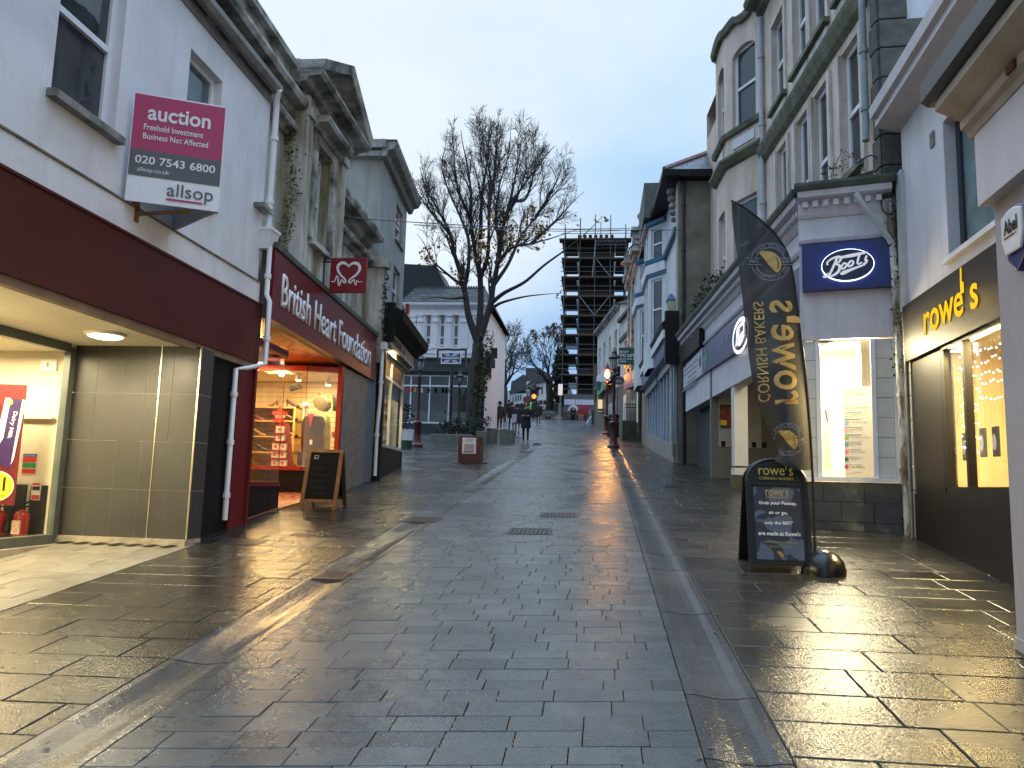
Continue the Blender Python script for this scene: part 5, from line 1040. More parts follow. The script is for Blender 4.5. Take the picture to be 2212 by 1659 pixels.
def block(name,label,cat,x0,x1,y0,y1,h,mat=None,group=None):
 t=thing(name,label,cat,((x0+x1)/2,(y0+y1)/2,gz(y0)),group=group);z=gz(y0)-.1;zt=gz((y0+y1)/2)+h
 m_=MB();m_.box(x0,x1,y0,y1,z,zt);o=m_.build('block',mat or stone_block,t,bevel=.03);return t,zt
q=pb(*c2(365,1255));q2=pb(*c2(655,1258));zt=at_y(*c2(365,1175),q[1])[2]-gz(q[1])
block('planter','long low dark stone planter wall behind the maroon bollard','planter',q[0],q2[0]+.6,q[1],q[1]+.55,zt)
q=pb(*c2(900,1270));a=at_y(*c2(830,1150),q[1]);b=at_y(*c2(935,1150),q[1])
block('planter','pale end block of the planter just right of the tree trunk','planter',a[0],b[0],q[1],q[1]+.8,a[2]-gz(q[1]))
q=pb(*c2(975,1255));a=at_y(*c2(930,1120),q[1]);b=at_y(*c2(1022,1120),q[1])
block('stone_seat','dark rough stone block at the right end of the planter','stone block',a[0],b[0],q[1],q[1]+.8,a[2]-gz(q[1]))
q=pb(*c2(1130,1260));a=at_y(*c2(1066,1130),q[1]);b=at_y(*c2(1203,1130),q[1])
block('stone_seat','single square stone block standing alone, left of the walking woman','stone block',a[0],b[0],q[1],q[1]+.7,a[2]-gz(q[1]))
YF=27.0;q=at_y(*c2(120,1290),YF)
t=thing('flower_bucket','bucket wrapped in white and green with dark plants, by the corner shop','flower bucket',(q[0],YF,gz(YF)))
m_=MB();m_.lathe((q[0],YF,gz(YF)-.02),[(.22,0),(.24,.28)],12);m_.build('bucket',surf('green_bucket',(.02,.07,.04),.4),t);m_=MB();m_.lathe((q[0],YF,gz(YF)+.265),[(.25,0),(.28,.40)],10);m_.build('wrapper',upvc,t)
leafy_m=leafy('','',None,[(q[0],YF,gz(YF)+z)for z in(.75,.9,1.1,1.3,1.45)],120,.08,weed_mat,(.12,.12,.08),seed=8);leafy_m.build('foliage',surf('dark_foliage',(.03,.035,.03),.8,.4,12),t)
for i,(px,py,sd)in enumerate(((600,1080,2),(530,1120,3),(880,1075,4),(690,1110,5))):
 w=at_y(*c2(px,py),32.1);leafy('shrub',('tall dark shrub in the planter left of the trunk','low leafy shrub at the left of the planter','dark shrub in the planter right of the trunk','small shrub at the foot of the tree trunk')[i],'shrub',[(w[0]+.25*math.cos(k),32.1+.2*math.sin(k),w[2]+.12*math.sin(k*2.3))for k in range(10)],200,.07,MATS['dark_foliage'],(.14,.12,.16),group='shrubs in the stone planter',seed=sd,stem=[(w[0],32.1,gz(32)),(w[0],32.1,w[2])])
FB1=Frame((3.02,11.0),(2.44,22.07),(-1,0));UB=lambda px,py,d=0.0:FB1.px(px,py,d)
DV=FB1.dv
FBU=Frame((3.87,11.3),tuple(np.array([3.87,11.3])+DV*12),(-1,0))
o_=np.array([3.02,11.0])-FB1.n*0.85;FBU=Frame(tuple(o_-DV*0.37),tuple(o_+DV*12.2),(-1,0));UU=lambda px,py,d=0.0:FBU.px(px,py,d)
d6=lambda a,b:S(2750+a/1.6587,0+b/1.6587)
stucco_pink=surf('warm_stucco',(0.68,0.55,0.47),0.75,0.10,2,bump=0.15,bscale=35,grime=(0.36,0.29,0.15),gamt=0.7,gscale=1.2,gstretch=(2.5,2.5,.4),glo=.42,ghi=.72,grime2=(0.07,0.07,0.04),g2amt=.35,g2scale=3.5,g2lo=.60,g2hi=.72)
trim_light=surf('stucco_trim',(0.62,0.56,0.52),0.7,0.12,3,bump=0.1,grime=(0.22,0.20,0.11),gamt=0.8,gscale=1.6,gstretch=(2,2,.5))
moss_ledge=surf('mossy_ledge',(0.20,0.20,0.15),0.85,0.3,5,bump=0.4,bscale=40,grime=BLACKGREEN,gamt=.8,gscale=2.5,gstretch=(1,1,1),grime2=ALGAE,g2amt=.8)
bc_=thing('chemist_building','tall stucco chemist with sash windows, a canted bay and a blue lit shop sign','building',(4.5,14,gz(14)))
ug=lambda a,b:UU(*d6(a,b))
W1=(ug(585,905)[0],ug(515,1010)[0]);W2=(ug(725,680)[0],ug(640,800)[0]);W3=(ug(850,490)[0],ug(750,640)[0]);W4=(ug(1055,165)[0],ug(930,350)[0])
zT=ug(750,640)[1];zS4=ug(1000,1140)[1];zStr=ug(460,950)[1];zStrB=ug(465,1010)[1];zU0=ug(540,650)[1];zU1=ug(485,190)[1];zEv=ug(430,60)[1];uP=ug(430,500)[0]
ZB=5.3
holes=[(W1[0],W1[1],6.0,zT),(W2[0],W2[1],6.0,zT),(W3[0],W3[1],6.0,zT),(W4[0],W4[1],zS4,zT)]
V1=(ug(560,30)[0],ug(485,190)[0]);V2=(ug(720,0)[0],ug(640,0)[0]);V3=(W3[0]-.02,W3[1]);V2=(W2[0]+.0,W2[1]);V4=(W4[0],W4[1])
up_holes=[(a,b,zU0,zU1)for a,b in(V1,V2,V3,V4)]
u_q=0.0
m_=wall_faces(MB(),FBU,u_q,FBU.len,ZB,zEv,holes+up_holes,t=.15)
shell(m_,FBU,u_q,FBU.len,9,0.5,zEv+.8,ends=(False,True));m_.build('wall',stucco_pink,bc_)
m_=MB();pr=[(0,zStrB-.04),(.05,zStrB),(.09,zStrB+.04),(.16,zStr-.02),(.18,zStr+.06),(0.0,zStr+.12)];m_.moulding(FBU,0.42,uP+.1,pr)
zSl=ug(490,760)[1]
m_.build('string_course',moss_ledge,bc_)
m_=MB()
for a,b in(V1,V2,V3,V4):
 m_.fbox(FBU,a-.12,b+.12,0.002,.12,zU0-.09,zU0)
m_.build('upper_sills',moss_ledge,bc_)
m_=MB()
for(a,b)in(V1,V2,V3,V4):m_.fbox(FBU,a-.06,b+.06,.002,.05,zStr+.16,zU0-.14)
for(a,b)in(W1,W2,W3,W4):m_.fbox(FBU,a-.13,a-.004,.002,.05,5.9,zT+.02);m_.fbox(FBU,b+.004,b+.13,.002,.05,5.9,zT+.02)
for(a,b)in(V1,V2,V3,V4):m_.fbox(FBU,a-.12,a-.004,.002,.045,zU0,zU1+.10);m_.fbox(FBU,b+.004,b+.12,.002,.045,zU0,zU1+.1);m_.fbox(FBU,a-.004,b+.004,.002,.045,zU1+.004,zU1+.1)
m_.build('window_surround',trim_light,bc_)
old_pane=darkpane('old_pane',(.02,.026,.03),.03,.03)
for h in holes+up_holes:window(FBU,*h,bc_,d=-.085,fw=.085,bars_h=((h[2]+h[3])/2-.02,),frame=white_paint,pane=old_pane)
m_=MB();m_.fbox(FBU,W4[0]-.12,W4[1]+.12,.002,.12,zS4-.10,zS4-.005);m_.build('sill',moss_ledge,bc_)
m_=MB();corn(m_,FBU,u_q,uP+.1,zEv-.1,.34,.42);m_.build('eaves',moss_ledge,bc_)
quoin=surf('dark_quoin',(0.085,0.085,0.075),.8,.35,6,bump=.6,bscale=22,grime=BLACKGREEN,gamt=.6,gstretch=(1,1,1),gscale=2)
m_=MB();z=5.6;k=0;R=random.Random(6);q0=FBU.P(0,0,0);FE=Frame((q0.x+0.0,q0.y),(q0.x+6,q0.y-.25),(0,-1))
while z<zEv+1:
 h=R.uniform(.40,.50);wl=(0.26 if k%2 else 0.20);wr=(.66 if k%2 else.36)+R.uniform(-.06,.08)
 a=[FE.P(-.03,.04,z+.012),FE.P(wr,.04,z+.012),FE.P(wr,-.15,z+.012)];b=FBU.P(wl,.04,z+.012);c=FBU.P(wl,-.1,z+.012)
 m_.fbox(FE,-.02,wr,-.12,.045,z+.012,z+h-.012);m_.fbox(FBU,.0,wl,-.1,.055,z+.0121,z+h-.0121);z+=h;k+=1
m_.build('quoins',quoin,bc_,bevel=.012)
m_=wall_faces(MB(),FE,0,6,5.6,zEv+.8,d=0.0);m_.build('end_wall',surf('pale_end_wall',(.50,.54,.58),.7,.08,1.5,bump=.08,grime=(.33,.35,.36),gamt=.5),bc_)
P1=np.array(FBU.P(uP+.08,0,0))[:2];P2=np.array([2.94,17.9]);P3=P2+DV*1.15;P4=np.array(FBU.P(uP+2.5,0,0))[:2]
zbt=12.5;zsl=9.78;zst=9.09;bay_sillz=1.6+.473*17.6;bay_strz=1.6+.4337*17.6
faces=[Frame(P1,P2,(-1,-1)),Frame(P2,P3,(-1,0)),Frame(P3,P4,(-1,1))]
m_=MB();mled=MB();mtr=MB()
for i,Fq in enumerate(faces):
 hs=[]
 if i<2:
  a,b=(.26,Fq.len-.24)if i==0 else(.22,Fq.len-.22)
  hs=[(a,b,bay_sillz+.04,bay_sillz+2.0),(a,b,6.1,8.2)]
 wall_faces(m_,Fq,0,Fq.len,ZB,12.55,hs,t=.16)
 for h in hs:
  w=window(Fq,*h,bc_,d=-.10,fw=.075,bars_h=((h[2]+h[3])/2,),frame=white_paint,pane=old_pane)
  if h[2]>9:
   ar=MB();c=(h[0]+h[1])/2;rr=(h[1]-h[0])/2
   q=[(c+rr*math.cos(t_),h[3]-.22+.22*math.sin(t_))for t_ in np.linspace(0,math.pi,13)]
   for sg in(0,1):
    pts=[p for p in q if(p[0]>=c-1e-6)==(sg==0)];ar.prism([Fq.P(p[0],-.085,p[1])for p in pts]+[Fq.P(h[1]if sg==0 else h[0],-.085,h[3])],Fq.P(0,.082,0)-Fq.P(0,0,0))
   ar.build('arch_head',stucco_pink,w)
 mled.moulding(Fq,-.05,Fq.len+.05,[(0,bay_sillz-.12),(.08,bay_sillz-.10),(.12,bay_sillz),(0,bay_sillz+.02)])
 mled.moulding(Fq,-.05,Fq.len+.05,[(0,bay_strz-.16),(.08,bay_strz-.12),(.18,bay_strz),(.18,bay_strz+.06),(0,bay_strz+.10)])
 if i<2:mtr.fbox(Fq,.30,Fq.len-.26,.002,.03,bay_strz+.24,bay_sillz-.22)
 n=12;L_=Fq.len
 for s in range(n):
  f0,f1=s/n,(s+1)/n;wv=(lambda f:12.55+(.34*(1-f)**2 if f<.6 else.10+.0*f)+.06*math.cos(f*9))if i==0 else(lambda f:12.63+.12*math.sin(f*math.pi))
  mled.hexa([Fq.P(L_*f0,-.1,wv(f0)-.16),Fq.P(L_*f1,-.1,wv(f1)-.16),Fq.P(L_*f1,.1,wv(f1)-.16),Fq.P(L_*f0,.1,wv(f0)-.16),Fq.P(L_*f0,-.1,wv(f0)),Fq.P(L_*f1,-.1,wv(f1)),Fq.P(L_*f1,.14,wv(f1)),Fq.P(L_*f0,.14,wv(f0))])
  m_.add([Fq.P(L_*f0,-.02,12.4),Fq.P(L_*f1,-.02,12.4),Fq.P(L_*f1,-.02,wv(f1)-.05),Fq.P(L_*f0,-.02,wv(f0)-.05)],[(0,1,2,3)])
m_.build('bay',stucco_pink,bc_);mled.build('bay_mouldings',moss_ledge,bc_);mtr.build('bay_panel',surf('pale_panel',(.62,.64,.66),.6,.05,3),bc_)
q=FBU.P(uP,.07,0);pipe([(q.x,q.y,zEv-.15),(q.x,q.y,5.4)],.055,surf('pale_pipe',(.42,.46,.50),.45,.15,5),bc_,clips=[(q.x,q.y,z)for z in(11.2,9.6,7.8,6.4)])
q=FBU.P(0.36,.09,0);pipe([(q.x,q.y,zEv),(q.x,q.y,6.9),(q.x-.02,q.y-.04,6.6)],.05,surf('green_grey_pipe',(.22,.26,.27),.5,.25,6),bc_,clips=[(q.x,q.y,z)for z in(8.0,7.1)])
FC=Frame((2.84,11.06),(3.98,10.74),(0,-1));LC=FC.len
white_shop=surf('shop_white',(.62,.61,.66),.55,.08,3,grime=(.36,.34,.33),gamt=.45,gscale=1.5)
pC=lambda px,py:FC.px(*S(px,py),.0)
e8=lambda a,b:(3050+a/2.7644,650+b/2.7644)
zct=pC(*e8(700,330))[1];zcb=pC(*e8(700,560))[1];zbt_,zbb_=pC(*e8(800,860))[1],pC(*e8(800,1365))[1];zwt,zwb=3.68,1.74
frames_s=[(FC,-.02,LC),(FB1,.05,FB1.len-.2)]
m_=MB();m2=MB();mg=MB()
for Fq,a,b in frames_s:
 m_.fbox(Fq,a,b,-.25,.02,zwt+.02,zcb)
 m_.moulding(Fq,a-(.0 if Fq is FC else 0.0),b,[(-.2,zcb),(.04,zcb),(.07,zcb+.05),(.09,zcb+.12),(.09,zcb+.22),(.24,zcb+.25),(.26,zcb+.33),(-.2,zcb+.36)])
 mg.moulding(Fq,a-.04,b+.04,[(-.86,zcb+.62),(-.2,zcb+.362),(.28,zcb+.335),(.31,zcb+.40),(.31,zcb+.44),(-.2,zcb+.50),(-.86,zcb+.74)])
 n=int((b-a)/.135)
 for i in range(n):u=a+.06+i*.135;m2.fbox(Fq,u,u+.075,.09,.165,zcb+.13,zcb+.215)
 m_.moulding(Fq,a,b,[(.02,zbt_+.03),(.06,zbt_+.04),(.08,zbt_+.09),(.02,zbt_+.11)])
m_.build('shop_frieze',white_shop,bc_);m2.build('dentils',surf('dentil_white',(.66,.65,.68),.55,.05,3),bc_);mg.build('lead_roof',lead_moss,bc_)
m_=MB();uL,uR=.10,LC-.03;m_.fbox(FC,uL-.08,uR,.02,.12,zbb_,zbt_);sg_=m_.build('shop_sign',blue_dark,bc_)
sm=FC.mat(0,.12,0);e0=FC.mat((uL+uR)/2-.02,.122,(zbt_+zbb_)/2-.01);SW,SH=(uR-uL)/2,(zbt_-zbb_)/2
m_=MB();rx,ry=SW*.62,SH*.66;n=48
outer=ellipse(0,0,rx*1.0,ry*1.0,n);m_.add([e0@Vector((p[0],p[1],.045))for p in outer[:-1]]+[e0@Vector((p[0],p[1],.02))for p in outer[:-1]],[tuple(range(n))]+[(i,(i+1)%n,n+(i+1)%n,n+i)for i in range(n)]);m_.build('oval',surf('oval_navy',(.010,.014,.06),.35),sg_)
m_=MB();rg=ellipse(0,0,rx*1.022,ry*1.03,n)
m_.add([e0@Vector((p[0],p[1],.042))for p in rg[:-1]]+[e0@Vector((p[0],p[1],.006))for p in rg[:-1]],[tuple(range(n))]+[(i,(i+1)%n,n+(i+1)%n,n+i)for i in range(n)]);halo=m_.build('halo_rim',glow('halo_glow',(.62,.74,1.0),5.0),sg_)
sm2=e0@Matrix.Scale(SW,4,Vector((1,0,0)))@Matrix.Scale(SW,4,Vector((0,1,0)))
m_=MB();BQ=lambda pts:[((p[0]-735)/400.0/.98,(1110-p[1])/400.0/.98,(p[2]if len(p)>2 else 8)/300.0)for p in pts]
for pts in([(500,1215,12),(530,1222,8),(565,1195,8),(600,1120,9),(635,1040,9),(640,1025,8)],[(545,1100,8),(545,1070,7),(590,1035,8),(650,1020,10),(672,1035,10),(660,1070,8),(622,1095,6),(655,1110,9),(655,1160,11),(620,1200,10),(575,1215,8),(540,1185,7)],[(690,1105,8),(672,1130,8),(690,1150,8),(718,1130,8),(722,1100,7),(700,1092,7),(690,1105,7)],[(755,1085,8),(738,1112,8),(752,1130,8),(782,1112,8),(788,1082,7),(766,1074,7),(755,1085,7)],[(850,1010,8),(835,1060,8),(828,1100,8),(845,1112,7),(870,1095,6)],[(905,1050,7),(915,1030,7),(900,1075,8),(915,1080,8),(905,1105,8),(880,1112,7)],[(680,1028,10),(790,1015,14),(920,995,7)],[(665,1205,6),(690,1195,15),(780,1160,10),(900,1120,6)]):
 stroke(spline(BQ(pts),5),.02,sm2,m_,.052)
m_.build('script_lettering',glow('script_glow',(.80,.84,.95),.85),sg_)
uWl,uWr=pC(3232,1560)[0],pC(3432,1560)[0]
zwt2,zwb2=zwt,zwb+.06
m_=MB();m_.fbox(FC,uWl-.06,uWl,-.05,.02,zwb2,zwt2);m_.fbox(FC,uWr,uWr+.06,-.05,.02,zwb2,zwt2);m_.fbox(FC,-.02,LC,-.08,.06,zwb,zwb+.06);m_.fbox(FC,LC-.05,LC+.02,-.05,.04,zwb+.06,zwt);m_.build('shop_window',upvc,bc_);
m_=MB();m_.add([FC.P(uWl,-.02,zwb2),FC.P(uWr,-.02,zwb2),FC.P(uWr,-.02,zwt2),FC.P(uWl,-.02,zwt2)],[(0,1,2,3)]);m_.build('window_pane',clear,bc_)
for(a,b)in((uWr+.06,LC-.05),(-.02,uWl-.06)):
 m_=MB();m_.fbox(FC,a,b,-.06,-.006,zwb2,zwt);rb_=m_.build('reveal',surf('reveal_grout',(.25,.26,.25),.7),bc_);m_=MB()
 for k in range(7):z0_=zwb2+(zwt-zwb2)*k/7;m_.fbox(FC,a+.004,b-.004,-.005,.0,z0_+.005,z0_+(zwt-zwb2)/7-.005)
 m_.build('reveal_tiles',surf('mint_tiles',(.58,.60,.56),.25,.08,6),rb_)
m_=MB();zr0=gz(10.8)-.15
R=random.Random(12);z0_=zr0
for k in range(3):
 z1_=zr0+(zwb-.003-zr0)*(k+1)/3;u=-.02;sh=.0 if k%2 else.22
 edges=[-.02,.45-sh,.85-sh*.5,LC]
 for a,b in zip(edges[:-1],edges[1:]):m_.fbox(FC,a+.003,b-.003,-.05,.03-.002*(k%2),z0_+.003,z1_-.003)
 z0_=z1_
m_.build('stall_riser',surf('dark_slate_riser',(.045,.052,.055),.4,.3,3,grime=(.30,.29,.25),gamt=.55,gscale=1.3,gstretch=(1,1,1),glo=.55,ghi=.62,grime2=(.10,.115,.03),g2amt=.6,g2scale=1.5,g2lo=.54,g2hi=.64),bc_)
rx0,ry0=FC.P(0,0,0).x,FC.P(0,0,0).y
bright_wall=surf('chemist_interior',(.88,.84,.74),.6,.04,2)
m_=MB();m_.fbox(FC,-.3,LC+.9,-2.2,-2.15,.9,3.9);m_.fbox(FC,LC+.85,LC+.9,-2.15,-.06,.9,3.9);m_.fbox(FC,-.02,.03,-2.15,-.06,.9,3.9);m_.fbox(FC,.75,.80,-2.15,-1.2,.9,3.9)
m_.build('interior_wall',bright_wall,bc_)
m_=MB();m_.fbox(FC,-.3,LC+.9,-2.2,-.06,3.86,3.9);m_.build('interior_ceiling',bright_wall,bc_);m_=MB();m_.fbox(FC,-.3,LC+.9,-2.2,-.06,zwb-.05,zwb-.01);m_.build('display_floor',surf('beech_floor',(.62,.45,.2),.4,.15,4),bc_)
t=thing('light_panel','blazing white ceiling light panel inside the chemist window','ceiling light',FC.P(.45,-1.0,3.85));m_=MB();m_.fbox(FC,.18,.72,-1.5,-.35,3.83,3.858);m_.build('diffuser',glow('panel_glow',(1.0,.93,.74),14.0),t)
FCr=math.atan2(FC.dv[1],FC.dv[0])
a=arealight('chemist_panel',FC.P(.45,-.9,3.80),.55,95,(1.0,.89,.62),size_y=1.1);a.rotation_euler=(0,0,FCr);a.parent=t;a.matrix_parent_inverse=INV[t.name]
a=arealight('chemist_window_tube',FC.P(.55,-.18,3.66),.8,24,(1.0,.86,.56),rot=(math.radians(0),0,FCr),size_y=.1);a.parent=bc_;a.matrix_parent_inverse=INV[bc_.name]
a=aim(arealight('chemist_pavement_fill',FC.P(.5,-.12,3.60),.8,110,(1.0,.82,.45),size_y=.15),(-.15,-1.0,-.85));a.parent=bc_;a.matrix_parent_inverse=INV[bc_.name]  # added unseen light behind the glass, aimed down at the pavement
e4=lambda a,b:(3200+a/2.91,1330+b/2.91);PB=lambda a,b:FC.px(*S(*e4(a,b)),-.35)
u0_,zt_=PB(345,565);u1_,_=PB(690,565);_,zb_=PB(345,1600)
t=thing('services_board','tall cream board of health services with coloured round icons in the chemist window','sign',FC.P(u0_,-.35,zb_));m_=MB();m_.fbox(FC,u0_,u1_,-.37,-.35,zwb,zt_);bd_=m_.build('board',surf('board_cream',(.72,.66,.52),.5,.04,3),t)
bm_=FC.mat(0,-.35,0);ub=lambda a,b:(PB(a,b)[0],PB(a,b)[1]);ink=surf('board_ink',(.10,.14,.22),.5);ink2=surf('board_ink_dark',(.06,.07,.06),.5)
a,b=ub(350,598),ub(665,598);text('Health services',FC.mat((a[0]+b[0])/2,-.348,a[1]),ink,bd_,w=b[0]-a[0],h=.055)
a,b=ub(350,645),ub(592,645);text('in this store',FC.mat((a[0]+b[0])/2,-.348,a[1]),ink,bd_,w=b[0]-a[0],h=.055)
for k,(yy,c,txt,wd)in enumerate(((800,(.75,.45,.42),'Free NHS Service',200),(880,(.70,.66,.52),'Flu Jabs Service',170),(970,(.25,.45,.60),'Free NHS Flu Jab',185),(1055,(.75,.42,.42),'Emergency',140),(1140,(.30,.50,.08),'New Medicine Service',225),(1222,(.06,.30,.50),'Mens Health',130),(1308,(.75,.28,.32),'Womens Health',165),(1393,(.05,.16,.08),'Cancer',75),(1480,(.55,.04,.03),'Free Diabetes',170))):
 c_,z_=ub(388,yy);m_=MB();q=ellipse(c_,z_,.030,.030,16)
 m_.add([FC.P(p[0],-.347,p[1])for p in q[:-1]],[tuple(range(16))]);m_.build('icon',surf('icon_%d'%k,c,.5),bd_)
 a,b=ub(435,yy),ub(435+wd,yy);text(txt,FC.mat((a[0]+b[0])/2,-.348,a[1]),ink2,bd_,w=b[0]-a[0],h=.028)
 m_=MB();l0,l1=ub(345,yy+43),ub(560,yy+43);m_.fbox(FC,l0[0],l1[0],-.3485,-.346,l0[1]-.008,l0[1]+.004);m_.build('divider',upvc,bd_)
t=thing('window_poster','white poster with red shapes at the left edge of the chemist window','poster',FC.P(uWl+.05,-.3,zwb));m_=MB();a,b=PB(120,460),PB(220,1520);m_.hexa([FC.P(a[0]-.02,-.45,b[1]),FC.P(b[0],-.75,b[1]),FC.P(b[0],-.77,b[1]),FC.P(a[0]-.02,-.47,b[1]),FC.P(a[0]-.02,-.45,a[1]),FC.P(b[0],-.75,a[1]),FC.P(b[0],-.77,a[1]),FC.P(a[0]-.02,-.47,a[1])]);m_.build('sheet',upvc,t)
m_=MB();a0,a1=PB(133,810),PB(160,960);m_.add([FC.P(a0[0],-.445,a0[1]),FC.P(a0[0]+.03,-.45,a0[1]-.03),FC.P(a0[0]+.05,-.45,a1[1]),FC.P(a0[0]+.03,-.445,a1[1])],[(0,1,2,3)]);m_.build('print',red_gloss,t)
zy=lambda px,py:UB(*S(px,py),.03)
k5=lambda a,b:(2640+a/5.353,1250+b/5.353)
uN=.02;u1_,z1t=zy(*k5(720,640));_,z1b=zy(*k5(730,1185));zt0=zy(2926,1258)[1];zb0_=zy(2935,1385)[1]
m_=MB();m_.fbox(FB1,.05,u1_,.0,.08,zb0_-.0,zt0,z1b-zb0_,z1t-zt0);fsb=m_.build('street_fascia',surf('street_navy',(.012,.026,.13),.25,.15,3),bc_)
a,b=zy(*k5(1070,560)),zy(*k5(1330,370));text('your local',FB1.mat((a[0]+b[0])/2,.085,(a[1]+b[1])/2),surf('pale_lettering',(.30,.36,.55),.4),fsb,w=abs(b[0]-a[0]),h=.30)
c_=zy(*k5(1460,240));om=FB1.mat(c_[0]-.35,.085,(zt0+zb0_)/2);m_=MB();rx,ry=.62,.31;n=40
stroke(ellipse(0,0,rx,ry,n),.035,om,m_,.02);m_.build('oval_rim',glow('oval_glow',(.85,.88,1.0),2.2),fsb);m_=MB();flat(ellipse(0,0,rx*.93,ry*.93,n)[:-1],om,m_,.012);m_.build('oval',MATS['oval_navy'],fsb)
m_=MB()
for pts in([(-.36,-.16,.02),(-.28,-.05,.05),(-.22,.12,.06),(-.1,.15,.05),(-.12,.02,.03),(-.06,-.06,.05),(-.2,-.15,.04)],[(-.02,.02,.04),(.02,-.06,.04),(.08,.02,.04)],[(.14,.04,.04),(.18,-.04,.04),(.24,.04,.04)],[(.32,.16,.03),(.3,-.02,.03)],[(-.1,.19,.02),(.2,.2,.04),(.46,.21,.01)],[(-.1,-.18,.02),(.1,-.13,.035),(.36,-.05,.01)]):stroke(spline(pts,4),.02,om,m_,.025)
m_.build('script_lettering',glow('street_script_glow',(.92,.94,1.0),2.0),fsb)
gcr=zy(*k5(785,870));m_=MB();q=[(gcr[0]+sx*.26,gcr[1]+sz*.26)for sx,sz in((-.33,-1),(.33,-1),(.33,-.33),(1,-.33),(1,.33),(.33,.33),(.33,1),(-.33,1),(-.33,.33),(-1,.33),(-1,-.33),(-.33,-.33))];m_.add([FB1.P(a,.086,b)for a,b in q],[tuple(range(12))]);m_.build('green_cross',surf('pharmacy_green',(.06,.30,.22),.4),fsb)
u2_,z2b=zy(*k5(318,1500));_,z2t=zy(*k5(320,1070))
t=thing('shop_board','white printed shop board at the far end of the blue fascia','sign',FB1.P(u1_+.5,.1,z1b));m_=MB();m_.fbox(FB1,u1_+.01,u2_,.0,.09,z1b,z1t,z2b-z1b,z2t-z1t);pb_=m_.build('board',surf('board_pale',(.50,.51,.58),.5,.06,3),t)
m_=MB();R=random.Random(2)
for k in range(5):
 u=u1_+.6+.1*k;z=z1t-.22-.13*k;m_.fbox(FB1,u,u+R.uniform(1.2,2.2),.091,.093,z,z+.05,(z2b-z1b)*.4,(z2b-z1b)*.4)
m_.build('faded_text',surf('faded_text',(.25,.26,.30),.6,.3,30),pb_);m_=MB();m_.add([FB1.P(u1_+.28+.14*math.cos(a),.092,z1t-.30+.16*math.sin(a)*(1+.3*math.cos(3*a)))for a in np.linspace(0,6.0,14)],[tuple(range(14))]);m_.build('emblem',surf('board_emblem',(.10,.04,.03),.6),pb_)
m_=MB();m_.fbox(FB1,u1_+.02,FB1.len-.2,-.3,.16,z1t+.05,z1t+.5);m_.build('dark_cornice',black_paint,bc_)
m_=MB();m_.fbox(FB1,.05,FB1.len-.3,-3.0,-.005,zb0_-.04,zb0_-.005,z1b-zb0_,z1b-zb0_);m_.build('entrance_soffit',surf('entrance_soffit',(.38,.32,.22),.6,.1,3),bc_)
uc0,_=zy(2880,1500);ucb,zcb0=zy(2905,1868)
m_=MB();m_.fbox(FB1,uc0-.10,uc0+.17,-.27,-.0,zcb0+.18,zb0_-.03);m_.fbox(FB1,uc0-.115,uc0+.185,-.285,.012,zcb0+.0,zcb0+.14);m_.build('column',surf('column_white',(.70,.68,.64),.5,.05,3),bc_);m_=MB();m_.fbox(FB1,uc0-.14,uc0+.21,-.31,.03,gz(15.5)-.1,zcb0-.002);m_.fbox(FB1,uc0-.1,uc0+.1,-.2,-.1,zcb0+.141,zcb0+.179);m_.build('column_plinth',surf('mossy_plinth',(.085,.08,.045),.7,.3,6,grime=ALGAE,gamt=.6,gstretch=(1,1,1)),bc_)
FR=Frame((2.70,18.2),(5.2,18.6),(0,-1))
grey_panel=surf('grey_panel',(.15,.15,.135),.5,.1,3)
m_=MB();m_.fbox(FR,-.1,2.4,-.1,0,.8,4.9);m_.build('entrance_return',grey_panel,bc_)
rp=lambda px,py:FR.px(*S(px,py),.02)
a0,a1=rp(2550+770/2.765,1350+380/2.765),rp(2550+1100/2.765,1350+1140/2.765)
m_=MB();m_.fbox(FR,a0[0],max(a1[0],a0[0]+1.0),.001,.02,a1[1],a0[1]);m_.build('return_panel',surf('return_pale',(.34,.33,.30),.5,.06,3),bc_)
a0,a1=rp(2550+788/2.765,1350+672/2.765),rp(2550+1085/2.765,1350+935/2.765)
t=thing('wall_poster','dark poster with a red ball on the entrance wall behind the white column','poster',FR.P(a0[0],.03,a1[1]));m_=MB();m_.fbox(FR,a0[0],a1[0],.021,.035,a1[1],a0[1]);m_.build('sheet',surf('poster_dark',(.03,.018,.015),.4,.4,10),t)
c=rp(2550+870/2.765,1350+805/2.765);m_=MB();q=ellipse(c[0],c[1],.20,.24,20);m_.add([FR.P(p[0],.038,p[1])for p in q[:-1]],[tuple(range(20))]);m_.build('red_ball',surf('poster_ball',(.28,.035,.02),.5,.4,9),t)
c=rp(2550+825/2.765,1350+865/2.765);m_=MB();m_.fbox(FR,c[0]-.07,c[0]+.07,.036,.040,c[1]-.07,c[1]+.05);m_.build('yellow_badge',MATS['badge_yellow'],t)
m_=MB();zz_=rp(2550+800/2.765,1350+1098/2.765)[1]
for k in range(5):u=rp(2550+800/2.765,1350+1098/2.765)[0]+k*.24;m_.fbox(FR,u,u+.10,.02,.028,zz_-.06,zz_+.06)
m_.build('black_squares',black_paint,bc_)
m_=MB();m_.fbox(FB1,7.6,FB1.len-.05,-.5,-.35,gz(18)-.2,4.9);m_.fbox(FB1,7.4,7.55,-.5,-.1,gz(18)-.2,4.8);m_.build('side_door',surf('grey_door',(.045,.05,.05),.5,.15,3),bc_)
m_=MB();m_.fbox(FB1,2.0,7.4,-3.1,-3.0,.5,5.0);m_.build('entrance_back',grey_panel,bc_)
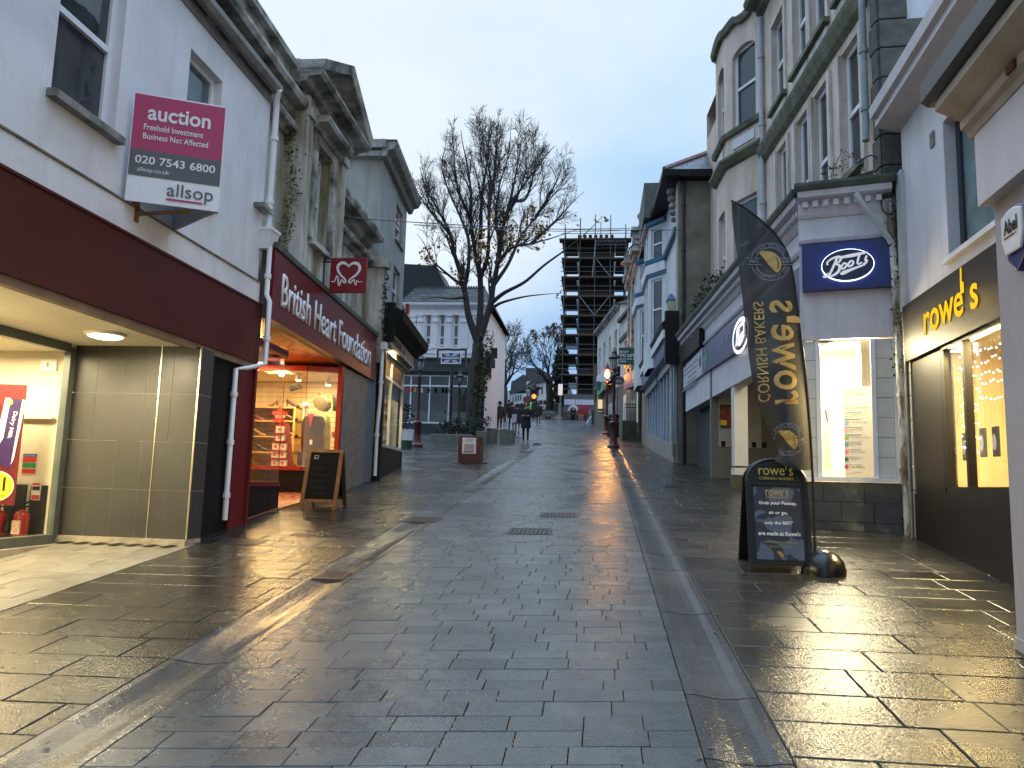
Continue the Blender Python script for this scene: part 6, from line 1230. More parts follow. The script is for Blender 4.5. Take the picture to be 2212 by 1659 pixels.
m_=MB();m_.fbox(FB1,0.11,1.9,-.12,-.06,gz(11.5)-.1,1.7);m_.build('entrance_riser',MATS['dark_slate_riser'],bc_);m_=MB();m_.add([FB1.P(.11,-.08,1.7),FB1.P(1.9,-.08,1.7),FB1.P(1.9,-.08,zb0_),FB1.P(.11,-.08,zb0_)],[(0,1,2,3)]);m_.build('entrance_pane',clear,bc_)
a=arealight('entrance_lamp',FB1.P(3.2,-.8,zb0_-.1),.4,60,(1.0,.84,.52));a.parent=bc_;a.matrix_parent_inverse=INV[bc_.name]
t=thing('downpipe','long flaking white downpipe with ivy between chemist and bakery','pipe',(3.98,10.62,gz(10.6)))
flaky=surf('flaky_white',(.55,.54,.50),.6,.2,10,grime=(.12,.085,.05),gamt=.9,gscale=3.0,gstretch=(3,3,.7),glo=.46,ghi=.56)
m_=MB();m_.tube([(4.00,10.60,1.05),(3.985,10.62,2.6),(3.96,10.64,4.6),(3.93,10.66,5.6)],.055,10)
for z in(1.9,2.9,3.9,4.6):m_.tube([(3.985,10.62,z-.03),(3.985,10.62,z+.03)],.075,10)
m_.build('pipe',flaky,t,smooth=True)
m_=MB();q=[FC.P(LC*.62,.34,zcb+.18),FC.P(LC*.68,.36,zcb+.02),FC.P(LC*.95,.16,zcb-.42),FC.P(LC+.02,.10,zcb-.56)];m_.tube(q,.042,10);m_.build('branch_pipe',surf('pale_branch_pipe',(.45,.50,.50),.4,.1,5),t,smooth=True)
t=thing('cable_bundle','tangle of black cables and ivy stems hanging at the chemist corner','cables',(4.0,10.7,5.2));m_=MB()
for k,pts in enumerate(([(3.95,10.80,6.0),(3.97,10.62,5.6),(4.02,10.6,5.2),(4.0,10.6,4.6)],[(3.86,10.72,5.75),(3.80,10.58,5.45),(3.9,10.55,5.35),(4.02,10.58,5.55),(3.98,10.68,5.8)],[(3.93,10.9,6.3),(3.9,10.7,6.05),(3.98,10.62,5.7),(4.08,10.55,5.3),(4.12,10.5,5.75)],[(3.6,10.95,6.25),(3.8,10.82,6.3),(3.95,10.7,5.9)])):m_.tube(spline(pts,6),.012 if k else.035,6)
m_.build('cable',iron_black,t)
m_=leafy('','',None,[(3.98,10.6,z)for z in np.linspace(3.2,5.9,26)],420,.028,weed_mat,(.05,.05,.08),seed=15);m_.build('ivy',weed_mat,t)
m_=leafy('','',None,[tuple(FB1.P(u,.1,6.1+.004*u))for u in np.linspace(5.6,8.6,24)],700,.05,weed_mat,(.12,.15,.12),seed=16)
t=thing('roof_weeds','straggling weeds growing along the chemist shop cornice beyond the flag','weed',FB1.P(7.2,0.1,6.0));m_.build('leaves',weed_mat,t)
m_=leafy('','',None,[tuple(FBU.P(1.0+.10*k,.12,6.7+.05*math.sin(k*2)))for k in range(9)],60,.03,weed_mat,(.05,.05,.06),seed=17);t=thing('wall_sprig','thin sprig growing from the wall beside the nearest upper sash window','weed',FBU.P(1.25,.1,6.6));m_.build('leaves',weed_mat,t)
m_=MB();m_.tube(spline([FBU.P(.5,.05,6.2),FBU.P(1.0,.15,6.75),FBU.P(1.4,.12,6.78),FBU.P(1.8,.1,6.66)],5),.006,5);m_.build('stem',timber,t)
FRW=Frame((4.02,10.42),(4.02-.0,10.42-6.5),(-1,0));th=math.atan2(.0523,1)
FRW=Frame((4.02,10.42),(4.02-6.5*.06,10.42-6.5),(-1,0));UR=lambda px,py,d=0.0:FRW.px(px,py,d)
br=thing('bakery_building','white rendered bakery with dark shopfront, glowing yellow letters and a lit window','building',(5,8,gz(8)))
q2=lambda a,b:S(3300+a/1.6585,b/1.6585);q4=lambda a,b:S(3400+a/1.2294,850+b/1.2294)
bak_white=surf('bakery_render',(.66,.65,.69),.7,.07,1.2,bump=.08,bscale=40,grime=(.42,.40,.37),gamt=.4)
uw0,zw1=UR(*q2(683,800));_,zw0=UR(*q4(400,225));zg=UR(1915,280)[1];zft=UR(1965,655,.05)[1];zfb=UR(1985,770,.05)[1]
hole=(uw0,6.2,zw0+.02,zw1)
m_=wall_faces(MB(),FRW,0,FRW.len,zft-.05,zg+.12,[hole],t=.22);shell(m_,FRW,0,FRW.len,7,0,zg+.12);m_.build('wall',bak_white,br)
m_=MB();zs=zg;m_.moulding(FRW,-.08,FRW.len,[(.0,zs-.30),(.30,zs-.20),(.30,zs-.10),(.36,zs-.08),(.38,zs+.06),(.33,zs+.07),(.30,zs+.0),(0,zs+.02)]);m_.build('eaves_gutter',surf('gutter_white',(.56,.54,.56),.4,.08,5),br)
window(FRW,hole[0],hole[0]+1.9,hole[2],hole[3]-.02,br,d=-.13,fw=.11,bars_v=(hole[0]+.95,),frame=surf('dark_window_frame',(.025,.03,.032),.4,.15,5),pane=darkpane('teal_pane',(.10,.15,.16),.02,.01),sill=white_paint,sill_out=.06)
t_dark=surf('bakery_dark',(.012,.010,.010),.5,.15,4,spec=.2)
fn=UR(2130,545,.05)[0]
m_=MB();m_.fbox(FRW,.02,FRW.len,-.1,.07,zfb,zft);fsr=m_.build('fascia',t_dark,br)
a,b=UR(1991,690,.1),UR(2108,650,.1)
gl_y=glow('bakery_letter_glow',(1.0,.58,.02),1.35);gl_r=surf('letter_return',(.55,.16,.01),.4)
mm=FRW.mat((a[0]+b[0])/2,.075,(UR(1998,728,.1)[1]+UR(1998,668,.1)[1])/2+.0);lw=abs(b[0]-a[0]);lh=abs(UR(1998,728,.1)[1]-UR(1998,668,.1)[1])
text('rowe s',shifted(mm,0,-.0,0),gl_y,fsr,w=lw,h=lh*.80,ext=.005,bold=.015)
m_=MB();sx=lw*.255;flat([(sx-.045,lh*.30),(sx+.045,lh*.30),(sx+.05,lh*.62),(sx+.0,lh*.70),(sx+.01,lh*1.15),(sx-.03,lh*1.15),(sx-.045,lh*.6)],mm,m_,.005);m_.build('candle_mark',gl_y,fsr)
for k in(-.3,.3):
 p=mm@Vector((k*lw,.0,.12));pl_=pointlight('letter_light',p,2.2,(1.0,.62,.1),.12);pl_.parent=br;pl_.matrix_parent_inverse=INV[br.name]
uL0,zWt=UR(*S(3400+390/1.2294,850+660/1.2294));_,zWb=UR(2040,1052);uR0=uL0+2.6
m_=MB();uM=UR(*q4(500,900))[0]
m_.fbox(FRW,uL0-.09,uL0,-.04,.01,zWb,zfb-.02);m_.fbox(FRW,uL0,uR0,-.08,.03,zWb-.08,zWb);m_.fbox(FRW,uL0,uR0,-.08,.03,zWt+.02,zfb-.01);m_.fbox(FRW,uM-.03,uM+.03,-.06,.02,zWb,zWt+.02);m_.fbox(FRW,uM+1.1,uM+1.2,-.08,.035,zWb,zWt+.02);swr=m_.build('shop_window',t_dark,br)
m_=MB();m_.add([FRW.P(uL0,-.03,zWb),FRW.P(uR0,-.03,zWb),FRW.P(uR0,-.03,zWt+.02),FRW.P(uL0,-.03,zWt+.02)],[(0,1,2,3)]);m_.build('pane',clear,swr)
m_=MB();m_.fbox(FRW,.12,FRW.len,-.12,.04,0.2,zWb-.08);m_.fbox(FRW,.12,uL0-.09,-.12,.012,zWb-.08,zfb-.02);m_.build('stall_riser',t_dark,br)
tile_side=surf('side_tiles',(.33,.33,.29),.4,.12,5)
m_=MB()
for k in range(9):z0_=gz(10.4)+k*.30;m_.fbox(FRW,-.10,.115,-.1,.03,z0_+.006,z0_+.294)
m_.build('tile_strip',tile_side,br);pq=FRW.P(.02,.05,0);pipe([(pq.x,pq.y,1.05),(pq.x,pq.y,4.0)],.022,galv,br,name='conduit')
m_=MB();m_.fbox(FRW,-.13,.08,-.05,.05,4.0,5.9);m_.build('corner_pilaster',surf('pilaster_white',(.52,.53,.52),.6,.12,5,grime=(.2,.2,.17),gamt=.5),br)
wood_wall=surf('bakery_wood',(.72,.54,.27),.5,.15,2.0,grime=(.55,.36,.14),gamt=.5,gscale=2,gstretch=(1,1,.2))
m_=MB();m_.fbox(FRW,-.4,4.2,-1.55,-1.5,.5,3.6);m_.fbox(FRW,.12,.17,-1.5,-.1,.5,3.6);m_.build('interior_wall',wood_wall,br);m_=MB();m_.fbox(FRW,.1,4.2,-1.55,-.1,3.46,3.5);m_.build('interior_ceiling',ceil_white,br);m_=MB();m_.fbox(FRW,.1,4.2,-1.5,-.1,.8,.9);m_.build('shop_floor',MATS['vinyl_floor'],br)
t=thing('ceiling_lamp','bright white ceiling light panel inside the bakery window','ceiling light',FRW.P(uM+.55,-.9,3.44));m_=MB();m_.fbox(FRW,uM+.15,uM+1.0,-1.2,-.5,3.43,3.458);m_.build('diffuser',glow('bakery_panel_glow',(1.0,.90,.62),12.0),t)
a=arealight('bakery_panel',FRW.P(uM+.2,-.8,3.40),1.0,170,(1.0,.80,.40),size_y=.7);a.parent=t;a.matrix_parent_inverse=INV[t.name]
a=aim(arealight('bakery_pavement_fill',FRW.P(uM+.3,-.25,3.2),1.6,170,(1.0,.74,.30),size_y=.2),(-1.0,-.2,-.8));a.parent=br;a.matrix_parent_inverse=INV[br.name]  # added unseen light, throws a warm glow onto the right pavement
t=thing('string_lights','curtain of tiny white fairy lights behind the bakery glass','string lights',FRW.P(uL0,-.12,3.0));R=random.Random(8);m_=MB();mw=MB()
for k in range(13):
 u=uL0+.04+k*.085;n=9 if k<6 else 5;mw.tube([FRW.P(u,-.14,zWt),FRW.P(u,-.14,zWt-(1.2 if k<6 else.9))],.0007,3)
 for j in range(n):z=zWt-.05-j*.13-R.uniform(0,.08);q=FRW.P(u+R.uniform(-.02,.02),-.14,z);m_.ball(q,.009,4)
m_.build('bulbs',glow('fairy_glow',(1.0,.95,.85),9.0),t);mw.build('wire',iron_black,t)
for k,(px,py)in enumerate(((430,1118),(492,1120),(578,1100),(640,1095))):
 u,z=UR(*q4(px,py),-.18);t=thing('paper_bag',('dark paper bag with a white disc, leftmost in the bakery window','dark paper bag with a white disc, second from left in the bakery window','dark paper bag with a white disc, right of the dark mullion','dark paper bag with a white disc beside the grey pier')[k],'bag',FRW.P(u,-.18,z),group='paper bags hung in the bakery window')
 m_=MB();m_.fbox(FRW,u-.055,u+.055,-.20,-.17,z-.15,z+.16);m_.build('bag_body',dark_grey,t);m_=MB();qq=ellipse(u,z-.0,.05,.085,16);m_.add([FRW.P(p[0],-.166,p[1])for p in qq[:-1]],[tuple(range(16))]);m_.build('disc',upvc,t)
t=thing('vent_grille','small square grey vent on the white bakery wall','vent',FRW.P(*[UR(*q2(620,910))[0],0,UR(*q2(620,910))[1]]));u,z=UR(*q2(620,910));m_=MB();m_.fbox(FRW,u-.06,u+.06,0.0,.02,z-.09,z+.09)
for k in range(3):m_.fbox(FRW,u-.045,u+.045,.02,.026,z-.06+k*.05,z-.035+k*.05)
m_.build('grille',surf('vent_grey',(.25,.24,.2),.6,.3,9),t)
FN=Frame((2.84,5.74),(2.84-9*.055,5.74-9),(-1,0));UN=lambda px,py,d=0.0:FN.px(px,py,d)
bn=thing('near_building','grey and white shop at the right edge with a stepped cornice and an alarm box','building',(4,3,gz(3)))
pier_grey=surf('pier_grey',(.40,.40,.44),.6,.08,2,bump=.05,grime=(.25,.25,.26),gamt=.35)
zp=UN(2125,461)[1];zcn=UN(2110,318)[1]
m_=MB();m_.fbox(FN,.0,.62,-.45,.0,0.0,zp);m_.fbox(FN,-.012,.632,-.46,.012,0.0,gz(5.5)+.10);m_.build('pier',pier_grey,bn)
m_=MB();m_.fbox(FN,-.02,9,-.5,.10,zp,zcn+.02);m_.build('upper_panel',surf('panel_lilac_white',(.66,.65,.70),.6,.05,1.2,grime=(.48,.46,.46),gamt=.4),bn)
m_=MB();z=zcn;m_.moulding(FN,-.08,9,[(-.3,z),(.11,z),(.13,z+.05),(.17,z+.07),(.17,z+.14),(.28,z+.20),(.34,z+.23),(.34,z+.30),(-.3,z+.30)]);m_.build('cornice',surf('beige_cornice',(.46,.42,.36),.7,.15,3,grime=(.2,.17,.13),gamt=.5,gscale=2,gstretch=(1,1,1)),bn)
m_=MB();m_.moulding(FN,-.16,9,[(-.3,z+.302),(.36,z+.302),(.41,z+.34),(.41,z+.50),(.36,z+.54),(-.3,z+.60)]);m_.build('lead_capping',surf('lead_blue',(.030,.042,.052),.5,.2,4),bn)
m_=MB();u_,z_=UN(*q2(1135,590),.18);m_.fbox(FN,u_-.05,u_+.06,.12,.19,z+.075,z+.135);m_.build('chipped_brick',surf('chip_brown',(.12,.055,.03),.9,.3,20),bn)
m_=MB();m_.fbox(FN,.63,9,-.45,-.30,0.0,zp);m_.build('recess_wall',pier_grey,bn);m_=MB();m_.fbox(FN,.70,1.3,-.299,-.28,.8,3.2);m_.fbox(FN,.68,.76,-.30,-.22,.6,3.3);m_.build('door_frame',surf('bronze_frame',(.20,.17,.15),.35,.15,4),bn)
m_=MB();shell(m_,FN,.0,9,5,0,6.6,d=-.46);wall_faces(m_,FN,0,9,zcn+.3,4.3 if zcn<3.6 else zcn+.62,d=-.46);m_.build('wall',bak_white,bn)
ua,za=UN(2183,518,.10);t=thing('alarm_box','white and blue burglar alarm box lettered Abel on the grey pier','alarm box',FN.P(ua,.05,za));am=FN.mat(ua,0,za);s=.20
pr=[(-.16,.20),(-.05,.235),(.05,.235),(.16,.20),(.165,.05),(.12,-.12),(.0,-.22),(-.12,-.12),(-.165,.05)]
m_=MB();m_.prism([am@Vector((p[0],p[1],0))for p in pr],am.to_3x3()@Vector((0,0,.07)));m_.build('back_case',surf('alarm_blue',(.010,.02,.16),.25,.1,4),t,bevel=.012)
pr2=[(-.145,.185),(-.05,.215),(.05,.215),(.145,.185),(.145,.02),(.10,-.085),(-.10,-.085),(-.145,.02)]
m_=MB();m_.prism([am@Vector((p[0],p[1],.07))for p in pr2],am.to_3x3()@Vector((0,0,.025)));m_.build('cover',upvc,t,bevel=.012)
text('Abel',shifted(am,0.0,.10,.096),black_paint,t,w=.19,h=.10,bold=.03);m_=MB();flat([(-.095,.025),(.05,.025),(.05,.037),(-.095,.037)],am,m_,.098);flat([(.06,.025),(.075,.025),(.075,.037),(.06,.037)],am,m_,.098);m_.build('underline',red_gloss,t)
g3q=lambda a,b:S(2850+a/2.765,1750+b/2.765)
q_l=on_ground(*g3q(295,1440));YA_=7.98;lt=at_y(*g3q(250,400),YA_+.0)
sb_dark=surf('aboard_black',(.010,.012,.014),.3,.15,5);sb_face=surf('aboard_face',(.010,.016,.022),.22,.12,4)
t=thing('pavement_sign','black arched A-board with gold lettering and a grey camouflage poster','pavement sign',(1.78,YA_+.25,gz(YA_)))
xl,xr=at_y(*g3q(280,1400),YA_)[0],at_y(*g3q(975,1400),YA_)[0];xc,wd=(xl+xr)/2,(xr-xl)/2;zb_=gz(YA_);ztop=at_y(*g3q(560,155),YA_+.22)[2]
rot_=math.radians(2.5)
def sign_leaf(y0,y1,lab):
 Lz=math.hypot(y1-y0,ztop-zb_);dy,dz=(y1-y0)/Lz,(ztop-zb_)/Lz;nr=Vector((0,-dz,dy))if y0<y1 else Vector((0,dz,-dy))
 mt=Matrix(((1,0,0,xc),(0,dy,nr.y,y0),(0,dz,nr.z,zb_),(0,0,0,1)));ah=Lz-.245
 shape=[(-wd,.0),(wd,.0),(wd,.10)]if False else None
 o=[(-wd,.06),(wd,.06),(wd,ah)]+[(wd*math.cos(a),ah+.245*math.sin(a))for a in np.linspace(0.08,math.pi-.08,16)]+[(-wd,ah)]
 m_=MB();m_.prism([mt@Vector((p[0],p[1],-.012))for p in o],nr*.024)
 for sx in(-1,1):m_.prism([mt@Vector((sx*wd,.0,-.02)),mt@Vector((sx*(wd-.04),.0,-.02)),mt@Vector((sx*(wd-.04),ah,-.02)),mt@Vector((sx*wd,ah,-.02))],nr*.045)
 pts=[(wd*.97*math.cos(a),ah+.235*math.sin(a))for a in np.linspace(0,math.pi,18)];m_.tube([mt@Vector((p[0],p[1],.005))for p in pts],.018,6)
 m_.prism([mt@Vector((-wd+.04,ah-.04,-.01)),mt@Vector((wd-.04,ah-.04,-.01)),mt@Vector((wd-.04,ah-.01,-.01)),mt@Vector((-wd+.04,ah-.01,-.01))],nr*.03)
 return mt,Lz,ah,m_.build(lab,sb_dark,t)
mt,Lz,ah,lf=sign_leaf(YA_,YA_+.22,'front_leaf');sign_leaf(YA_+.62,YA_+.24,'rear_leaf')
m_=MB();o=[(-wd+.05,ah),(wd-.05,ah)]+[((wd-.05)*math.cos(a),ah+.20*math.sin(a))for a in np.linspace(0.1,math.pi-.1,14)];flat(o,mt,m_,.0135);m_.build('header_panel',sb_face,lf)
gold_y=surf('sign_gold',(.40,.34,.07),.4,.05)
text('rowe s',shifted(mt,.0,ah+.105,.014),gold_y,lf,w=wd*1.12,h=.072,bold=.0);m_=MB();flat([(wd*.33,ah+.125),(wd*.355,ah+.125),(wd*.36,ah+.155),(wd*.34,ah+.175),(wd*.325,ah+.155)],mt,m_,.0185);m_.build('candle_mark',gold_y,lf);text('CORNISH BAKERS',shifted(mt,.0,ah+.035,.014),gold_y,lf,w=wd*1.12,h=.028)
pb0,pb1=.115,ah-.055;PH=pb1-pb0;PWd=wd-.075
camo=newmat('camo_poster');mtc,nt,out=camo;bs=nt.nodes.new('ShaderNodeBsdfPrincipled');nt.links.new(bs.outputs[0],out.inputs[0]);f,_=noise(nt,5.0,1,.3,lo=.495,hi=.505,off=(3,1,4),dist=.8);cc=mixc(nt,f,(.10,.125,.18),(.030,.038,.052));nt.links.new(cc,bs.inputs['Base Color']);bs.inputs['Roughness'].default_value=.3
m_=MB();flat([(-PWd,pb0),(PWd,pb0),(PWd,pb1),(-PWd,pb1)],mt,m_,.015);m_.build('poster',mtc,lf)
pale_gold=surf('pale_gold',(.42,.36,.17),.45,.05)
for s_,yy,w_,h_,mm_,bo in(('rowe s',.92,.98,.060,pale_gold,.005),('CORNISH BAKERS',.855,.98,.024,pale_gold,0),('Grab your Pasties,',.77,1.62,.042,white_letter,.03),('sit or go,',.635,.80,.042,white_letter,.03),('only the BEST',.495,1.20,.042,white_letter,.03),("are made at Rowe's",.355,1.78,.042,white_letter,.03),('Proudly serving Cornwall and',.235,1.42,.024,gold_y,0),('beyond since 1949',.175,.92,.024,gold_y,0)):
 text(s_,shifted(mt,.0,pb0+PH*yy,.0155),mm_,lf,w=PWd*w_,h=h_,bold=bo,shear=.15 if mm_ is gold_y else 0)
m_=MB();flat([(PWd*.29,pb0+PH*.94),(PWd*.315,pb0+PH*.94),(PWd*.32,pb0+PH*.965),(PWd*.30,pb0+PH*.985),(PWd*.285,pb0+PH*.965)],mt,m_,.0195);m_.build('candle_mark',pale_gold,lf)
def pasty(mtx,cx,cy,s,parent,mat,z,mir=1):
 m_=MB();pts=[(485,560),(520,515),(590,500),(680,510),(780,520),(880,580),(970,680),(1020,790),(1020,900),(985,1010),(930,1080),(880,1070),(780,960),(680,830),(600,700),(540,630)]
 flat([(cx+(p[0]-760)/300*s*mir,cy-(p[1]-780)/300*s)for p in pts],mtx,m_,z);o=m_.build('pasty_emblem',mat,parent);m_=MB()
 stroke([(cx+(p[0]-760)/300*s*mir,cy-(p[1]-780)/300*s)for p in((880,665),(925,740),(945,830),(935,920),(910,985))],.035*s,mtx,m_,z+.002);m_.build('emblem_line',sb_dark,parent);return o
pasty(mt,.0,pb0+PH*.07,.035,lf,yellow_letter,.0165)
fb_=on_ground(*S(3235,2262));bx,by=fb_[0],fb_[1]+.05;t=thing('feather_flag','tall black feather flag with mirrored gold lettering on a round black base','flag',(bx,by,gz(by)))
ctr=at_y(*g3q(1085,1290),by)[0]
m_=MB();m_.lathe((ctr,by,gz(by)-.03),[(.205,0),(.21,.06),(.19,.14),(.14,.21),(.05,.25),(.02,.255)],24);m_.build('base',surf('base_black',(.012,.012,.011),.25,.2,5),t,smooth=True)
YP=by;fp=lambda px,py:at_y(px,py,YP)
pole_px=[S(3208,2170),S(3200,1880),S(3180,1560),S(3150,1300),S(3128,1120),S(3105,1010),S(3060,930),S(3000,870),S(2930,815),S(2878,789)]
pole=[Vector(fp(*p))for p in pole_px];pole=[Vector((pole[0].x,by,gz(by)+.18))]+pole;pole[0].x=pole[1].x
pp=[Vector(p)for p in spline([tuple(p)for p in pole],5)];m_=MB();m_.tube(pp,list(np.linspace(.014,.010,len(pp))),8);m_.build('pole',iron_black,t,smooth=True)
right=[S(2890,800),S(2935,822),S(3000,875),S(3058,932),S(3102,1012),S(3126,1120),S(3148,1300),S(3165,1440),S(3178,1560),S(3190,1720),S(3198,1850)]
left=[S(2880,792),S(2884,850),S(2896,950),S(2908,1050),S(2918,1150),S(2932,1270),S(2952,1430),S(2978,1560),S(3022,1680),S(3062,1770),S(3048,1815)]
NR=len(right);NC=12;vs=[];fs=[]
rr_=spline([tuple(fp(*p))for p in right],3);ll_=spline([tuple(fp(*p))for p in left],3);NR=len(rr_)
for i in range(NR):
 A_,B_=Vector(ll_[i]),Vector(rr_[i])
 for j in range(NC+1):
  f=j/NC;p=A_.lerp(B_,f);wav=.05*math.sin(f*math.pi)*math.sin(i/NR*5.0+.6)+.025*math.sin(f*7+i*.35)*(1-f);vs.append((p.x,p.y+wav-.05*math.sin(f*math.pi),p.z-(.04*math.sin(f*math.pi)if i>NR-4 else 0)))
fs=[(i*(NC+1)+j,i*(NC+1)+j+1,(i+1)*(NC+1)+j+1,(i+1)*(NC+1)+j)for i in range(NR-1)for j in range(NC)]
fm_,nt,out=newmat('flag_cloth');d_=nt.nodes.new('ShaderNodeBsdfPrincipled');d_.inputs['Base Color'].default_value=(.028,.030,.032,1);d_.inputs['Roughness'].default_value=.5;tr_=nt.nodes.new('ShaderNodeBsdfTransparent');tr_.inputs[0].default_value=(.62,.58,.50,1);mx_=nt.nodes.new('ShaderNodeMixShader');mx_.inputs[0].default_value=.14
nt.links.new(d_.outputs[0],mx_.inputs[1]);nt.links.new(tr_.outputs[0],mx_.inputs[2]);nt.links.new(mx_.outputs[0],out.inputs[0])
m_=MB();m_.add(vs,fs);fl_=m_.build('cloth',fm_,t,smooth=True)
VS=[Vector(v)for v in vs]
def on_cloth(px,py):
 """nearest point of the cloth to a spot of the photograph, lifted a little off its face"""
 d=Vector(ray(px,py));o=Vector((0,0,EYE));best=None
 for i in range(NR-1):
  for j in range(NC):
   q=[VS[i*(NC+1)+j],VS[i*(NC+1)+j+1],VS[(i+1)*(NC+1)+j+1],VS[(i+1)*(NC+1)+j]]
   n=(q[1]-q[0]).cross(q[3]-q[0]);n.normalize();den=d.dot(n)
   if abs(den)<1e-6:continue
   tt=(q[0]-o).dot(n)/den;h=o+d*tt
   u=(h-q[0]).dot(q[1]-q[0])/(q[1]-q[0]).length_squared;v=(h-q[0]).dot(q[3]-q[0])/(q[3]-q[0]).length_squared
   e=max(0,-u,u-1)+max(0,-v,v-1)
   if best is None or e<best[0]:best=(e,h,n if n.dot(d)<0 else-n)
 return best[1]+best[2]*.006
def cloth_print(o):
 """lay a flat printed mesh (built in the plane y=YP) onto the waving cloth"""
 me=o.data;nm=np.array([[v.x,v.z]for v in VS])
 for v in me.vertices:
  k=np.argmin((nm[:,0]-v.co.x)**2+(nm[:,1]-v.co.z)**2);i,j=divmod(int(k),NC+1);best=None;acc=0;ws=0
  for a in range(max(0,i-1),min(NR,i+2)):
   for b in range(max(0,j-1),min(NC+1,j+2)):
    q=VS[a*(NC+1)+b];w=1/((q.x-v.co.x)**2+(q.z-v.co.z)**2+1e-5);acc+=q.y*w;ws+=w
  v.co.y=acc/ws-.008
 me.update()
def subdiv(o,cuts=2):
 bm=bmesh.new();bm.from_mesh(o.data);bmesh.ops.triangulate(bm,faces=bm.faces);es=[e for e in bm.edges if e.calc_length()>.06]
 if es:bmesh.ops.subdivide_edges(bm,edges=es,cuts=cuts)
 bm.to_mesh(o.data);bm.free();return o
FM=lambda px,py,rot=0.0:Matrix(((1,0,0,fp(px,py)[0]),(0,0,-1,YP-.1),(0,1,0,fp(px,py)[2]),(0,0,0,1)))@Matrix.Rotation(rot,4,'Z')
flag_gold=surf('flag_gold',(.56,.37,.11),.6,.06,5);flag_grey=surf('flag_grey',(.27,.28,.33),.6,.06,5)
def flag_text(s_,px0,py0,px1,py1,h,mat,bold=0.0):
 """mirrored words running from (px0,py0) to (px1,py1), as seen from the back of the flag"""
 a,b=Vector(fp(px0,py0)),Vector(fp(px1,py1));c=(a+b)/2;dx=(b-a);rot=math.atan2(dx.z,dx.x)
 M_=Matrix(((1,0,0,c.x),(0,0,-1,YP-.1),(0,1,0,c.z),(0,0,0,1)))@Matrix.Rotation(rot,4,'Z')@Matrix.Scale(-1,4,Vector((0,1,0)))
 o=text(s_,M_,mat,t,w=dx.length,h=h,bold=bold,ext=.001);subdiv(o,1);cloth_print(o);return o
g28=lambda a,b:S(2800+a/1.6587,800+b/1.6587)
flag_text('rowe s',*g28(482,1318),*g28(448,640),.235,flag_gold,.012)
m_=MB();c=fp(*g28(540,765));M_=FM(*g28(535,765));flat([(-.075,-.03),(.065,-.03),(.065,.03),(-.0,.045),(-.075,.03)],M_,m_,0);o=m_.build('candle_mark',flag_gold,t);cloth_print(subdiv(o))
flag_text('CORNISH BAKERS',*g28(345,1300),*g28(303,648),.105,flag_gold,.004)
def badge(cx,cy,r_px,full=True):
 c=fp(*g28(cx,cy));e=fp(*g28(cx+r_px,cy));r=abs(e[0]-c[0]);M_=Matrix(((1,0,0,c[0]),(0,0,-1,YP-.1),(0,1,0,c[2]),(0,0,0,1)))
 m_=MB()
 for rad in(r,r*.76):
  for a0,a1 in((14,166),(196,344)):stroke(ellipse(0,0,rad,rad*1.02,30,a0,a1),r*.018,M_,m_,0)
 for sx in(-1,1):
  for yy in(.18,-.16):flat([(sx*.45*r,yy*r-.012*r),(sx*1.22*r,yy*r-.012*r),(sx*1.22*r,yy*r+.02*r),(sx*.45*r,yy*r+.02*r)],M_,m_,0)
 rg=m_.build('badge_rings',flag_grey,t);cloth_print(rg)
 for s_,sgn,lo,hi in(('PREMIUM BAKER',1,38,145),('AND PASTY MAKER',-1,-20,-150)):
  n=len(s_)
  for k,ch in enumerate(s_):
   if ch==' ':continue
   a=math.radians(lo+(hi-lo)*k/(n-1));P_=M_@Matrix.Translation((r*.88*math.cos(a),r*.90*math.sin(a),0))@Matrix.Rotation(a-math.pi/2 if sgn>0 else a+math.pi/2,4,'Z')
   o=text(ch,P_,flag_grey,rg,h=r*.13,w=None,ext=.001,mirror=True,name='badge_letter')if ch!='I' else text(ch,P_,flag_grey,rg,h=r*.13,ext=.001,name='badge_letter');cloth_print(o)
 o=text('SINCE',shifted(M_,.84*r,.01*r,0),flag_grey,rg,w=r*.46,h=r*.18,ext=.001,mirror=True,bold=.02,name='badge_letter');cloth_print(o);o=text('1949',shifted(M_,-.86*r,.01*r,0),flag_grey,rg,w=r*.48,h=r*.19,ext=.001,mirror=True,bold=.02,name='badge_letter');cloth_print(o)
 bm=bmesh.new();bm.from_mesh(rg.data)
 for ch in[c2 for c2 in bpy.data.objects if c2.parent==rg and c2.name.startswith('badge_letter')]:
  bm.from_mesh(ch.data);bpy.data.objects.remove(ch)
 def off_cloth(v):
  z=v.co.z;row=min(range(NR),key=lambda i:abs(VS[i*(NC+1)].z-z));return v.co.x<VS[row*(NC+1)].x+.012 or z<VS[(NR-1)*(NC+1)].z+.02
 bmesh.ops.delete(bm,geom=[v for v in bm.verts if off_cloth(v)],context='VERTS');bm.to_mesh(rg.data);bm.free()
 o=pasty(M_,0,0,r*.62,rg,flag_gold,0);cloth_print(subdiv(o))
 for v in o.data.vertices:v.co.y-=.012
 for ch in bpy.data.objects:
  if ch.parent==rg and ch.name.startswith('emblem_line'):
   cloth_print(ch)
   for v in ch.data.vertices:v.co.y-=.016
badge(385,385,128);badge(490,1545,105)
FW2=Frame((2.30,22.7),(1.96,34.6),(-1,0));UW=lambda px,py,d=0.0:FW2.px(px,py,d)
b6=thing('bay_building','white building with blue-trimmed stacked bay windows over a black-edged shopfront','building',(4,28,gz(28)))
zg1=at_y(1472,372,22.6)[2]
cream_blue=surf('bay_white',(.66,.68,.70),.6,.07,3,grime=(.40,.39,.32),gamt=.4)
brown_render=surf('brown_render',(.23,.205,.165),.85,.2,1.6,bump=.2,bscale=25,grime=(.10,.10,.06),gamt=.75,gscale=.8,gstretch=(1,1,1),glo=.48,ghi=.66)
blue_trim=surf('teal_trim',(.03,.14,.24),.45,.2,5)
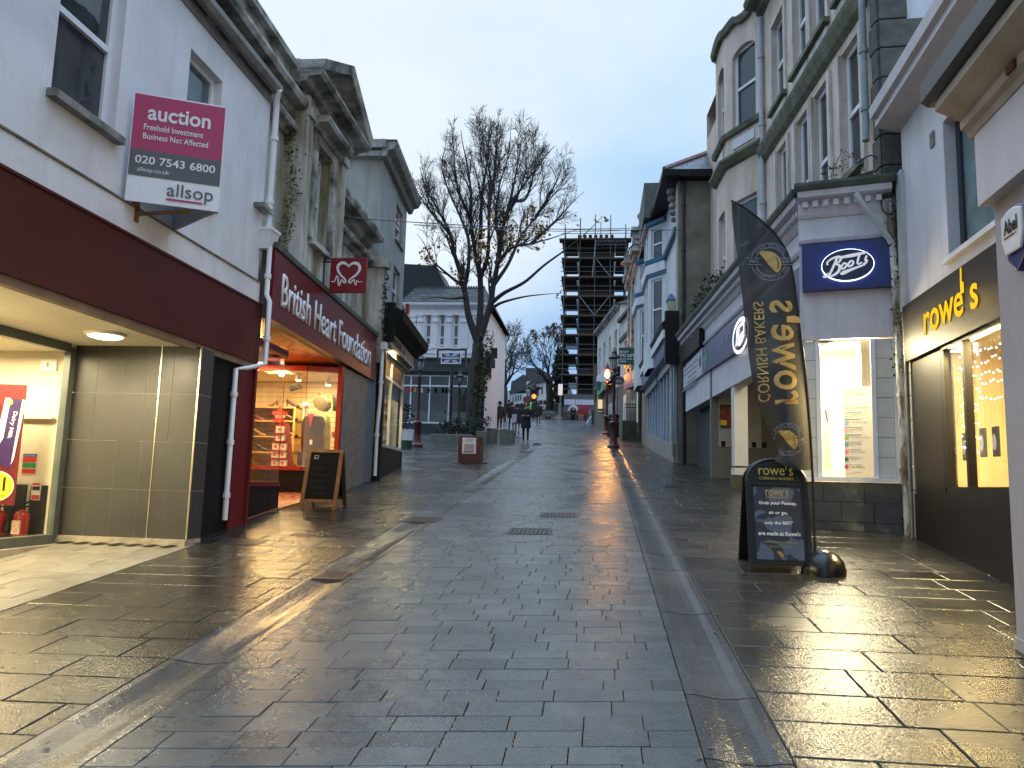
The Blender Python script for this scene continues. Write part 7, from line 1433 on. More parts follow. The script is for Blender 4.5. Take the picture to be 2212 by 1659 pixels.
m_=wall_faces(MB(),FW2,0,FW2.len,5.6,zg1);m_.build('wall',cream_blue,b6)
G0=FW2.P(0,0,0);FG2=Frame((G0.x,G0.y),(G0.x+7,G0.y+.2),(0,-1))
m_=wall_faces(MB(),FG2,0,7,1.5,zg1);m_.build('gable_wall',brown_render,b6);m_=MB();m_.add([FW2.P(FW2.len,0,2),FW2.P(FW2.len,-7,2),FW2.P(FW2.len,-7,zg1),FW2.P(FW2.len,0,zg1)],[(0,1,2,3)]);m_.build('far_gable_wall',brown_render,b6)
m_=MB();m_.fbox(FW2,.01,.18,.002,.05,5.6,zg1-.5);m_.build('corner_strip',surf('cream_strip',(.50,.48,.40),.7,.1,4),b6)
q=FG2.P(.16,.05,0);pipe([(q.x,q.y,zg1-.2),(q.x,q.y,2.3)],.05,iron_black,b6,clips=[(q.x,q.y,z)for z in(10,8.6,7.2,5.8,4.4)])
m_=MB();zE2=zg1;ov=.35;rp0=FW2.P(-.3,ov,zE2);
A_=[FW2.P(-.35,.45,zE2),FW2.P(FW2.len+.3,.45,zE2),FW2.P(FW2.len-1,-5.2,zE2+3.6),FW2.P(3.4,-5.2,zE2+3.6),FW2.P(-.35,-10,zE2),FW2.P(FW2.len+.3,-10,zE2)]
m_.add(A_,[(0,1,2,3),(4,0,3),(1,5,2),(5,4,3,2)]);m_.build('roof',slate,b6)
m_=MB();m_.tube([A_[0],A_[3]],.09,6);m_.build('hip_tiles',surf('hip_pink',(.34,.20,.19),.7,.2,5),b6)
m_=MB();m_.fbox(FW2,-.4,FW2.len+.3,-.02,.5,zE2-.22,zE2-.02);m_.fbox(FG2,-.5,7,-.02,.36,zE2-.23,zE2-.015);m_.build('black_eaves',black_paint,b6)
qd=at_y(*S(2350+460/2.0738,500+330/2.0738),26.5)
m_=MB();m_.box(qd[0]-.34,qd[0]+.36,26.0,29.0,zE2-.2,zE2+1.05);m_.build('dormer',surf('slate_hung',(.09,.10,.10),.7,.3,6,grime=ALGAE,gamt=.4),b6)
qb=UW(*S(2350+580/2.0738,500+560/2.0738));m_=MB()
for k in range(5):q=FW2.P(.35,.16-.02*k,zE2-.45-k*.22);m_.ball(q,.15-.015*k,6,(1,1.2,.9))
m_.build('corbel',old_trim,b6,smooth=True)
zA=9.28;Fz=0
def bay_stack(u0,w,out):
 """canted bay through two storeys: near cheek, front, far cheek; mouldings with a teal edge"""
 pts=[FW2.P(u0,0,0),FW2.P(u0+.75,out,0),FW2.P(u0+w-.75,out,0),FW2.P(u0+w,0,0)]
 mb=MB();bl=MB();wh=MB()
 for i in range(3):
  Fq=Frame((pts[i].x,pts[i].y),(pts[i+1].x,pts[i+1].y),(-1,-1 if i==0 else(0 if i==1 else 1)))
  hs=[]
  if i<2:
   n=1 if i==0 else 2
   for k in range(n):
    a=Fq.len*k/n+.20;b=Fq.len*(k+1)/n-.14
    hs+=[(a,b,zA+.08,zE2-.55),(a,b,6.55,zA-.62)]
  wall_faces(mb,Fq,0,Fq.len,5.6,zE2-.2,hs,t=.1)
  for h in hs:window(Fq,*h,b6,d=-.05,fw=.07,bars_h=((h[2]+h[3])/2,),frame=white_paint,pane=old_pane)
  for z,hgt in((zA-.06,.14),(zE2-.42,.12)):bl.moulding(Fq,-.04,Fq.len+.04,[(0,z-.02),(.13,z),(.15,z+hgt),(0,z+hgt+.02)])
  bl.moulding(Fq,-.03,Fq.len+.03,[(0,zA-.50),(.06,zA-.50),(.06,zA-.42),(0,zA-.42)])
  wh.moulding(Fq,-.03,Fq.len+.03,[(0,zA-.415),(.09,zA-.40),(.11,zA-.085),(0,zA-.085)])
 mb.build('bay',cream_blue,b6);bl.build('bay_trim',blue_trim,b6);wh.build('bay_band',white_paint,b6)
bay_stack(3.0,3.3,.52);bay_stack(7.6,3.3,.52)
m_=MB();m_.fbox(FW2,.02,2.98,.002,.13,zA-.06,zA+.08);m_.fbox(FW2,6.32,7.58,.002,.13,zA-.06,zA+.08);m_.build('string_course',blue_trim,b6)
lsh=(.06,.9)
t=thing('lantern_niche','small cream lantern-shaped vent hood on the white bay building wall','vent',FW2.P(.3,.1,6.9));m_=MB();m_.fbox(FW2,.12,.42,.06,.28,6.45,7.1);m_.build('box',surf('cream_box',(.45,.42,.32),.6),t);m_=MB();m_.lathe(FW2.P(.27,.17,7.1),[(.19,0),(.20,.05),(.08,.22),(.03,.25)],4,a0=.78);m_.build('cap',blue_trim,t)
zc1=6.38
m_=MB();m_.moulding(FW2,-.02,9.2,[(0,zc1-.10),(.42,zc1-.16),(.48,zc1+.02),(.40,zc1+.10),(0,zc1+.22)]);m_.fbox(FW2,-.12,.16,-.02,.38,5.2,6.75);m_.build('canopy_edge',black_paint,b6)
m_=MB();m_.fbox(FW2,.0,9.15,.36,.44,zc1-.42,zc1-.17);m_.build('white_valance',white_paint,b6)
m_=MB();m_.fbox(FW2,.2,9.0,.02,.36,zc1-.9,zc1-.16);m_.build('blue_soffit',blue_dark,b6)
zf_t=5.75;m_=MB();m_.fbox(FW2,.25,4.0,.0,.16,zf_t-.55,zf_t);m_.fbox(FW2,4.6,9.0,.0,.16,zf_t-.55,zf_t);m_.build('fascia',surf('lilac_fascia',(.44,.45,.50),.5,.1,3),b6)
post_blue=surf('pale_blue_post',(.40,.47,.56),.5,.1,5)
for k,u in enumerate((.35,1.25,2.15,3.05,3.9,4.7,5.7,6.7,7.7,8.7)):
 zgk=gz(22.7+u);m_=MB();m_.fbox(FW2,u-.09,u+.09,-.02,.08,zgk+.55,zf_t-.552);m_.build('shop_post',post_blue,b6)
m_=MB();m_.add([FW2.P(.2,0,2.9),FW2.P(9,0,3.7),FW2.P(9,0,zf_t-.55),FW2.P(.2,0,zf_t-.55)],[(0,1,2,3)]);m_.build('shop_pane',darkpane('teal_shop_pane',(.05,.075,.085),.08,.03),b6)
m_=MB();m_.fbox(FW2,.15,9.1,-.05,.11,gz(22.7)-.3,gz(22.7)+.55,.92,.92);m_.build('stall_riser',surf('cream_riser',(.30,.28,.24),.7,.15,3),b6);m_=MB();m_.fbox(FW2,9.2,11.9,-.1,.02,2.0,7.6);m_.build('end_shop',surf('buff_pier',(.24,.20,.16),.7,.15,3),b6)
m_=MB();q=FW2.P(.1,.2,0);m_.tube(spline([(q.x,q.y,6.2),(q.x-.12,q.y+.1,5.9),(q.x-.02,q.y,5.5),(q.x+.02,q.y,5.2),(q.x+.05,q.y,2.5)],4),.05,8);m_.build('curved_pipe',surf('rust_white',(.42,.40,.36),.6,.3,10,grime=(.15,.09,.05),gamt=.6),b6,smooth=True)
def row_building(name,label,p0,p1,ztop,mat,cat='building',depth=8,z0=2.0,wins=(),cornice=None,roof=None):
 F=Frame(p0,p1,(-1,0));t=thing(name,label,cat,(p0[0]+2,(p0[1]+p1[1])/2,gz(p0[1])));m_=wall_faces(MB(),F,0,F.len,z0,ztop,wins,t=.15);shell(m_,F,0,F.len,depth,z0,ztop,ends=(True,True));m_.build('wall',mat,t)
 for h in wins:window(F,*h,t,d=-.08,fw=.08,bars_h=((h[2]+h[3])/2,),frame=white_paint,pane=old_pane,sill=old_trim)
 if cornice:m_=MB();corn(m_,F,-.05,F.len+.05,ztop-.2,.4,.3);m_.build('cornice',cornice,t)
 if roof:m_=MB();m_.add([F.P(-.2,.35,ztop),F.P(F.len+.2,.35,ztop),F.P(F.len+.2,-depth/2,ztop+roof),F.P(-.2,-depth/2,ztop+roof),F.P(-.2,-depth,ztop),F.P(F.len+.2,-depth,ztop)],[(0,1,2,3),(3,2,5,4),(0,3,4),(1,5,2)]);m_.build('roof',slate_side,t)
 return F,t
F7,b7=row_building('cream_building','weathered cream building with heavy cornice and a ball finial beyond the bay windows',(2.02,36.2),(1.72,44.6),13.0,old_stucco,wins=[(1.0,2.0,9.0,11.3),(3.6,4.6,9.0,11.3),(6.2,7.2,9.0,11.3)],cornice=old_trim)
m_=MB();corn(m_,F7,-.05,F7.len,13.2,.35,.42);corn(m_,F7,0,F7.len,8.2,.3,.3)
for u in(.1,2.6,5.1,7.8):m_.fbox(F7,u,u+.5,.002,.12,5.0,12.8)
m_.build('mouldings',old_trim,b7)
q=at_y(*S(2330+555/3.0175,850+250/3.0175),36.4);fx=q[0];m_=MB();m_.box(fx-.28,fx+.5,36.2,37.0,12.8,13.75);m_.box(fx-.36,fx+.58,36.1,37.1,13.75,13.95);m_.lathe((fx+.1,36.6,13.95),[(.25,0),(.20,.12),(.08,.25),(.07,.45),(.12,.5)],10);m_.ball((fx+.1,36.6,14.65),.17,8);m_.build('finial_pier',old_trim,b7)
q=at_y(*S(2330+400/3.0175,850+620/3.0175),36.0)
wm=surf('weathered_white',(.60,.60,.58),.75,.12,2,grime=(.22,.20,.17),gamt=.75,gscale=1.5,gstretch=(2,2,.6),grime2=(.12,.09,.07),g2amt=.6,g2scale=2.5,g2lo=.58,g2hi=.66)
F8,b8=row_building('white_shop_house','peeling white shop house above the blue awning',(1.88,45.0),(1.33,48.8),12.05,wm,wins=[(1.4,2.3,8.3,10.4)])
m_=MB();m_.fbox(F8,-.05,F8.len,.002,.22,11.9,12.1);m_.fbox(F8,-.05,F8.len,.002,.1,10.6,10.85);m_.build('gutter',black_paint,b8)
F9,b9=row_building('white_terrace','stained white terrace running down towards the scaffolded tower',(1.30,49.0),(-.12,58.5),13.2,wm,wins=[(1.0,1.9,9.5,11.8),(3.4,4.3,9.5,11.8),(5.8,6.7,9.5,11.8),(8.0,8.9,9.5,11.8)],roof=1.6)
m_=MB();corn(m_,F9,0,F9.len,12.9,.3,.35);corn(m_,F9,0,F9.len,8.6,.25,.25);m_.build('mouldings',old_trim,b9)
Fend=Frame((-.12,58.5),(6,58.5),(0,-1))
m_=MB();m_.fbox(F9,F9.len+.02,F9.len+.5,-5,.15,4,10.8);m_.build('red_end',surf('brick_brown',(.13,.06,.045),.8,.25,5),b9)
t,a,b,mm=hang_sign(*S(2200+985/4.1475,1350+75/4.1475),*S(2200+1355/4.1475,1350+350/4.1475),34.0,'green letting board reading shop to let, fixed above the far shops',surf('letting_green',(.018,.085,.06),.45,.08,3))
W,H=b[0]-a[0],a[2]-b[2]
text('SHOP',shifted(mm,-W*.28,H*.24),white_letter,t,w=W*.38,h=H*.12,bold=.02);text('TO LET',shifted(mm,-W*.14,H*.03),white_letter,t,w=W*.66,h=H*.17,bold=.03);text('0117 943 5858',shifted(mm,-W*.04,-H*.19),white_letter,t,w=W*.88,h=H*.11,bold=.02);text('CBRE',shifted(mm,-W*.33,-H*.34),white_letter,t,w=W*.30,h=H*.09,bold=.03)
m_=MB();stroke(ellipse(W*.40,H*.27,W*.10,H*.15,16,70,330),W*.018,mm,m_,.004);m_.build('ring_mark',surf('lime_ring',(.12,.45,.12),.4),t)
m_=MB();m_.tube([(b[0]-.1,34.05,a[2]-.3),(2.1,34.2,a[2]-.3)],.03,6);m_.build('bracket',iron_black,t)
t=thing('awning','dark blue shop awning with white lettering panel','awning',(1.6,38,gz(38)+3));aq=lambda a,b,y:Vector(at_y(*S(2200+a/4.1475,1350+b/4.1475),y))
A1,A2,A3,A4=aq(1260,410,37.0),aq(1065,530,42.0),aq(1065,770,41.4),aq(1260,690,36.6)
m_=MB();m_.prism([A1,A2,A3,A4],(.5,0,.05));m_.build('canvas',surf('awning_blue',(.010,.025,.16),.6,.1,4),t)
m_=MB();nA=(A2-A1).cross(A4-A1).normalized();nA=nA if nA.y<0 else-nA;off=nA*.02
for a0,a1,v0,v1 in((.02,.22,.06,.62),(.02,.2,.70,.80)):m_.add([A1.lerp(A2,a0).lerp(A4.lerp(A3,a0),v0)+off,A1.lerp(A2,a1).lerp(A4.lerp(A3,a1),v0)+off,A1.lerp(A2,a1).lerp(A4.lerp(A3,a1),v1)+off,A1.lerp(A2,a0).lerp(A4.lerp(A3,a0),v1)+off],[(0,1,2,3)])
m_.build('lettering_panel',surf('awning_white',(.55,.57,.66),.6,.2,14),t)
t=thing('oval_sign','dark oval hanging sign with pale lettering behind the lamp posts','sign',(1.4,40,gz(40)));c=aq(985,615,39.5);rx=abs((aq(1075,615,39.5)-aq(900,615,39.5)).x)/2;rz_=abs((aq(985,545,39.5)-aq(985,685,39.5)).z)/2
om=Matrix(((1,0,0,c.x),(0,0,-1,39.5),(0,1,0,c.z),(0,0,0,1)));m_=MB();el=ellipse(0,0,rx,rz_,28)[:-1];m_.prism([om@Vector((p[0],p[1],0))for p in el],(0,.08,0));m_.build('board',surf('oval_board',(.05,.065,.08),.4),t);m_=MB();stroke(ellipse(0,0,rx*.95,rz_*.93,28),.025,om,m_,.006);m_.build('rim',surf('oval_rim_grey',(.25,.27,.30),.5),t);text('HALL',shifted(om,0,-rz_*.15),white_letter,t,w=rx*1.1,h=rz_*.5,bold=.02);m_=MB();flat(ellipse(0,rz_*.4,rx*.5,rz_*.22,14)[:-1],om,m_,.006);m_.build('crest',surf('crest_olive',(.10,.11,.03),.5),t)
t=thing('pub_sign','black hanging pub sign with a faded red picture','sign',(1.0,41,gz(41)));A_=aq(905,380,40.5);B_=aq(1003,540,40.5);m_=MB();m_.box(A_.x,B_.x,40.5,40.6,B_.z,A_.z);m_.build('board',black_paint,t);m_=MB();m_.box(A_.x+.1,B_.x-.15,40.49,40.5,A_.z-.75*(A_.z-B_.z)*.75,A_.z-.15);m_.build('picture',surf('faded_red',(.16,.045,.03),.6,.4,12),t);m_=MB();m_.box(A_.x+.05,B_.x-.1,40.49,40.5,A_.z-.78*(A_.z-B_.z),A_.z-.64*(A_.z-B_.z));m_.build('name_strip',surf('strip_pale',(.25,.30,.30),.5),t)
t=thing('pharmacy_awning','white and green striped awning with a green cross sign at the end of the terrace','awning',(.2,54,gz(54)));A1,A2,A3=aq(615,555,57),aq(745,440,51),aq(745,640,50.6);A4=aq(615,640,56.6);m_=MB();m_.prism([A1,A2,A3,A4],(.4,0,.1));m_.build('canvas',surf('awning_pale',(.52,.56,.55),.6,.1,2),t)
B1,B2,B3,B4=aq(622,690,57),aq(752,560,51),aq(725,770,50.6),aq(622,885,56.6);m_=MB();m_.prism([B1,B2,B3,B4],(.3,0,.1));m_.build('green_valance',surf('awning_green',(.05,.22,.13),.6,.1,3),t)
m_=MB();A_,B_=aq(585,630,54),aq(755,700,54);m_.box(A_.x,B_.x,53.9,54.0,B_.z,A_.z);A_,B_=aq(625,700,54),aq(700,780,54);m_.box(A_.x,B_.x,53.9,54.0,B_.z,A_.z);m_.build('cross_sign',surf('cross_green',(.02,.14,.10),.5),t)
t=thing('lit_shop_window','warm lit shop window under the green awning','shop window',(.1,55,gz(55)));A_,B_=aq(635,870,55),aq(728,1140,55);m_=MB();m_.box(A_.x,B_.x+.1,55.0,55.4,B_.z,A_.z);m_.build('frame',surf('buff_frame',(.35,.30,.2),.6),t);m_=MB();m_.box(A_.x+.03,B_.x,54.98,55.0,B_.z+.08,A_.z-.25);m_.build('lit_pane',glow('far_shop_glow',(1.0,.80,.42),1.0),t);m_=MB();m_.box(A_.x+.03,A_.x+.55,54.96,54.98,B_.z+.1,A_.z-.9);m_.build('display',surf('display_brown',(.25,.17,.09),.6,.6,9),t)
m_=MB();m_.fbox(F7,0.0,F7.len,.0,.14,3.0,7.2);m_.build('shopfront',surf('dark_shopfront',(.05,.04,.035),.5,.4,2),b7)
m_=MB()
for u,w,cc in((.4,.35,0),(1.1,.3,0),(2.4,.7,0),(3.8,.4,0)):m_.fbox(F7,u,u+w,.142,.16,gz(36+u)+.4,6.3)
m_.build('shop_glass',darkpane('pale_shop_pane',(.16,.20,.19),.1,.03),b7);m_=MB();m_.fbox(F7,.85,1.0,.143,.17,gz(37)+.3,6.4);m_.fbox(F7,1.5,2.0,.143,.165,gz(37)+.3,gz(37)+1.2);m_.build('red_panels',surf('dull_red',(.20,.04,.025),.5,.3,3),b7)
m_=MB();m_.fbox(F7,.5,.62,.165,.18,gz(36.6)+.9,6.0);m_.build('lit_strip',glow('strip_glow',(.72,1.0,.75),.7),b7)
for Fq,bb in((F8,b8),(F9,b9)):m_=MB();m_.fbox(Fq,0,Fq.len,.0,.12,4.0,7.8);m_.build('shopfront',MATS['dark_shopfront'],bb);m_=MB();m_.fbox(Fq,.3,Fq.len*.45,.122,.14,gz(47)+.5,7.0);m_.build('shop_glass',MATS['pale_shop_pane'],bb)
q0,q1=on_ground(1344,951),on_ground(1401,953);wt=at_y(1344,908,q0[1])[2]
t=thing('low_wall','dark mossy retaining wall at the right kerb behind the lamp post','wall',(q0[0],q0[1],q0[2]));m_=MB();m_.box(q0[0],2.2,q0[1],q0[1]+3.0,gz(q0[1])-.2,wt);m_.build('masonry',surf('dark_masonry',(.05,.055,.04),.8,.3,4,bump=.4,grime=ALGAE,gamt=.5,gstretch=(1,1,1)),t)
t=thing('railing','thin black railings on top of the mossy wall','railing',(q0[0]+.6,q0[1],wt));m_=MB();zt2=at_y(*S(2200+1200/4.1475,1350+998/4.1475),q0[1])[2]
for z in(zt2,zt2-.16):m_.tube([(q0[0]+.1,q0[1]+.06,z),(2.15,q0[1]+.06,z)],.022,6)
for k in range(11):x=q0[0]+.12+k*.1;m_.tube([(x,q0[1]+.06,wt),(x,q0[1]+.06,zt2+.04)],.014,5)
m_.build('bars',iron_black,t)
YT=80.0;tp=lambda a,b:at_y(*S(2180+a/3.529,880+b/3.529),YT)
TL_,TR_=tp(150,600)[0],tp(1000,600)[0];SL,SR=tp(345,600)[0],tp(840,600)[0];zTop=tp(600,215)[2];zBase=gz(YT)
t=thing('church_tower','dark stone church tower with a low parapet and a golden weathercock','tower',((SL+SR)/2,YT+3,zBase))
tower_stone=surf('tower_stone',(.060,.050,.042),.9,.3,.8,bump=.4,bscale=6,grime=(.03,.028,.024),gamt=.6,gstretch=(1,1,1))
m_=MB();m_.box(SL,SR,YT+1.0,YT+5.5,zBase,zTop-.2);
for z in(zTop-.6,22.5,18,14):m_.box(SL-.12,SR+.12,YT+.88,YT+5.6,z,z+.22)
m_.build('shaft',tower_stone,t)
m_=MB();zp_=tp(600,110)[2]
n=7
for k in range(n):w=(SR-SL+.3)/n;m_.box(SL-.15+k*w,SL-.15+k*w+w*.62,YT+.9,YT+5.6,zTop-.2,zp_-.05)
m_.box(SL-.15,SR+.15,YT+.9,YT+5.6,zTop-.22,zTop+.42);m_.build('parapet',tower_stone,t)
m_=MB();v=tp(655,80);m_.tube([(v[0],YT+3,zp_),(v[0],YT+3,v[2]+1.9)],.05,6);m_.ball((v[0],YT+3,zp_+.5),.16,6);m_.build('vane_pole',surf('gilt',(.35,.22,.06),.4,.1,5,metal=.5),t)
q=at_y(*S(1550+1468/1.8432,400+795/1.8432),YT);m_=MB();m_.prism([(q[0]-.3,YT+3,q[2]+.25),(q[0]+.05,YT+3,q[2]+.05),(q[0]+.45,YT+3,q[2]-.25),(q[0]+.15,YT+3,q[2]-.25),(q[0]-.15,YT+3,q[2]-.05)],(0,.06,0));m_.build('weathercock',MATS['gilt'],t)
t=thing('scaffolding','tall tube scaffolding with plank decks wrapped round the church tower','scaffolding',((TL_+TR_)/2,YT,zBase))
decks=[tp(300,y)[2]for y in(218,485,745,1010,1280,1545)];dz=decks[0]-decks[1]
while decks[-1]-dz>zBase+1.5:decks.append(decks[-1]-dz)
plank=surf('scaffold_plank',(.075,.055,.040),.8,.3,5);nxs=5;xs_=[TL_+(TR_-TL_)*k/(nxs-1)for k in range(nxs)]
m_=MB()
for i,z in enumerate(decks):ex=.6 if i==0 else.3;m_.box(TL_-ex,TR_+ex,YT-.3,YT+.95,z-.13,z+.02);m_.box(TL_-.35,SL-.2,YT+.96,YT+6,z-.1,z+.0);m_.box(SR+.2,TR_+.35,YT+.96,YT+6,z-.1,z+.0)
m_.build('deck',plank,t)
m_=MB();R=random.Random(5)
for k,x in enumerate(xs_):
 for y in(YT-.2,YT+.85):m_.tube([(x,y,zBase),(x,y,zTop+(1.6 if k in(0,)else(.9+R.random()*2.2)))],.048,5)
for x in(TL_,TR_):
 for y in(YT+3,YT+5.8):m_.tube([(x,y,zBase),(x,y,zTop+.8)],.048,5)
m_.build('standards',surf('scaffold_tube',(.075,.078,.08),.5,.3,6,metal=.3),t)
m_=MB()
for z in decks:
 for dz_ in(.55,1.05):m_.tube([(TL_-.4,YT-.2,z+dz_),(TR_+.4,YT-.2,z+dz_)],.04,5)
 for x in(TL_,TR_):m_.tube([(x,YT-.3,z+.95),(x,YT+6,z+.95)],.04,5)
 m_.tube([(TL_-.5,YT+.9,z-.12),(TR_+.5,YT+.9,z-.12)],.04,5)
m_.build('ledgers',MATS['scaffold_tube'],t)
m_=MB();m_.tube([(xs_[2],YT-.25,decks[1]),(xs_[3],YT-.25,decks[2])],.045,5);m_.tube([(xs_[2]+.05,YT-.25,decks[0]-.2),(xs_[2]-.25,YT-.25,decks[2])],.06,5);m_.tube([(xs_[1],YT-.25,decks[3]),(xs_[2],YT-.25,decks[4])],.045,5);m_.tube([(xs_[3],YT-.25,decks[3]),(xs_[2],YT-.25,decks[4])],.045,5)
for k in range(7):x=xs_[2]+.2+k*.42;m_.tube([(x,YT-.28,decks[0]-.3),(x+.21,YT-.28,decks[0]-.75),(x+.42,YT-.28,decks[0]-.3)],.03,4)
for dz_ in(.3,.75):m_.tube([(xs_[2]+.1,YT-.28,decks[0]-dz_),(TR_,YT-.28,decks[0]-dz_)],.035,4)
m_.build('braces',galv,t)
m_=MB()
for i in range(len(decks)):
 z=decks[i];m_.box(TL_+.05,TR_-.05,YT+.62,YT+.64,z-dz+.12+(.5 if i%2 else.75),z-.25)
m_.build('debris_netting',glass('debris_net',(.42,.44,.42),.1,.5),t)
hq=lambda a,b,y=78.5:at_y(*S(2200+a/4.1475,1350+b/4.1475),y)
A_,B_=hq(85,840),hq(640,1200);t=thing('hoarding','grey hoarding round the tower foot with white notices and a red mural','hoarding',(A_[0],78.5,gz(78.5)))
m_=MB();m_.box(A_[0],B_[0]+1.5,78.5,78.7,gz(78)-.3,A_[2]);m_.build('boarding',surf('hoarding_grey',(.095,.10,.105),.7,.1,3),t)
for a0,b0,a1,b1 in((90,922,265,1012),(275,925,572,1017)):p,q=hq(a0,b0),hq(a1,b1);m_=MB();m_.box(p[0],q[0],78.44,78.49,q[2],p[2]);m_.build('notice',surf('notice_lilac',(.52,.50,.60),.5,.08,2),t)
p,q=hq(150,1020),hq(515,1110);m_=MB();m_.box(p[0],q[0],78.46,78.49,q[2]-.3,p[2]);m_.build('mural',surf('mural_red',(.32,.02,.035),.5,.1,2),t)
c=hq(235,1110);m_=MB();M_=Matrix(((1,0,0,c[0]),(0,0,-1,78.45),(0,1,0,c[2]),(0,0,0,1)));ra=abs(hq(320,1110)[0]-hq(150,1110)[0])/2;stroke(ellipse(0,0,ra*.8,ra*.95,20,0,180),ra*.25,M_,m_,0);m_.build('white_arch',surf('mural_white',(.55,.55,.62),.5),t)
p,q=hq(435,1062),hq(515,1165);m_=MB();m_.box(p[0],q[0],78.42,78.45,q[2],p[2]);m_.build('green_poster',surf('mural_green',(.25,.42,.38),.5,.5,2),t);r1,r2,r3=hq(300,1090),hq(515,1045),hq(440,1190);m_=MB();m_.prism([(r1[0],78.40,r1[2]),(r3[0],78.40,r3[2]),(r2[0]-.2,78.40,r2[2]-1.0),(r2[0],78.40,r2[2])],(0,.02,0));m_.build('red_flag_shape',surf('mural_dark_red',(.22,.015,.03),.5),t)
cq=lambda a,b,y:at_y(*S(1850+a/4.1475,1400+b/4.1475),y)
def far_house(name,label,y,box,mat,roof=None,roof_pts=None,wins=(),depth=8,winmat=None):
 x0,x1,zb,zt=box;t=thing(name,label,'building',((x0+x1)/2,y,gz(y)));m_=MB();m_.box(x0,x1,y,y+depth,zb,zt);m_.build('wall',mat,t)
 if roof_pts:m_=MB();m_.prism([(p[0],y-.3,p[1])for p in roof_pts],(0,depth+.3,0));m_.build('roof',roof,t)
 for(a,b,c,d)in wins:m_=MB();m_.box(a,b,y-.06,y,c,d);w=m_.build('window',winmat or pane_dark,t)
 return t
def cbox(a0,b0,a1,b1,y):p,q=cq(a0,b0,y),cq(a1,b1,y);return(p[0],q[0],q[2],p[2])
far_white=surf('far_white',(.62,.63,.65),.8,.06,.6,grime=(.4,.4,.4),gamt=.3);far_cream=surf('far_cream',(.62,.58,.44),.8,.06,.6);far_roof=surf('far_roof',(.055,.058,.062),.7,.2,.8);far_win=darkpane('far_pane',(.05,.06,.075),.15,.01)
YA1=118.0
b=cbox(285,470,400,865,YA1);wn=[cbox(x,yy,x+18,yy+34,YA1)for x in(340,)for yy in(655,730,800)]
far_house('cream_house','tall cream house at the far end of the street beside the yellow beacon',YA1,(b[0]-3,b[1]+.3,gz(YA1)-2,cq(300,440,YA1)[2]),far_cream,far_roof,[(b[0]-3,cq(300,440,YA1)[2]),(b[1]+.3,cq(300,470,YA1)[2]),(b[0]+.6,cq(300,400,YA1)[2])],wn,winmat=far_win)
YA2=128.0;b=cbox(395,520,520,860,YA2);far_house('pale_house','pale house behind the second bare tree, stepping down from the cream house',YA2,(b[0],b[1]+.4,gz(YA2)-2,b[3]),far_white,far_roof,[(cq(345,520,YA2)[0],b[3]),(cq(440,520,YA2)[0],b[3]),(cq(440,450,YA2)[0],cq(440,445,YA2)[2]),(cq(350,450,YA2)[0],cq(350,455,YA2)[2])],[cbox(x,640,x+22,690,YA2)for x in(410,450,490)],winmat=far_win)
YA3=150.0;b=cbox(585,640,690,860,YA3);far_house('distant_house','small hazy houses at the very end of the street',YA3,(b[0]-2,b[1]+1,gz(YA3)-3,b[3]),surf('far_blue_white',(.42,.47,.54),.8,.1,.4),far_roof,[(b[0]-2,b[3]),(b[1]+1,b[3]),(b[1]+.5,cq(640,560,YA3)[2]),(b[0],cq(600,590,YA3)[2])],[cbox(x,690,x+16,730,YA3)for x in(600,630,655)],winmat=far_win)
YA4=112.0;b=cbox(672,640,940,830,YA4);far_house('white_long_house','long white house with a steep dark gable roof facing the street',YA4,(b[0],b[1],gz(YA4)-2,cq(700,615,YA4)[2]),far_white,far_roof,[(b[0]-.1,cq(680,630,YA4)[2]),(cq(920,540,YA4)[0],cq(920,560,YA4)[2]),(cq(1000,400,YA4)[0],cq(1000,395,YA4)[2]),(cq(880,310,YA4)[0],cq(880,310,YA4)[2]),(cq(740,405,YA4)[0],cq(740,405,YA4)[2]),(cq(682,425,YA4)[0],cq(682,425,YA4)[2])],[cbox(x,yy,x+24,yy+95,YA4)for x,yy in((695,675),(738,660),(778,648),(818,640))],winmat=far_win)
YA5=104.0;b=cbox(925,500,1290,860,YA5);far_house('white_gabled_house','white gabled house with tall dark windows behind the bare tree near the tower',YA5,(b[0],b[1],gz(YA5)-2,cq(1000,420,YA5)[2]),far_white,far_roof,[(b[0],cq(925,500,YA5)[2]),(cq(1160,230,YA5)[0],cq(1160,230,YA5)[2]),(b[1],cq(1290,300,YA5)[2]),(b[1],cq(1290,420,YA5)[2])],[cbox(x,yy,x+22,yy+h,YA5)for x,yy,h in((1108,330,130),(1140,320,120),(1170,310,100),(1105,520,140),(1170,500,130),(935,570,120),(975,560,110))],winmat=far_win)
YA6=132.0;b=cbox(915,205,1160,420,YA6);far_house('slate_roof_house','broad slate roof rising behind the white houses',YA6,(b[0],b[1],gz(YA6),cq(915,430,YA6)[2]),far_white,far_roof,[(b[0],cq(915,440,YA6)[2]),(b[1],cq(915,440,YA6)[2]),(b[1],b[3]),(b[0],b[3])])
YA7=96.0;b=cbox(1260,640,1460,930,YA7);far_house('lit_end_shop','low grey shop with a lit white front between tree and hoarding',YA7,(b[0],b[1]+1.5,gz(YA7)-1,cq(1300,560,YA7)[2]),surf('far_grey',(.22,.22,.21),.8,.15,.6))
t=thing('ivy_mass','dark ivy-covered corner beside the scaffolded tower','ivy',(cq(1480,500,82)[0],82,gz(82)))
R=random.Random(31);m_=leafy('','',None,[tuple(cq(a,b_,82))for a in range(1390,1560,22)for b_ in range(-60,720,40)if a>1390+max(0,(300-b_))*.22],1500,.30,weed_mat,(.25,.4,.35),seed=31);m_.build('leaves',surf('ivy_dark',(.030,.040,.022),.8,.5,3),t)
def at_c(a,b,y):w=cq(a,b,y);return w
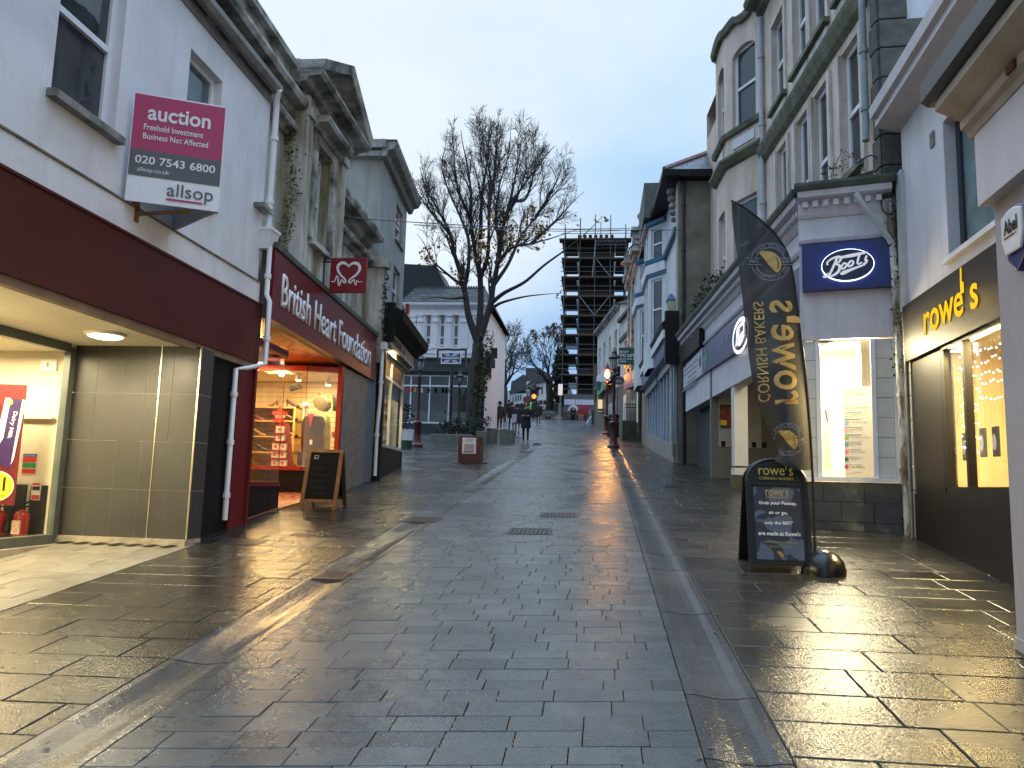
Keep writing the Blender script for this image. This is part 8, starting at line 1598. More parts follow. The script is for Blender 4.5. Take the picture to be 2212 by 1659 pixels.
Yb=100.0;w=cq(350,638,Yb);t=thing('beacon','glowing amber crossing beacon on a pole in front of the cream house','beacon',(w[0],Yb,gz(Yb)));m_=MB();m_.ball((w[0],Yb,w[2]),.62,10);m_.build('globe',glow('beacon_glow',(1.0,.58,.04),1.6),t,smooth=True);m_=MB();m_.tube([(w[0],Yb,gz(Yb)),(w[0],Yb,w[2]-.6)],.10,6);m_.build('pole',dark_grey,t)
Ys=83.0;w=cq(1048,520,Ys);zs_=gz(Ys);t=thing('sculpture','dark sculpture of a figure with outstretched arms on a tall plinth','sculpture',(w[0],Ys,zs_))
h0,h1,hA=cq(1048,480,Ys)[2],cq(1048,740,Ys)[2],cq(1048,540,Ys)[2];aL,aR=cq(920,540,Ys)[0],cq(1175,540,Ys)[0]
m_=MB();m_.tube([(w[0],Ys,h1),(w[0],Ys,h1+(hA-h1)*.5),(w[0],Ys,hA-.1),(w[0],Ys,hA+.25)],[.36,.42,.5,.14],10);m_.ball((w[0],Ys,h0-.2),.26,8,(1,1,1.3));m_.tube([(aL,Ys,hA+.02),(w[0]-.5,Ys,hA+.08),(w[0]+.5,Ys,hA+.08),(aR,Ys,hA+.02)],[.07,.20,.20,.07],8);m_.build('figure',surf('bronze_dark',(.022,.020,.018),.5,.3,4),t,smooth=True)
m_=MB();m_.hexa([(w[0]-.6,Ys-.5,zs_),(w[0]+.6,Ys-.5,zs_),(w[0]+.6,Ys+.5,zs_),(w[0]-.6,Ys+.5,zs_),(w[0]-.42,Ys-.42,h1),(w[0]+.42,Ys-.42,h1),(w[0]+.42,Ys+.42,h1),(w[0]-.42,Ys+.42,h1)]);m_.build('plinth',surf('bronze_plinth',(.03,.028,.025),.6,.3,4),t)
q=cq(1047,668,82);t=thing('traffic_light','small amber light glowing in front of the dark sculpture','traffic light',(q[0],82,gz(82)));m_=MB();m_.box(q[0]-.28,q[0]+.28,82,82.2,q[2]-.7,q[2]+.7);m_.tube([(q[0],82.1,gz(82)),(q[0],82.1,q[2]-.7)],.07,6);m_.build('housing',black_paint,t);m_=MB();m_.ball((q[0],81.95,q[2]),.26,8);m_.build('lens',glow('amber_lens',(1.0,.42,.10),1.6),t)
q=cq(1385,610,88);t=thing('wall_lamp','bright warm globe lamp between the far tree and the hoarding','lamp',(q[0],88,gz(88)));m_=MB();m_.lathe((q[0],88,q[2]-.9),[(.2,0),(.55,.4),(.6,1.0),(.5,1.4),(.2,1.5)],10);m_.build('globe',glow('warm_globe',(1.0,.80,.36),1.5),t,smooth=True);m_=MB();m_.tube([(q[0],88,gz(88)),(q[0],88,q[2]-.9)],.09,6);m_.build('post',dark_grey,t)
q=cq(1495,600,80);t=thing('lantern_light','white lit lantern on the hoarding corner','lamp',(q[0],77.5,gz(77)));m_=MB();m_.box(q[0]-.22,q[0]+.22,77.6,77.9,q[2]-.55,q[2]+.55);m_.build('lantern',glow('white_lantern',(.85,.82,.78),1.0),t);m_=MB();m_.tube([(q[0],77.8,gz(77)),(q[0],77.8,q[2]-.5)],.06,6);m_.build('post',galv,t)
Yv=92.0;p,q=cq(1085,705,Yv),cq(1280,890,Yv);vx0,vx1,vz1,vz0=p[0],q[0]+.15,p[2],q[2];t=thing('parked_van','white van parked facing away, seen from behind under the bare tree','van',((vx0+vx1)/2,Yv,gz(Yv)));W=vx1-vx0;Hh=vz1-vz0
van_w=surf('van_white',(.60,.59,.54),.35,.06,2)
sec=[(0.0,.0),(.0,.52),(.08,.97),(.16,1.0),(.84,1.0),(.92,.97),(1.0,.52),(1.0,.0)]
m_=MB();m_.prism([(vx0+W*a,Yv,vz0+Hh*b_)for a,b_ in sec],(0,4.2,.35));m_.build('body',van_w,t,bevel=.04)
for a0,a1 in((.15,.47),(.53,.85)):m_=MB();m_.prism([(vx0+W*a0,Yv-.02,vz0+Hh*.50),(vx0+W*a1,Yv-.02,vz0+Hh*.50),(vx0+W*(a1-.01 if a1>.8 else a1),Yv-.02,vz0+Hh*.86),(vx0+W*(a0+.03 if a0<.2 else a0),Yv-.02,vz0+Hh*.86)],(0,.02,0));m_.build('rear_window',pane_dark,t)
m_=MB();m_.box(vx0+W*.18,vx0+W*.58,Yv-.03,Yv,vz0+Hh*.20,vz0+Hh*.32);m_.build('number_plate',surf('plate_dull',(.22,.19,.10),.5,.3,9),t)
for a in(.02,.90):m_=MB();m_.box(vx0+W*a,vx0+W*(a+.08),Yv-.03,Yv,vz0+Hh*.22,vz0+Hh*.5);m_.build('tail_light',surf('tail_red',(.12,.02,.02),.3),t)
for x in(vx0+.22,vx1-.22):
 for y in(Yv+.7,Yv+3.2):m_=MB();m_.tube([(x-.13,y,gz(y)+.32),(x+.13,y,gz(y)+.32)],.33,12);m_.build('wheel',black_paint,t)
m_=MB();m_.box(vx0+.05,vx1-.05,Yv-.08,Yv+.1,vz0-.12,vz0+.10);m_.build('bumper',dark_grey,t)
q=on_ground(*S(2000+1150/7.373,1550+740/7.373));yb=q[1];dq=lambda a,b:at_y(*S(2000+a/7.373,1550+b/7.373),yb);t=thing('bench','heavy stone bench with a timber back in the middle of the square','bench',(q[0],yb,gz(yb)))
for a0,a1 in((975,1080),(1240,1330)):p,r_=dq(a0,600),dq(a1,740);m_=MB();m_.box(p[0],r_[0],yb,yb+.5,gz(yb)-.05,p[2]);m_.build('leg',stone_block,t)
p,r_=dq(925,560),dq(1375,610);m_=MB();m_.box(p[0],r_[0],yb-.05,yb+.6,r_[2],p[2]);m_.build('seat',stone_block,t);p,r_=dq(955,475),dq(1335,560);m_=MB();m_.box(p[0],r_[0],yb+.5,yb+.6,r_[2],p[2]);m_.build('backrest',stone_block,t)
p,r_=dq(1090,625),dq(1230,700);t=thing('crate','dark red crate with a white stripe tucked under the stone bench','crate',(p[0],yb+.2,gz(yb)));m_=MB();m_.box(p[0],r_[0],yb+.1,yb+.4,gz(yb+.2),p[2]);m_.build('box',surf('crate_red',(.05,.015,.02),.5),t);m_=MB();p2,r2=dq(1115,628),dq(1225,650);m_.box(p2[0],r2[0],yb+.08,yb+.1,r2[2],p2[2]);m_.build('stripe',upvc,t)
def bin_(a0,b0,a1,b1,label,F_=None):
 f=F_ or(lambda a,b:S(2200+a/4.1475,1350+b/4.1475));g_=on_ground(*f((a0+a1)/2,b1));y=g_[1];p,q=at_y(*f(a0,b0),y),at_y(*f(a1,b1),y);xc,r=(p[0]+q[0])/2,(q[0]-p[0])/2;z=gz(y);h=p[2]-z
 t=thing('litter_bin',label,'litter bin',(xc,y,z),group='black litter bins by the far kerb');m_=MB();m_.lathe((xc,y,z-.03),[(r*1.12,0),(r*1.12,.08),(r*.95,.1),(r*.98,h*.66),(r*.7,h*.67),(r*.7,h*.78)],14);m_.build('drum',black_paint,t,smooth=True)
 m_=MB();m_.lathe((xc,y,z),[(r*1.02,h*.80),(r*1.05,h*.86),(r*.9,h*.95),(r*.3,h)],14);
 for s in(-1,1):m_.box(xc+s*r*.8-.03,xc+s*r*.8+.03,y-.05,y+.05,z+h*.62,z+h*.84)
 m_.build('hood',iron_black,t,smooth=True);m_=MB();m_.box(xc-r*.1,xc+r*.35,y-r*1.08,y-r*.9,z+h*.80,z+h*.87);m_.build('sticker',upvc,t);m_=MB();m_.box(xc-r*.25,xc+r*.2,y-r*1.02,y-r*.9,z+h*.42,z+h*.52);m_.build('crest',MATS['gilt'],t)
bin_(185,1060,280,1250,'black litter bin in front of the red mural, farthest of the three');bin_(540,1065,665,1325,'black domed litter bin standing alone left of the lit lamp post');bin_(805,1150,985,1520,'black litter bin between the two right-hand lamp posts')
q=on_ground(*S(2200+480/4.1475,1350+1320/4.1475));t=thing('fallen_sign','small white marker leaning beside the domed litter bin','marker',(q[0],q[1],q[2]));m_=MB();m_.hexa([(q[0]-.2,q[1],q[2]),(q[0]-.05,q[1],q[2]),(q[0]+.0,q[1]+.1,q[2]),(q[0]-.15,q[1]+.1,q[2]),(q[0]+.15,q[1],q[2]+.65),(q[0]+.3,q[1],q[2]+.65),(q[0]+.32,q[1]+.08,q[2]+.65),(q[0]+.17,q[1]+.08,q[2]+.65)]);m_.build('plate',upvc,t)
q=on_ground(*S(2200+360/4.1475,1350+1262/4.1475));yb=q[1];t=thing('barrier','orange and black roadworks barrier with white legs below the mural','barrier',(q[0],yb,gz(yb)));
bz=lambda a,b:at_y(*S(2200+a/4.1475,1350+b/4.1475),yb);p,r_=bz(315,1165),bz(410,1200);m_=MB();m_.box(p[0],r_[0],yb,yb+.08,r_[2],p[2]);m_.build('board',surf('barrier_orange',(.50,.09,.03),.5,.2,6),t)
for a in(345,380):m_=MB();p=bz(a,1200);m_.box(p[0]-.12,p[0]+.12,yb,yb+.1,gz(yb),p[2]);m_.build('leg',surf('leg_buff',(.2,.16,.12),.6),t)
p,r_=bz(285,1170),bz(455,1270);m_=MB();m_.box(p[0],r_[0],yb+.3,yb+.9,gz(yb),p[2]);m_.build('base',surf('barrier_dark',(.045,.03,.025),.7,.4,4),t)
p=bz(100,1190);t=thing('stone_seat','brown stone bench end left of the farthest litter bin','stone block',(p[0],yb,gz(yb)));p,r_=bz(60,1115),bz(190,1235);m_=MB();m_.box(p[0],r_[0],yb,yb+.7,gz(yb)-.1,p[2]);m_.build('block',surf('brown_stone',(.06,.055,.05),.7,.3,4),t,bevel=.03)
m_=MB();p2,r2=bz(140,1175),bz(180,1205);m_.box(p2[0],r2[0],yb-.03,yb,r2[2],p2[2]);m_.build('reflector',surf('orange_red',(.4,.06,.03),.5),t)
q=on_ground(*S(1850+318/4.1475,1400+1040/4.1475));yq=q[1];p,r_=cq(283,872,yq),cq(370,1010,yq);t=thing('swing_sign','black swing sign on a round foot in the far left street','pavement sign',(q[0],yq,gz(yq)));m_=MB();m_.hexa([(p[0],yq,r_[2]),(r_[0],yq,r_[2]),(r_[0],yq+.1,r_[2]),(p[0],yq+.1,r_[2]),(p[0]+.05,yq,p[2]),(r_[0]-.05,yq,p[2]),(r_[0]-.05,yq+.1,p[2]),(p[0]+.05,yq+.1,p[2])]);m_.build('panel',dark_grey,t);m_=MB();m_.lathe(((p[0]+r_[0])/2,yq,gz(yq)-.02),[(.95,0),(.9,.14),(.3,.2)],16);m_.build('foot',black_paint,t)
p=cq(378,888,105);t=thing('car','dark car showing one red tail light far up the street','car',(p[0]-.6,105,gz(105)));m_=MB();x0=p[0]-1.5;z=gz(105);m_.prism([(x0,105,z+.25),(x0+1.75,105,z+.25),(x0+1.75,105,z+.85),(x0+1.5,105,z+.95),(x0+1.3,105,z+1.45),(x0+.45,105,z+1.45),(x0+.25,105,z+.95),(x0,105,z+.85)],(0,4,.3));m_.build('body',surf('car_dark',(.02,.022,.03),.25),t,bevel=.06);m_=MB();m_.ball((p[0],104.95,z+.9),.24,8);m_.build('tail_light',glow('tail_glow',(1.0,.10,.04),1.8),t)
for x in(x0+.2,x0+1.55):m_=MB();m_.tube([(x-.1,105.6,z+.3),(x+.1,105.6,z+.3)],.3,10);m_.build('wheel',black_paint,t)
p=cq(945,720,100);t=thing('road_sign','small round red road sign by the white long house','road sign',(p[0],100,gz(100)));m_=MB();m_.lathe((0,0,0),[(.55,0),(.55,.05)],16);m_.v=[(p[0]+v[0]*1.2,100+v[2],p[2]+v[1]*.9)for v in m_.v];m_.build('disc',surf('sign_dull_red',(.20,.03,.03),.5),t);m_=MB();m_.tube([(p[0],100.1,gz(100)),(p[0],100.1,p[2]+.4)],.06,6);m_.build('post',dark_grey,t)
Yu=84.0;p,r_=cq(675,800,Yu),cq(750,845,Yu);t=thing('parasol','red folded market parasol beside a dark stall cover','parasol',(p[0],Yu,gz(Yu)));m_=MB();m_.hexa([(p[0],Yu,r_[2]),(r_[0],Yu,r_[2]),(r_[0],Yu+1,r_[2]),(p[0],Yu+1,r_[2]),(p[0]+.1,Yu,p[2]-.3),(r_[0],Yu,p[2]+.1),(r_[0],Yu+1,p[2]+.1),(p[0]+.1,Yu+1,p[2]-.3)]);m_.build('canopy',surf('parasol_red',(.30,.045,.03),.6,.2,3),t);m_=MB();m_.tube([((p[0]+r_[0])/2,Yu+.5,gz(Yu)),((p[0]+r_[0])/2,Yu+.5,p[2])],.05,6);m_.build('pole',dark_grey,t)
p,r_=cq(745,760,Yu),cq(920,900,Yu);t=thing('market_stall','dark covered market stall behind the walking people','stall',(p[0],Yu,gz(Yu)));m_=MB();m_.prism([(p[0],Yu+.5,gz(Yu)),(r_[0],Yu+.5,gz(Yu)),(r_[0],Yu+.5,p[2]-.5),((p[0]+r_[0])/2,Yu+.5,p[2]),(p[0],Yu+.5,p[2]-.6)],(0,2,.2));m_.build('cover',surf('stall_dark',(.035,.037,.035),.8,.3,2),t)
for i,(a,c)in enumerate(((700,(.10,.05,.03)),(760,(.05,.05,.05)),(640,(.07,.06,.05)))):pass
def person(x,y,label,h=1.7,face=0.0,top=(.02,.02,.022),legs=(.015,.015,.018),hair=(.02,.014,.01),stride=.25,skin=(.35,.22,.16),coat_len=.46,shoes=(.02,.02,.02),arms='down',bulk=1.0,hood=False):
 """one walking figure, grown as a single skinned body; coat, hair and shoes are its children"""
 t=thing('person',label,'person',(x,y,gz(y)));s=h/1.75
 ca,sa=math.cos(face),math.sin(face)
 W=lambda a,b,c:Vector((x+(a*ca-b*sa)*s,y+(a*sa+b*ca)*s,gz(y)+c*s))
 js=[(0,0,.95,.125),(0,.01,1.15,.12),(0,.02,1.36,.15),(0,.02,1.50,.06),(0,.03,1.57,.055),(0,.05,1.65,.09),(0,.04,1.73,.075)]
 lg=lambda sd,st:[(sd*.09,0,.90,.095),(sd*.10,st*.45,.50,.062),(sd*.10,st*(.75 if st>0 else 1.0),.09+(.05 if st<0 else 0),.04),(sd*.11,st*(.75 if st>0 else 1.0)+.15,.04+(.03 if st<0 else 0),.035)]
 if arms=='phone':ar=[lambda sd:[(sd*.19,.02,1.40,.062),(sd*.27,.02,1.15,.052),(sd*.12,.26,1.13,.038),(sd*.05,.32,1.16,.036)]]*2
 elif arms=='bag':ar=[lambda sd:[(sd*.19,.02,1.40,.06),(sd*.25,-.02,1.14,.05),(sd*.27,.08,.90,.038),(sd*.27,.10,.82,.036)]]*2
 else:ar=[lambda sd:[(sd*.19,.02,1.40,.06),(sd*.25,-.06,1.14,.05),(sd*.25,.04*sd,.90,.038),(sd*.25,.06*sd,.82,.036)]]*2
 vs,es,rs=[],[],[]
 def chain(pts,root=None):
  prev=root
  for p in pts:
   vs.append(W(*p[:3]));rs.append(p[3]*s*bulk);k=len(vs)-1
   if prev is not None:es.append((prev,k))
   prev=k
 chain(js);chain(lg(-1,stride),0);chain(lg(1,-stride),0);chain(ar[0](-1),2);chain(ar[1](1),2)
 for sd,base in((-1,len(vs)-5),(1,len(vs)-1)):
  hnd=vs[base]
  for k in range(4):vs.append(hnd+Vector(((k-1.5)*.014*ca,(k-1.5)*.014*sa+.05*ca,-.05+abs(k-1.5)*.008)));rs.append(.010);es.append((base,len(vs)-1))
 me=bpy.data.meshes.new('body');me.from_pydata(vs,es,[]);o=bpy.data.objects.new('body',me);COL.objects.link(o)
 sk=o.modifiers.new('skin','SKIN');sk.use_smooth_shade=True
 for i,v in enumerate(me.skin_vertices[0].data):v.radius=(rs[i],rs[i]);v.use_root=(i==0)
 sb=o.modifiers.new('sub','SUBSURF');sb.levels=sb.render_levels=1
 dg=bpy.context.evaluated_depsgraph_get();m2=bpy.data.meshes.new_from_object(o.evaluated_get(dg));bpy.data.objects.remove(o);m2.materials.clear()
 tag_='%02x%02x%02x'%tuple(int(255*min(1,v*3))for v in top)+'%02x%02x'%tuple(int(255*min(1,v*3))for v in legs[:2])
 mats=[surf('cloth_'+tag_+'t',top,.85,.25,8),surf('cloth_'+tag_+'l',legs,.85,.2,8),surf('skin_%02x'%int(skin[0]*200),skin,.6,.1,9)]
 for mm_ in mats:m2.materials.append(mm_)
 hz=gz(y)
 for p in m2.polygons:
  c=p.center;hh=(c.z-hz)/s;lx=(c.x-x)*ca+(c.y-y)*sa;ly=-(c.x-x)*sa+(c.y-y)*ca
  hand=any((c-vs[b_]).length<.10*s for b_ in(22,18))if False else(hh<.86 and abs(lx)>.19*s and hh>.70)or(arms=='phone' and ly>.24*s)
  p.material_index=2 if(hh>1.49 or hand)else(0 if hh>.88 else 1)
 bo=bpy.data.objects.new('body',m2);COL.objects.link(bo);attach(bo,t);m2.polygons.foreach_set('use_smooth',[True]*len(m2.polygons))
 n=16;prof=[(.19,1.42,.11),(.20,1.25,.145),(.185,1.08,.15),(.215,.88,.165),(.235,1.42-coat_len-.36,.18)];cv=[]
 for w_,z_,d_ in prof:
  for k in range(n):a=2*math.pi*k/n;f_=1+.04*math.sin(4*a+z_*7);cv.append(W(w_*bulk*math.cos(a)*f_,.01+d_*bulk*math.sin(a)*f_,z_))
 fs_=[(i*n+k,i*n+(k+1)%n,(i+1)*n+(k+1)%n,(i+1)*n+k)for i in range(len(prof)-1)for k in range(n)];m_=MB();m_.add(cv,fs_+[tuple(range(n))]);m_.build('coat',mats[0],t,smooth=True)
 m_=MB();hc=W(0,.025,1.675);m_.ball(hc,.118*s,9,(1,1,1.12));hv=[]
 fw=Vector((-sa,ca,0));m_.v=[tuple(Vector(v)-fw*(max(0,(Vector(v)-hc).dot(fw)-.035*s)*.9)+(Vector((0,0,.03*s))if(Vector(v)-hc).dot(fw)>.02 and v[2]<hc.z else Vector()))for v in m_.v];m_.build('hair',surf('hair_%02x'%int(hair[0]*900),hair,.7,.3,20),t,smooth=True)
 if not hood:
  m_=MB()
  for sd in(-1,1):m_.ball(W(sd*.034,.135,1.66),.011*s,5)
  m_.build('eyes',black_paint,t);m_=MB();m_.ball(W(0,.148,1.63),.016*s,5,(1,1.2,1.5));m_.build('nose',mats[2],t);m_=MB();m_.tube([W(-.025,.132,1.59),W(0,.138,1.587),W(.025,.132,1.59)],.006*s,5);m_.build('mouth',surf('lip',(.25,.09,.08),.5),t)
 for sd,st in((-1,stride),(1,-stride)):
  b_=st*(.75 if st>0 else 1.0);m_=MB();z_=.0 if st>0 else.03;m_.tube([W(sd*.10,b_-.06,.055+z_),W(sd*.105,b_+.06,.05+z_),W(sd*.11,b_+.19,.035+z_)],[.05*s,.05*s,.03*s],8);m_.build('shoe',surf('shoe_%02x'%int(shoes[0]*255),shoes,.5,.2,9),t,smooth=True)
 return t,W
def pp(a,b):return on_ground(*S(1850+a/4.1475,1400+b/4.1475))
q=pp(907,1425);person(q[0],q[1],'person in a long black coat walking towards the camera, looking down at a phone',1.73,math.pi,(.010,.010,.012),(.010,.010,.012),(.035,.012,.006),.10,arms='phone',coat_len=.42,shoes=(.35,.34,.33))
q=pp(520,1228);person(q[0]-.15,q[1],'person in a dark olive jacket walking away, left of the stone block',1.78,0.1,(.028,.028,.020),(.014,.014,.016),(.02,.014,.01),.16,coat_len=.30,hood=True,bulk=1.08,shoes=(.4,.4,.4))
q=pp(560,1228);person(q[0]+.36,q[1]+.6,'person in a black jacket walking away beside the olive one',1.74,-.05,(.014,.014,.015),(.012,.012,.014),(.03,.02,.014),-.15,coat_len=.28,hood=True)
q=pp(770,1298);tp_,Wp=person(q[0],q[1],'person in a navy coat and pale trousers walking away with a pink bag',1.66,0.0,(.014,.015,.028),(.30,.27,.23),(.04,.03,.025),.16,coat_len=.40,hood=True,bulk=1.05,arms='bag')
c=cq(725,1020,q[1]);t=thing('shoulder_bag','pale pink shoulder bag carried by the person in navy','bag',(c[0],q[1]-.1,c[2]-.2));m_=MB();m_.hexa([(c[0]-.14,q[1]-.16,c[2]-.30),(c[0]+.16,q[1]-.16,c[2]-.26),(c[0]+.16,q[1]-.02,c[2]-.26),(c[0]-.14,q[1]-.02,c[2]-.30),(c[0]-.10,q[1]-.14,c[2]+.18),(c[0]+.16,q[1]-.14,c[2]+.22),(c[0]+.16,q[1]-.04,c[2]+.22),(c[0]-.10,q[1]-.04,c[2]+.18)]);m_.build('bag_body',surf('bag_pink',(.50,.36,.42),.7,.15,5),t,bevel=.03);m_=MB();m_.tube([(c[0]-.05,q[1]-.09,c[2]+.18),Wp(-.16,.02,1.44),(c[0]+.14,q[1]-.05,c[2]+.22)],.014,5);m_.build('strap',surf('strap_maroon',(.10,.02,.04),.7),t)
g_=on_ground(1120,922);person(g_[0]+1.0,58.0,'person in dark grey walking away, just behind the person in black',1.7,.1,(.02,.021,.022),(.02,.02,.02),(.06,.05,.045),.18,coat_len=.35,hood=True)
w=cq(635,960,66);person(w[0],66.0,'person in a dark brown jacket walking away beyond the couple',1.76,.1,(.024,.02,.016),(.016,.015,.015),(.02,.015,.01),.2,coat_len=.28,hood=True)
w=cq(428,950,68);person(w[0],68.0,'person in black at the far left, beside the second bare tree',1.8,.15,(.014,.013,.014),(.014,.013,.014),(.02,.014,.01),.15,coat_len=.3,hood=True)
w=cq(1005,950,74);person(w[0],74.0,'person in a bright green high visibility jacket near the van',1.8,1.2,(.22,.75,.12),(.02,.02,.03),(.03,.02,.015),.12,coat_len=.25,hood=True)
w=cq(1050,950,73);person(w[0],73.0,'person in black standing against the high visibility jacket',1.85,-.3,(.012,.012,.013),(.012,.012,.013),(.02,.014,.01),.1,coat_len=.35,hood=True)
w=cq(1405,950,80);person(w[0],79.0,'person in dark clothes standing right of the van',1.8,.5,(.02,.021,.024),(.014,.014,.016),(.03,.02,.015),.1,coat_len=.4,hood=True)
w=cq(1480,0,90)
bark=surf('bark',(.040,.036,.030),.85,.35,8,bump=.5,bscale=30,grime=(.035,.045,.018),gamt=.5,gstretch=(1,1,.4),gscale=2);twig_mat=surf('twig',(.036,.031,.030),.85,.2,6)
def bare_tree(label,base,trunk_path,limbs,crown,seed,step=.22,rtrunk=.26,rtip=.007,lens=(1.9,.85,.34),leaves=(),name='bare_tree',spacing=.42):
 """limbs follow given paths; from them laterals, branchlets and twigs fan upwards and outwards inside the crown's outline"""
 R=np.random.RandomState(seed);t=thing(name,label,'tree',base);mt=MB();mc=MB();tips=[]
 cen_,rad=crown;fork=np.array(trunk_path[-1],float);unit=lambda v:v/max(1e-9,np.linalg.norm(v))
 tp=[np.array(p,float)for p in spline(trunk_path,5)];mt.tube(tp,list(np.linspace(rtrunk*1.15,rtrunk*.85,len(tp))),10)
 inside=lambda p,k:(((p-cen_)/rad)**2).sum()<k
 def lateral(p,d,length,r,level,lim):
  n=max(2,int(length/(step if level<2 else step*.6)));pts,rs=[p],[r];v=unit(d)
  for i in range(n):
   pull=unit(p-fork)*.22+np.array([0,0,.14]);v=unit(v+pull*(.5 if level<2 else.25)+R.normal(size=3)*(.10 if level<2 else.16))
   q=pts[-1]+v*length/n
   if level<3 and not inside(q,lim):break
   pts.append(q);rs.append(max(rtip,r*(1-.8*(i+1)/n)))
  if len(pts)<2:return
  mc.tube(pts,rs,5 if level==1 else 3,caps=False)
  if level==3:return
  tips.append(pts[-1]);k=len(pts);m=int(len(pts)*(1.1 if level==1 else 1.3))+1
  for j in range(m):
   f=.2+.8*(j+R.rand())/m;i=min(k-1,max(1,int(f*(k-1)+.5)));ax=unit(pts[i]-pts[i-1]);side=unit(np.cross(ax,R.normal(size=3)))
   lateral(pts[i],ax*math.cos(.62)+side*math.sin(.62),lens[level]*R.uniform(.6,1.25)*(1.1-.5*f),max(rtip,rs[i]*.62),level+1,lim)
 for lp in limbs:
  P=[np.array(q,float)for q in spline(lp,6)];L_=[0]
  for i in range(1,len(P)):L_.append(L_[-1]+np.linalg.norm(P[i]-P[i-1]))
  tot=L_[-1];r0=rtrunk*(.62 if np.linalg.norm(P[0]-fork)<.2 else.36)*min(1,.55+tot/14);rr=[max(rtip*1.6,r0*(1-.93*(l/tot)**.8))for l in L_]
  mc.tube(P,rr,8,caps=False);s_=.22*tot if tot>3 else.1*tot;side=None
  while s_<tot:
   i=min(len(P)-1,max(1,int(np.searchsorted(L_,s_))));ax=unit(P[i]-P[i-1]);side=unit(np.cross(ax,R.normal(size=3)));f=s_/tot
   lateral(P[i],ax*math.cos(.60)+side*math.sin(.60)+unit(P[i]-fork)*.25,lens[0]*R.uniform(.65,1.25)*(1.15-.55*f),max(rtip*1.3,rr[i]*.55),1,R.uniform(.92,1.12));s_+=spacing*R.uniform(.6,1.3)
  tips.append(P[-1]);lateral(P[-1],unit(P[-1]-P[-2]),lens[0]*.5,rtip*1.6,1,1.2)
 mt.build('trunk',bark,t,smooth=True);mc.build('crown',twig_mat,t,smooth=True)
 for nm,mat_,cnt,sel,size in leaves:
  idx=[q for q in tips if sel(q)];m_=MB()
  if not idx:continue
  cl=[idx[R.randint(len(idx))]for _ in range(max(1,cnt//6))]
  for q in range(cnt):
   p=Vector(cl[R.randint(len(cl))]+R.normal(size=3)*.17-np.array([0,0,.05]));a=Vector(R.normal(size=3)).normalized();b_=a.cross(Vector(R.normal(size=3))).normalized();s=size*R.uniform(.6,1.3)
   m_.add([p-a*s,p-a*s*.2+b_*s*.8,p+a*s,p-a*s*.2-b_*s*.8],[(0,1,2,3)])
  m_.build(nm,mat_,t)
 return t,tips
YTR=33.5;tq=lambda a,b,dy=0.0:tuple(at_y(*S(1550+a/1.8432,400+b/1.8432),YTR+dy))
tb=at_y(*c2(790,1180),YTR);xb=tb[0]
trunk=[(xb,YTR,gz(YTR)-.1),tuple(at_y(*c2(800,900),YTR)),tuple(at_y(*c2(815,600),YTR)),tuple(at_y(*c2(845,380),YTR)),tuple(at_y(*c2(850,260),YTR))]
fork=trunk[-1]
limbs=[[fork,tq(545,1560,-.2),tq(520,1400,-.3),tq(495,1280,-.5),tq(445,1120,-.9),tq(410,960,-1.2),tq(330,800,-1.5),tq(230,620,-1.6),tq(190,470,-1.7)],[tq(510,1370,-.3),tq(540,1220,.1),tq(545,1020,.3),tq(490,850,.6),tq(400,650,.9),tq(350,480,1.0),tq(375,320,1.1),tq(395,195,1.1)],[tq(490,1330,-.3),tq(400,1260,-.7),tq(280,1150,-1.2),tq(220,1030,-1.5),tq(170,960,-1.9)],[fork,tq(630,1500,.1),tq(630,1330,.2),tq(620,1230,.3),tq(590,1080,.7),tq(560,860,1.1),tq(560,640,1.4),tq(530,440,1.5),tq(500,300,1.5),tq(488,205,1.5)],[tq(625,1290,.2),tq(680,1130,-.2),tq(690,980,-.5),tq(690,760,-.8),tq(700,540,-1.0),tq(650,320,-1.0),tq(622,135,-1.0)],[fork,tq(700,1480,-.1),tq(720,1350,-.2),tq(760,1150,-.6),tq(790,920,-1.0),tq(870,720,-1.4),tq(950,600,-1.6),tq(1060,450,-1.7),tq(1165,325,-1.7)],[tq(735,1270,-.3),tq(770,1060,.4),tq(740,850,.8),tq(770,600,1.2),tq(830,400,1.4),tq(858,115,1.4)],[tq(720,1340,-.2),tq(830,1180,.5),tq(920,990,1.0),tq(1030,840,1.5),tq(1140,700,1.8),tq(1250,590,2.0),tq(1325,480,2.0)],[tq(700,1470,-.1),tq(800,1390,-.5),tq(950,1310,-1.0),tq(1090,1190,-1.4),tq(1240,1080,-1.7),tq(1400,950,-1.9),tq(1520,830,-1.9)],[tq(690,1540,0),tq(760,1470,-.3),tq(930,1420,-.7),tq(1080,1400,-1.0),tq(1220,1390,-1.3)],[tq(760,1160,-.6),tq(860,1060,-1.2),tq(1000,1030,-1.6),tq(1150,990,-1.9),tq(1330,930,-2.0)],[tq(800,880,-1.0),tq(850,700,-.6),tq(905,430,-.2),tq(935,235,0)],[tq(690,760,-.8),tq(735,500,-.3),tq(748,300,.1),tq(760,165,.2)],[tq(1030,840,1.5),tq(1130,680,1.0),tq(1200,540,.6),tq(1232,425,.4)],[tq(1000,1030,-1.6),tq(1180,860,-1.2),tq(1290,740,-.9),tq(1380,655,-.8)],[tq(560,860,1.1),tq(470,640,.4),tq(440,430,0),tq(430,260,-.1)],[tq(630,1000,.8),tq(640,700,.3),tq(680,420,.4),tq(705,125,.5)],[tq(410,960,-1.2),tq(270,800,-.6),tq(160,640,-.2),tq(105,540,0)],[tq(870,720,-1.4),tq(960,700,-.6),tq(1020,500,0),tq(1030,325,.2)],[tq(520,1420,-.3),tq(420,1430,-1.0),tq(300,1420,-1.4),tq(200,1440,-1.6)],]
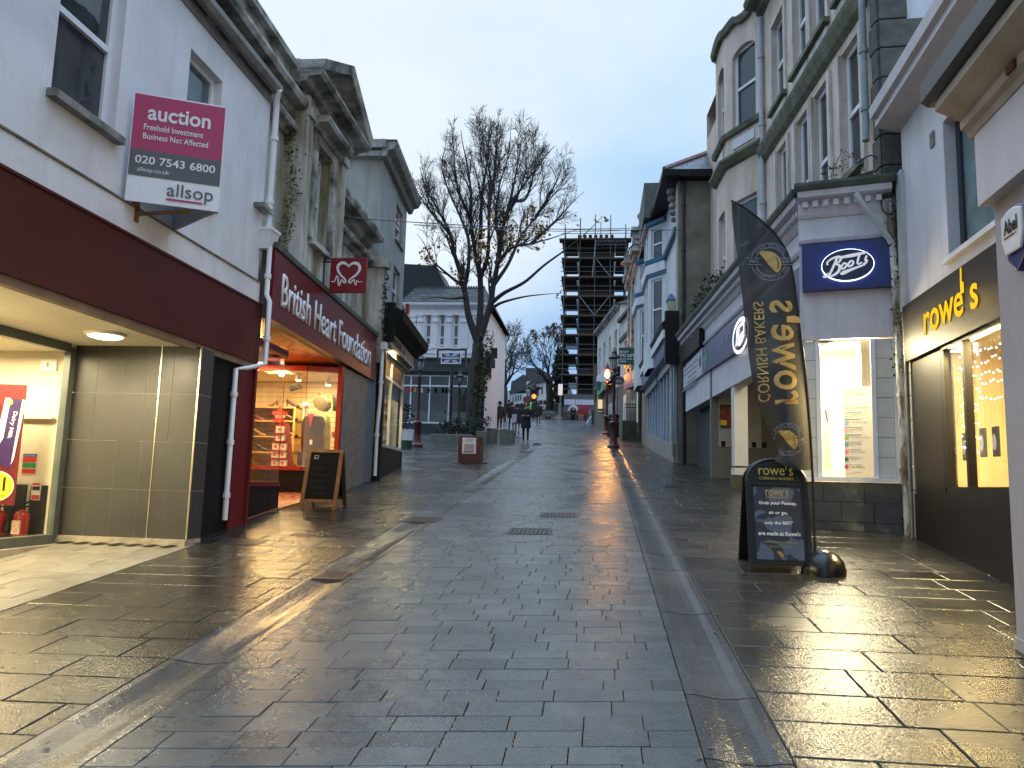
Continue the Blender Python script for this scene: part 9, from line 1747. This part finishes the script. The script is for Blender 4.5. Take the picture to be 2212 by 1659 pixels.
cc=np.array(tq(740,830));rx=(tq(1330,800)[0]-tq(110,800)[0])/2;rz_=(tq(700,130)[2]-tq(700,1450)[2])/2;cen=np.array([(tq(1330,800)[0]+tq(110,800)[0])/2,YTR,tq(700,1450)[2]+rz_])
leaf_y=surf('yellow_leaf',(.34,.19,.02),.7,.4,30);leaf_g=surf('ivy_leaf',(.05,.065,.02),.75,.5,12)
big,NT=bare_tree('large bare tree with a few yellow leaves, its ivy-clad trunk rising from the planter',(xb,YTR,gz(YTR)),trunk,limbs,(cen,np.array([rx*1.03,rx*.66,rz_*1.02])),5,rtrunk=.30,rtip=.0068,lens=(1.7,.85,.36),spacing=.36,leaves=(('yellow_leaves',leaf_y,420,lambda p:p[0]>xb+.2 and p[2]<cen[2]-rz_*.15,.085),('yellow_leaf_cluster',leaf_y,90,lambda p:p[0]<xb-.6 and p[2]<cen[2]-rz_*.42,.08)))
m_=leafy('','',None,[(xb+.32*math.cos(a)+.02*k,YTR-.28*abs(math.sin(a)),gz(YTR)+.3+k*.19)for k in range(24)for a in(.3,1.2,2.0,2.9)],1300,.075,leaf_g,(.05,.05,.08),seed=41)
t=thing('trunk_ivy','yellow-green ivy climbing the lower trunk of the large bare tree','ivy',(xb,YTR,gz(YTR)));m_.build('leaves',leaf_g,t)
def small_tree(label,Y_,bx,by,sc,seed,lean,leaves=()):
 f=lambda a,b,dy=0:tuple(at_y(*S(1850+a/4.1475,1400+b/4.1475),Y_+dy));base=f(bx,0);b0=(base[0],Y_,gz(Y_)-.1)
 return f,b0
f,b0=small_tree('',66.0,548,0,1,2,0);tr_=[b0,f(548,700),f(550,560),f(560,500)]
bare_tree('second bare tree, its many stems forking low, above the far couple',(b0[0],66,gz(66)),tr_,[[f(555,520),f(520,420,-.5),f(460,280,-1),f(435,100,-1.5),f(400,-60,-2)],[f(555,520),f(590,400,.5),f(580,200,.8),f(560,0,1),f(540,-200,1)],[f(560,500),f(620,420,-.5),f(700,280,-1),f(740,100,-1.3),f(800,-30,-1.8)],[f(590,300,.5),f(660,150,1),f(700,-60,1.4),f(720,-250,1.5)],[f(500,370,-.5),f(480,180,.3),f(500,0,.8),f(480,-180,1)]],(np.array(f(640,-60)),np.array([5.6,4.0,6.4])),8,step=.36,rtrunk=.36,rtip=.013,lens=(2.4,1.2,.6),spacing=.75)
f,b0=small_tree('',84.0,1310,0,1,3,0);tr_=[b0,f(1310,750),f(1300,560),f(1290,470)]
bare_tree('third bare tree with rusty leaf tips, right beside the white van',(b0[0],84,gz(84)),tr_,[[f(1290,470),f(1230,370,-.5),f(1120,230,-1),f(1000,120,-1.5),f(850,60,-2)],[f(1295,480),f(1290,330,.5),f(1240,120,.8),f(1180,-120,1)],[f(1295,480),f(1360,340,-.5),f(1400,150,-1),f(1420,-100,-1.3)],[f(1270,250,.5),f(1310,60,1),f(1330,-200,1.4)],[f(1200,330,-.6),f(1060,260,-1),f(900,200,-1.2)]],(np.array(f(1190,-90)),np.array([8.2,5.0,8.6])),9,step=.45,rtrunk=.42,rtip=.016,lens=(3.0,1.5,.8),spacing=.95,leaves=(('rusty_leaves',surf('rusty_leaf',(.20,.10,.03),.7,.4,9),260,lambda p:p[2]>gz(84)+9,.14),))
def wire(label,a,b,sag,r=.008):
 t=thing('overhead_wire',label,'wire',a,group='overhead wires across the street');n=14;A_,B_=Vector(a),Vector(b);m_=MB();m_.tube([A_.lerp(B_,k/n)-Vector((0,0,sag*4*(k/n)*(1-k/n)))for k in range(n+1)],r,5);m_.build('cable',iron_black,t)
wa=at_y(*S(1300+110/2.765,600+705/2.765),13.2);wb=at_y(*S(2680,905),22.5);wire('thin cable strung across the street below the tower top',tuple(wa),tuple(wb),.1,.010)
w1=at_y(*S(1630,885),18.5);w2=at_y(*S(2500,905),36.0);wire('second thin cable crossing through the crown of the big tree',tuple(w1),tuple(w2),.12,.012)
Yl=34.0;lq=lambda a,b:at_y(*S(2180+a/3.529,880+b/3.529),Yl);c=lq(1022,560);t=thing('hanging_lantern','dark red street lantern on a curved bracket in front of the tower','street lantern',tuple(c))
r_=abs(lq(1110,560)[0]-lq(925,560)[0])/2;m_=MB();m_.lathe((c[0],Yl,c[2]-.02),[(r_,0),(r_*.9,.06),(r_*.45,.20),(r_*.38,.42),(r_*.15,.5),(.02,.62)],16);m_.build('shade',iron_red,t,smooth=True);m_=MB();m_.lathe((c[0],Yl,c[2]-.52),[(.06,0),(r_*.42,.15),(r_*.45,.50)],14);m_.build('globe',lantern_glass,t,smooth=True)
m_=MB();e=lq(1170,290);m_.tube(spline([(c[0],Yl,c[2]+.55),tuple(lq(1030,420)),tuple(lq(1070,330)),tuple(e),(2.2,Yl+2,e[2])],5),.035,6);m_.build('bracket',iron_red,t)
R=random.Random(77);m_=MB()
for i in range(120):
 y=R.uniform(2.6,24);x=R.choice([R.uniform(-2.6,-2.2),R.uniform(.5,.9),R.uniform(-4,3)]);s=R.uniform(.008,.026);a=R.random()*6.3;z=gz(y)+.006
 pts=[(x+s*math.cos(a+k*1.57)*(1 if k%2 else.5),y+s*math.sin(a+k*1.57)*(1 if k%2 else.5))for k in range(4)];m_.add([(p[0],p[1],gz(p[1])+.004+R.random()*.006)for p in pts],[(0,1,2,3)])
tag(m_.build('litter',surf('litter_mix',(.10,.085,.06),.7,.6,60)),kind='stuff')
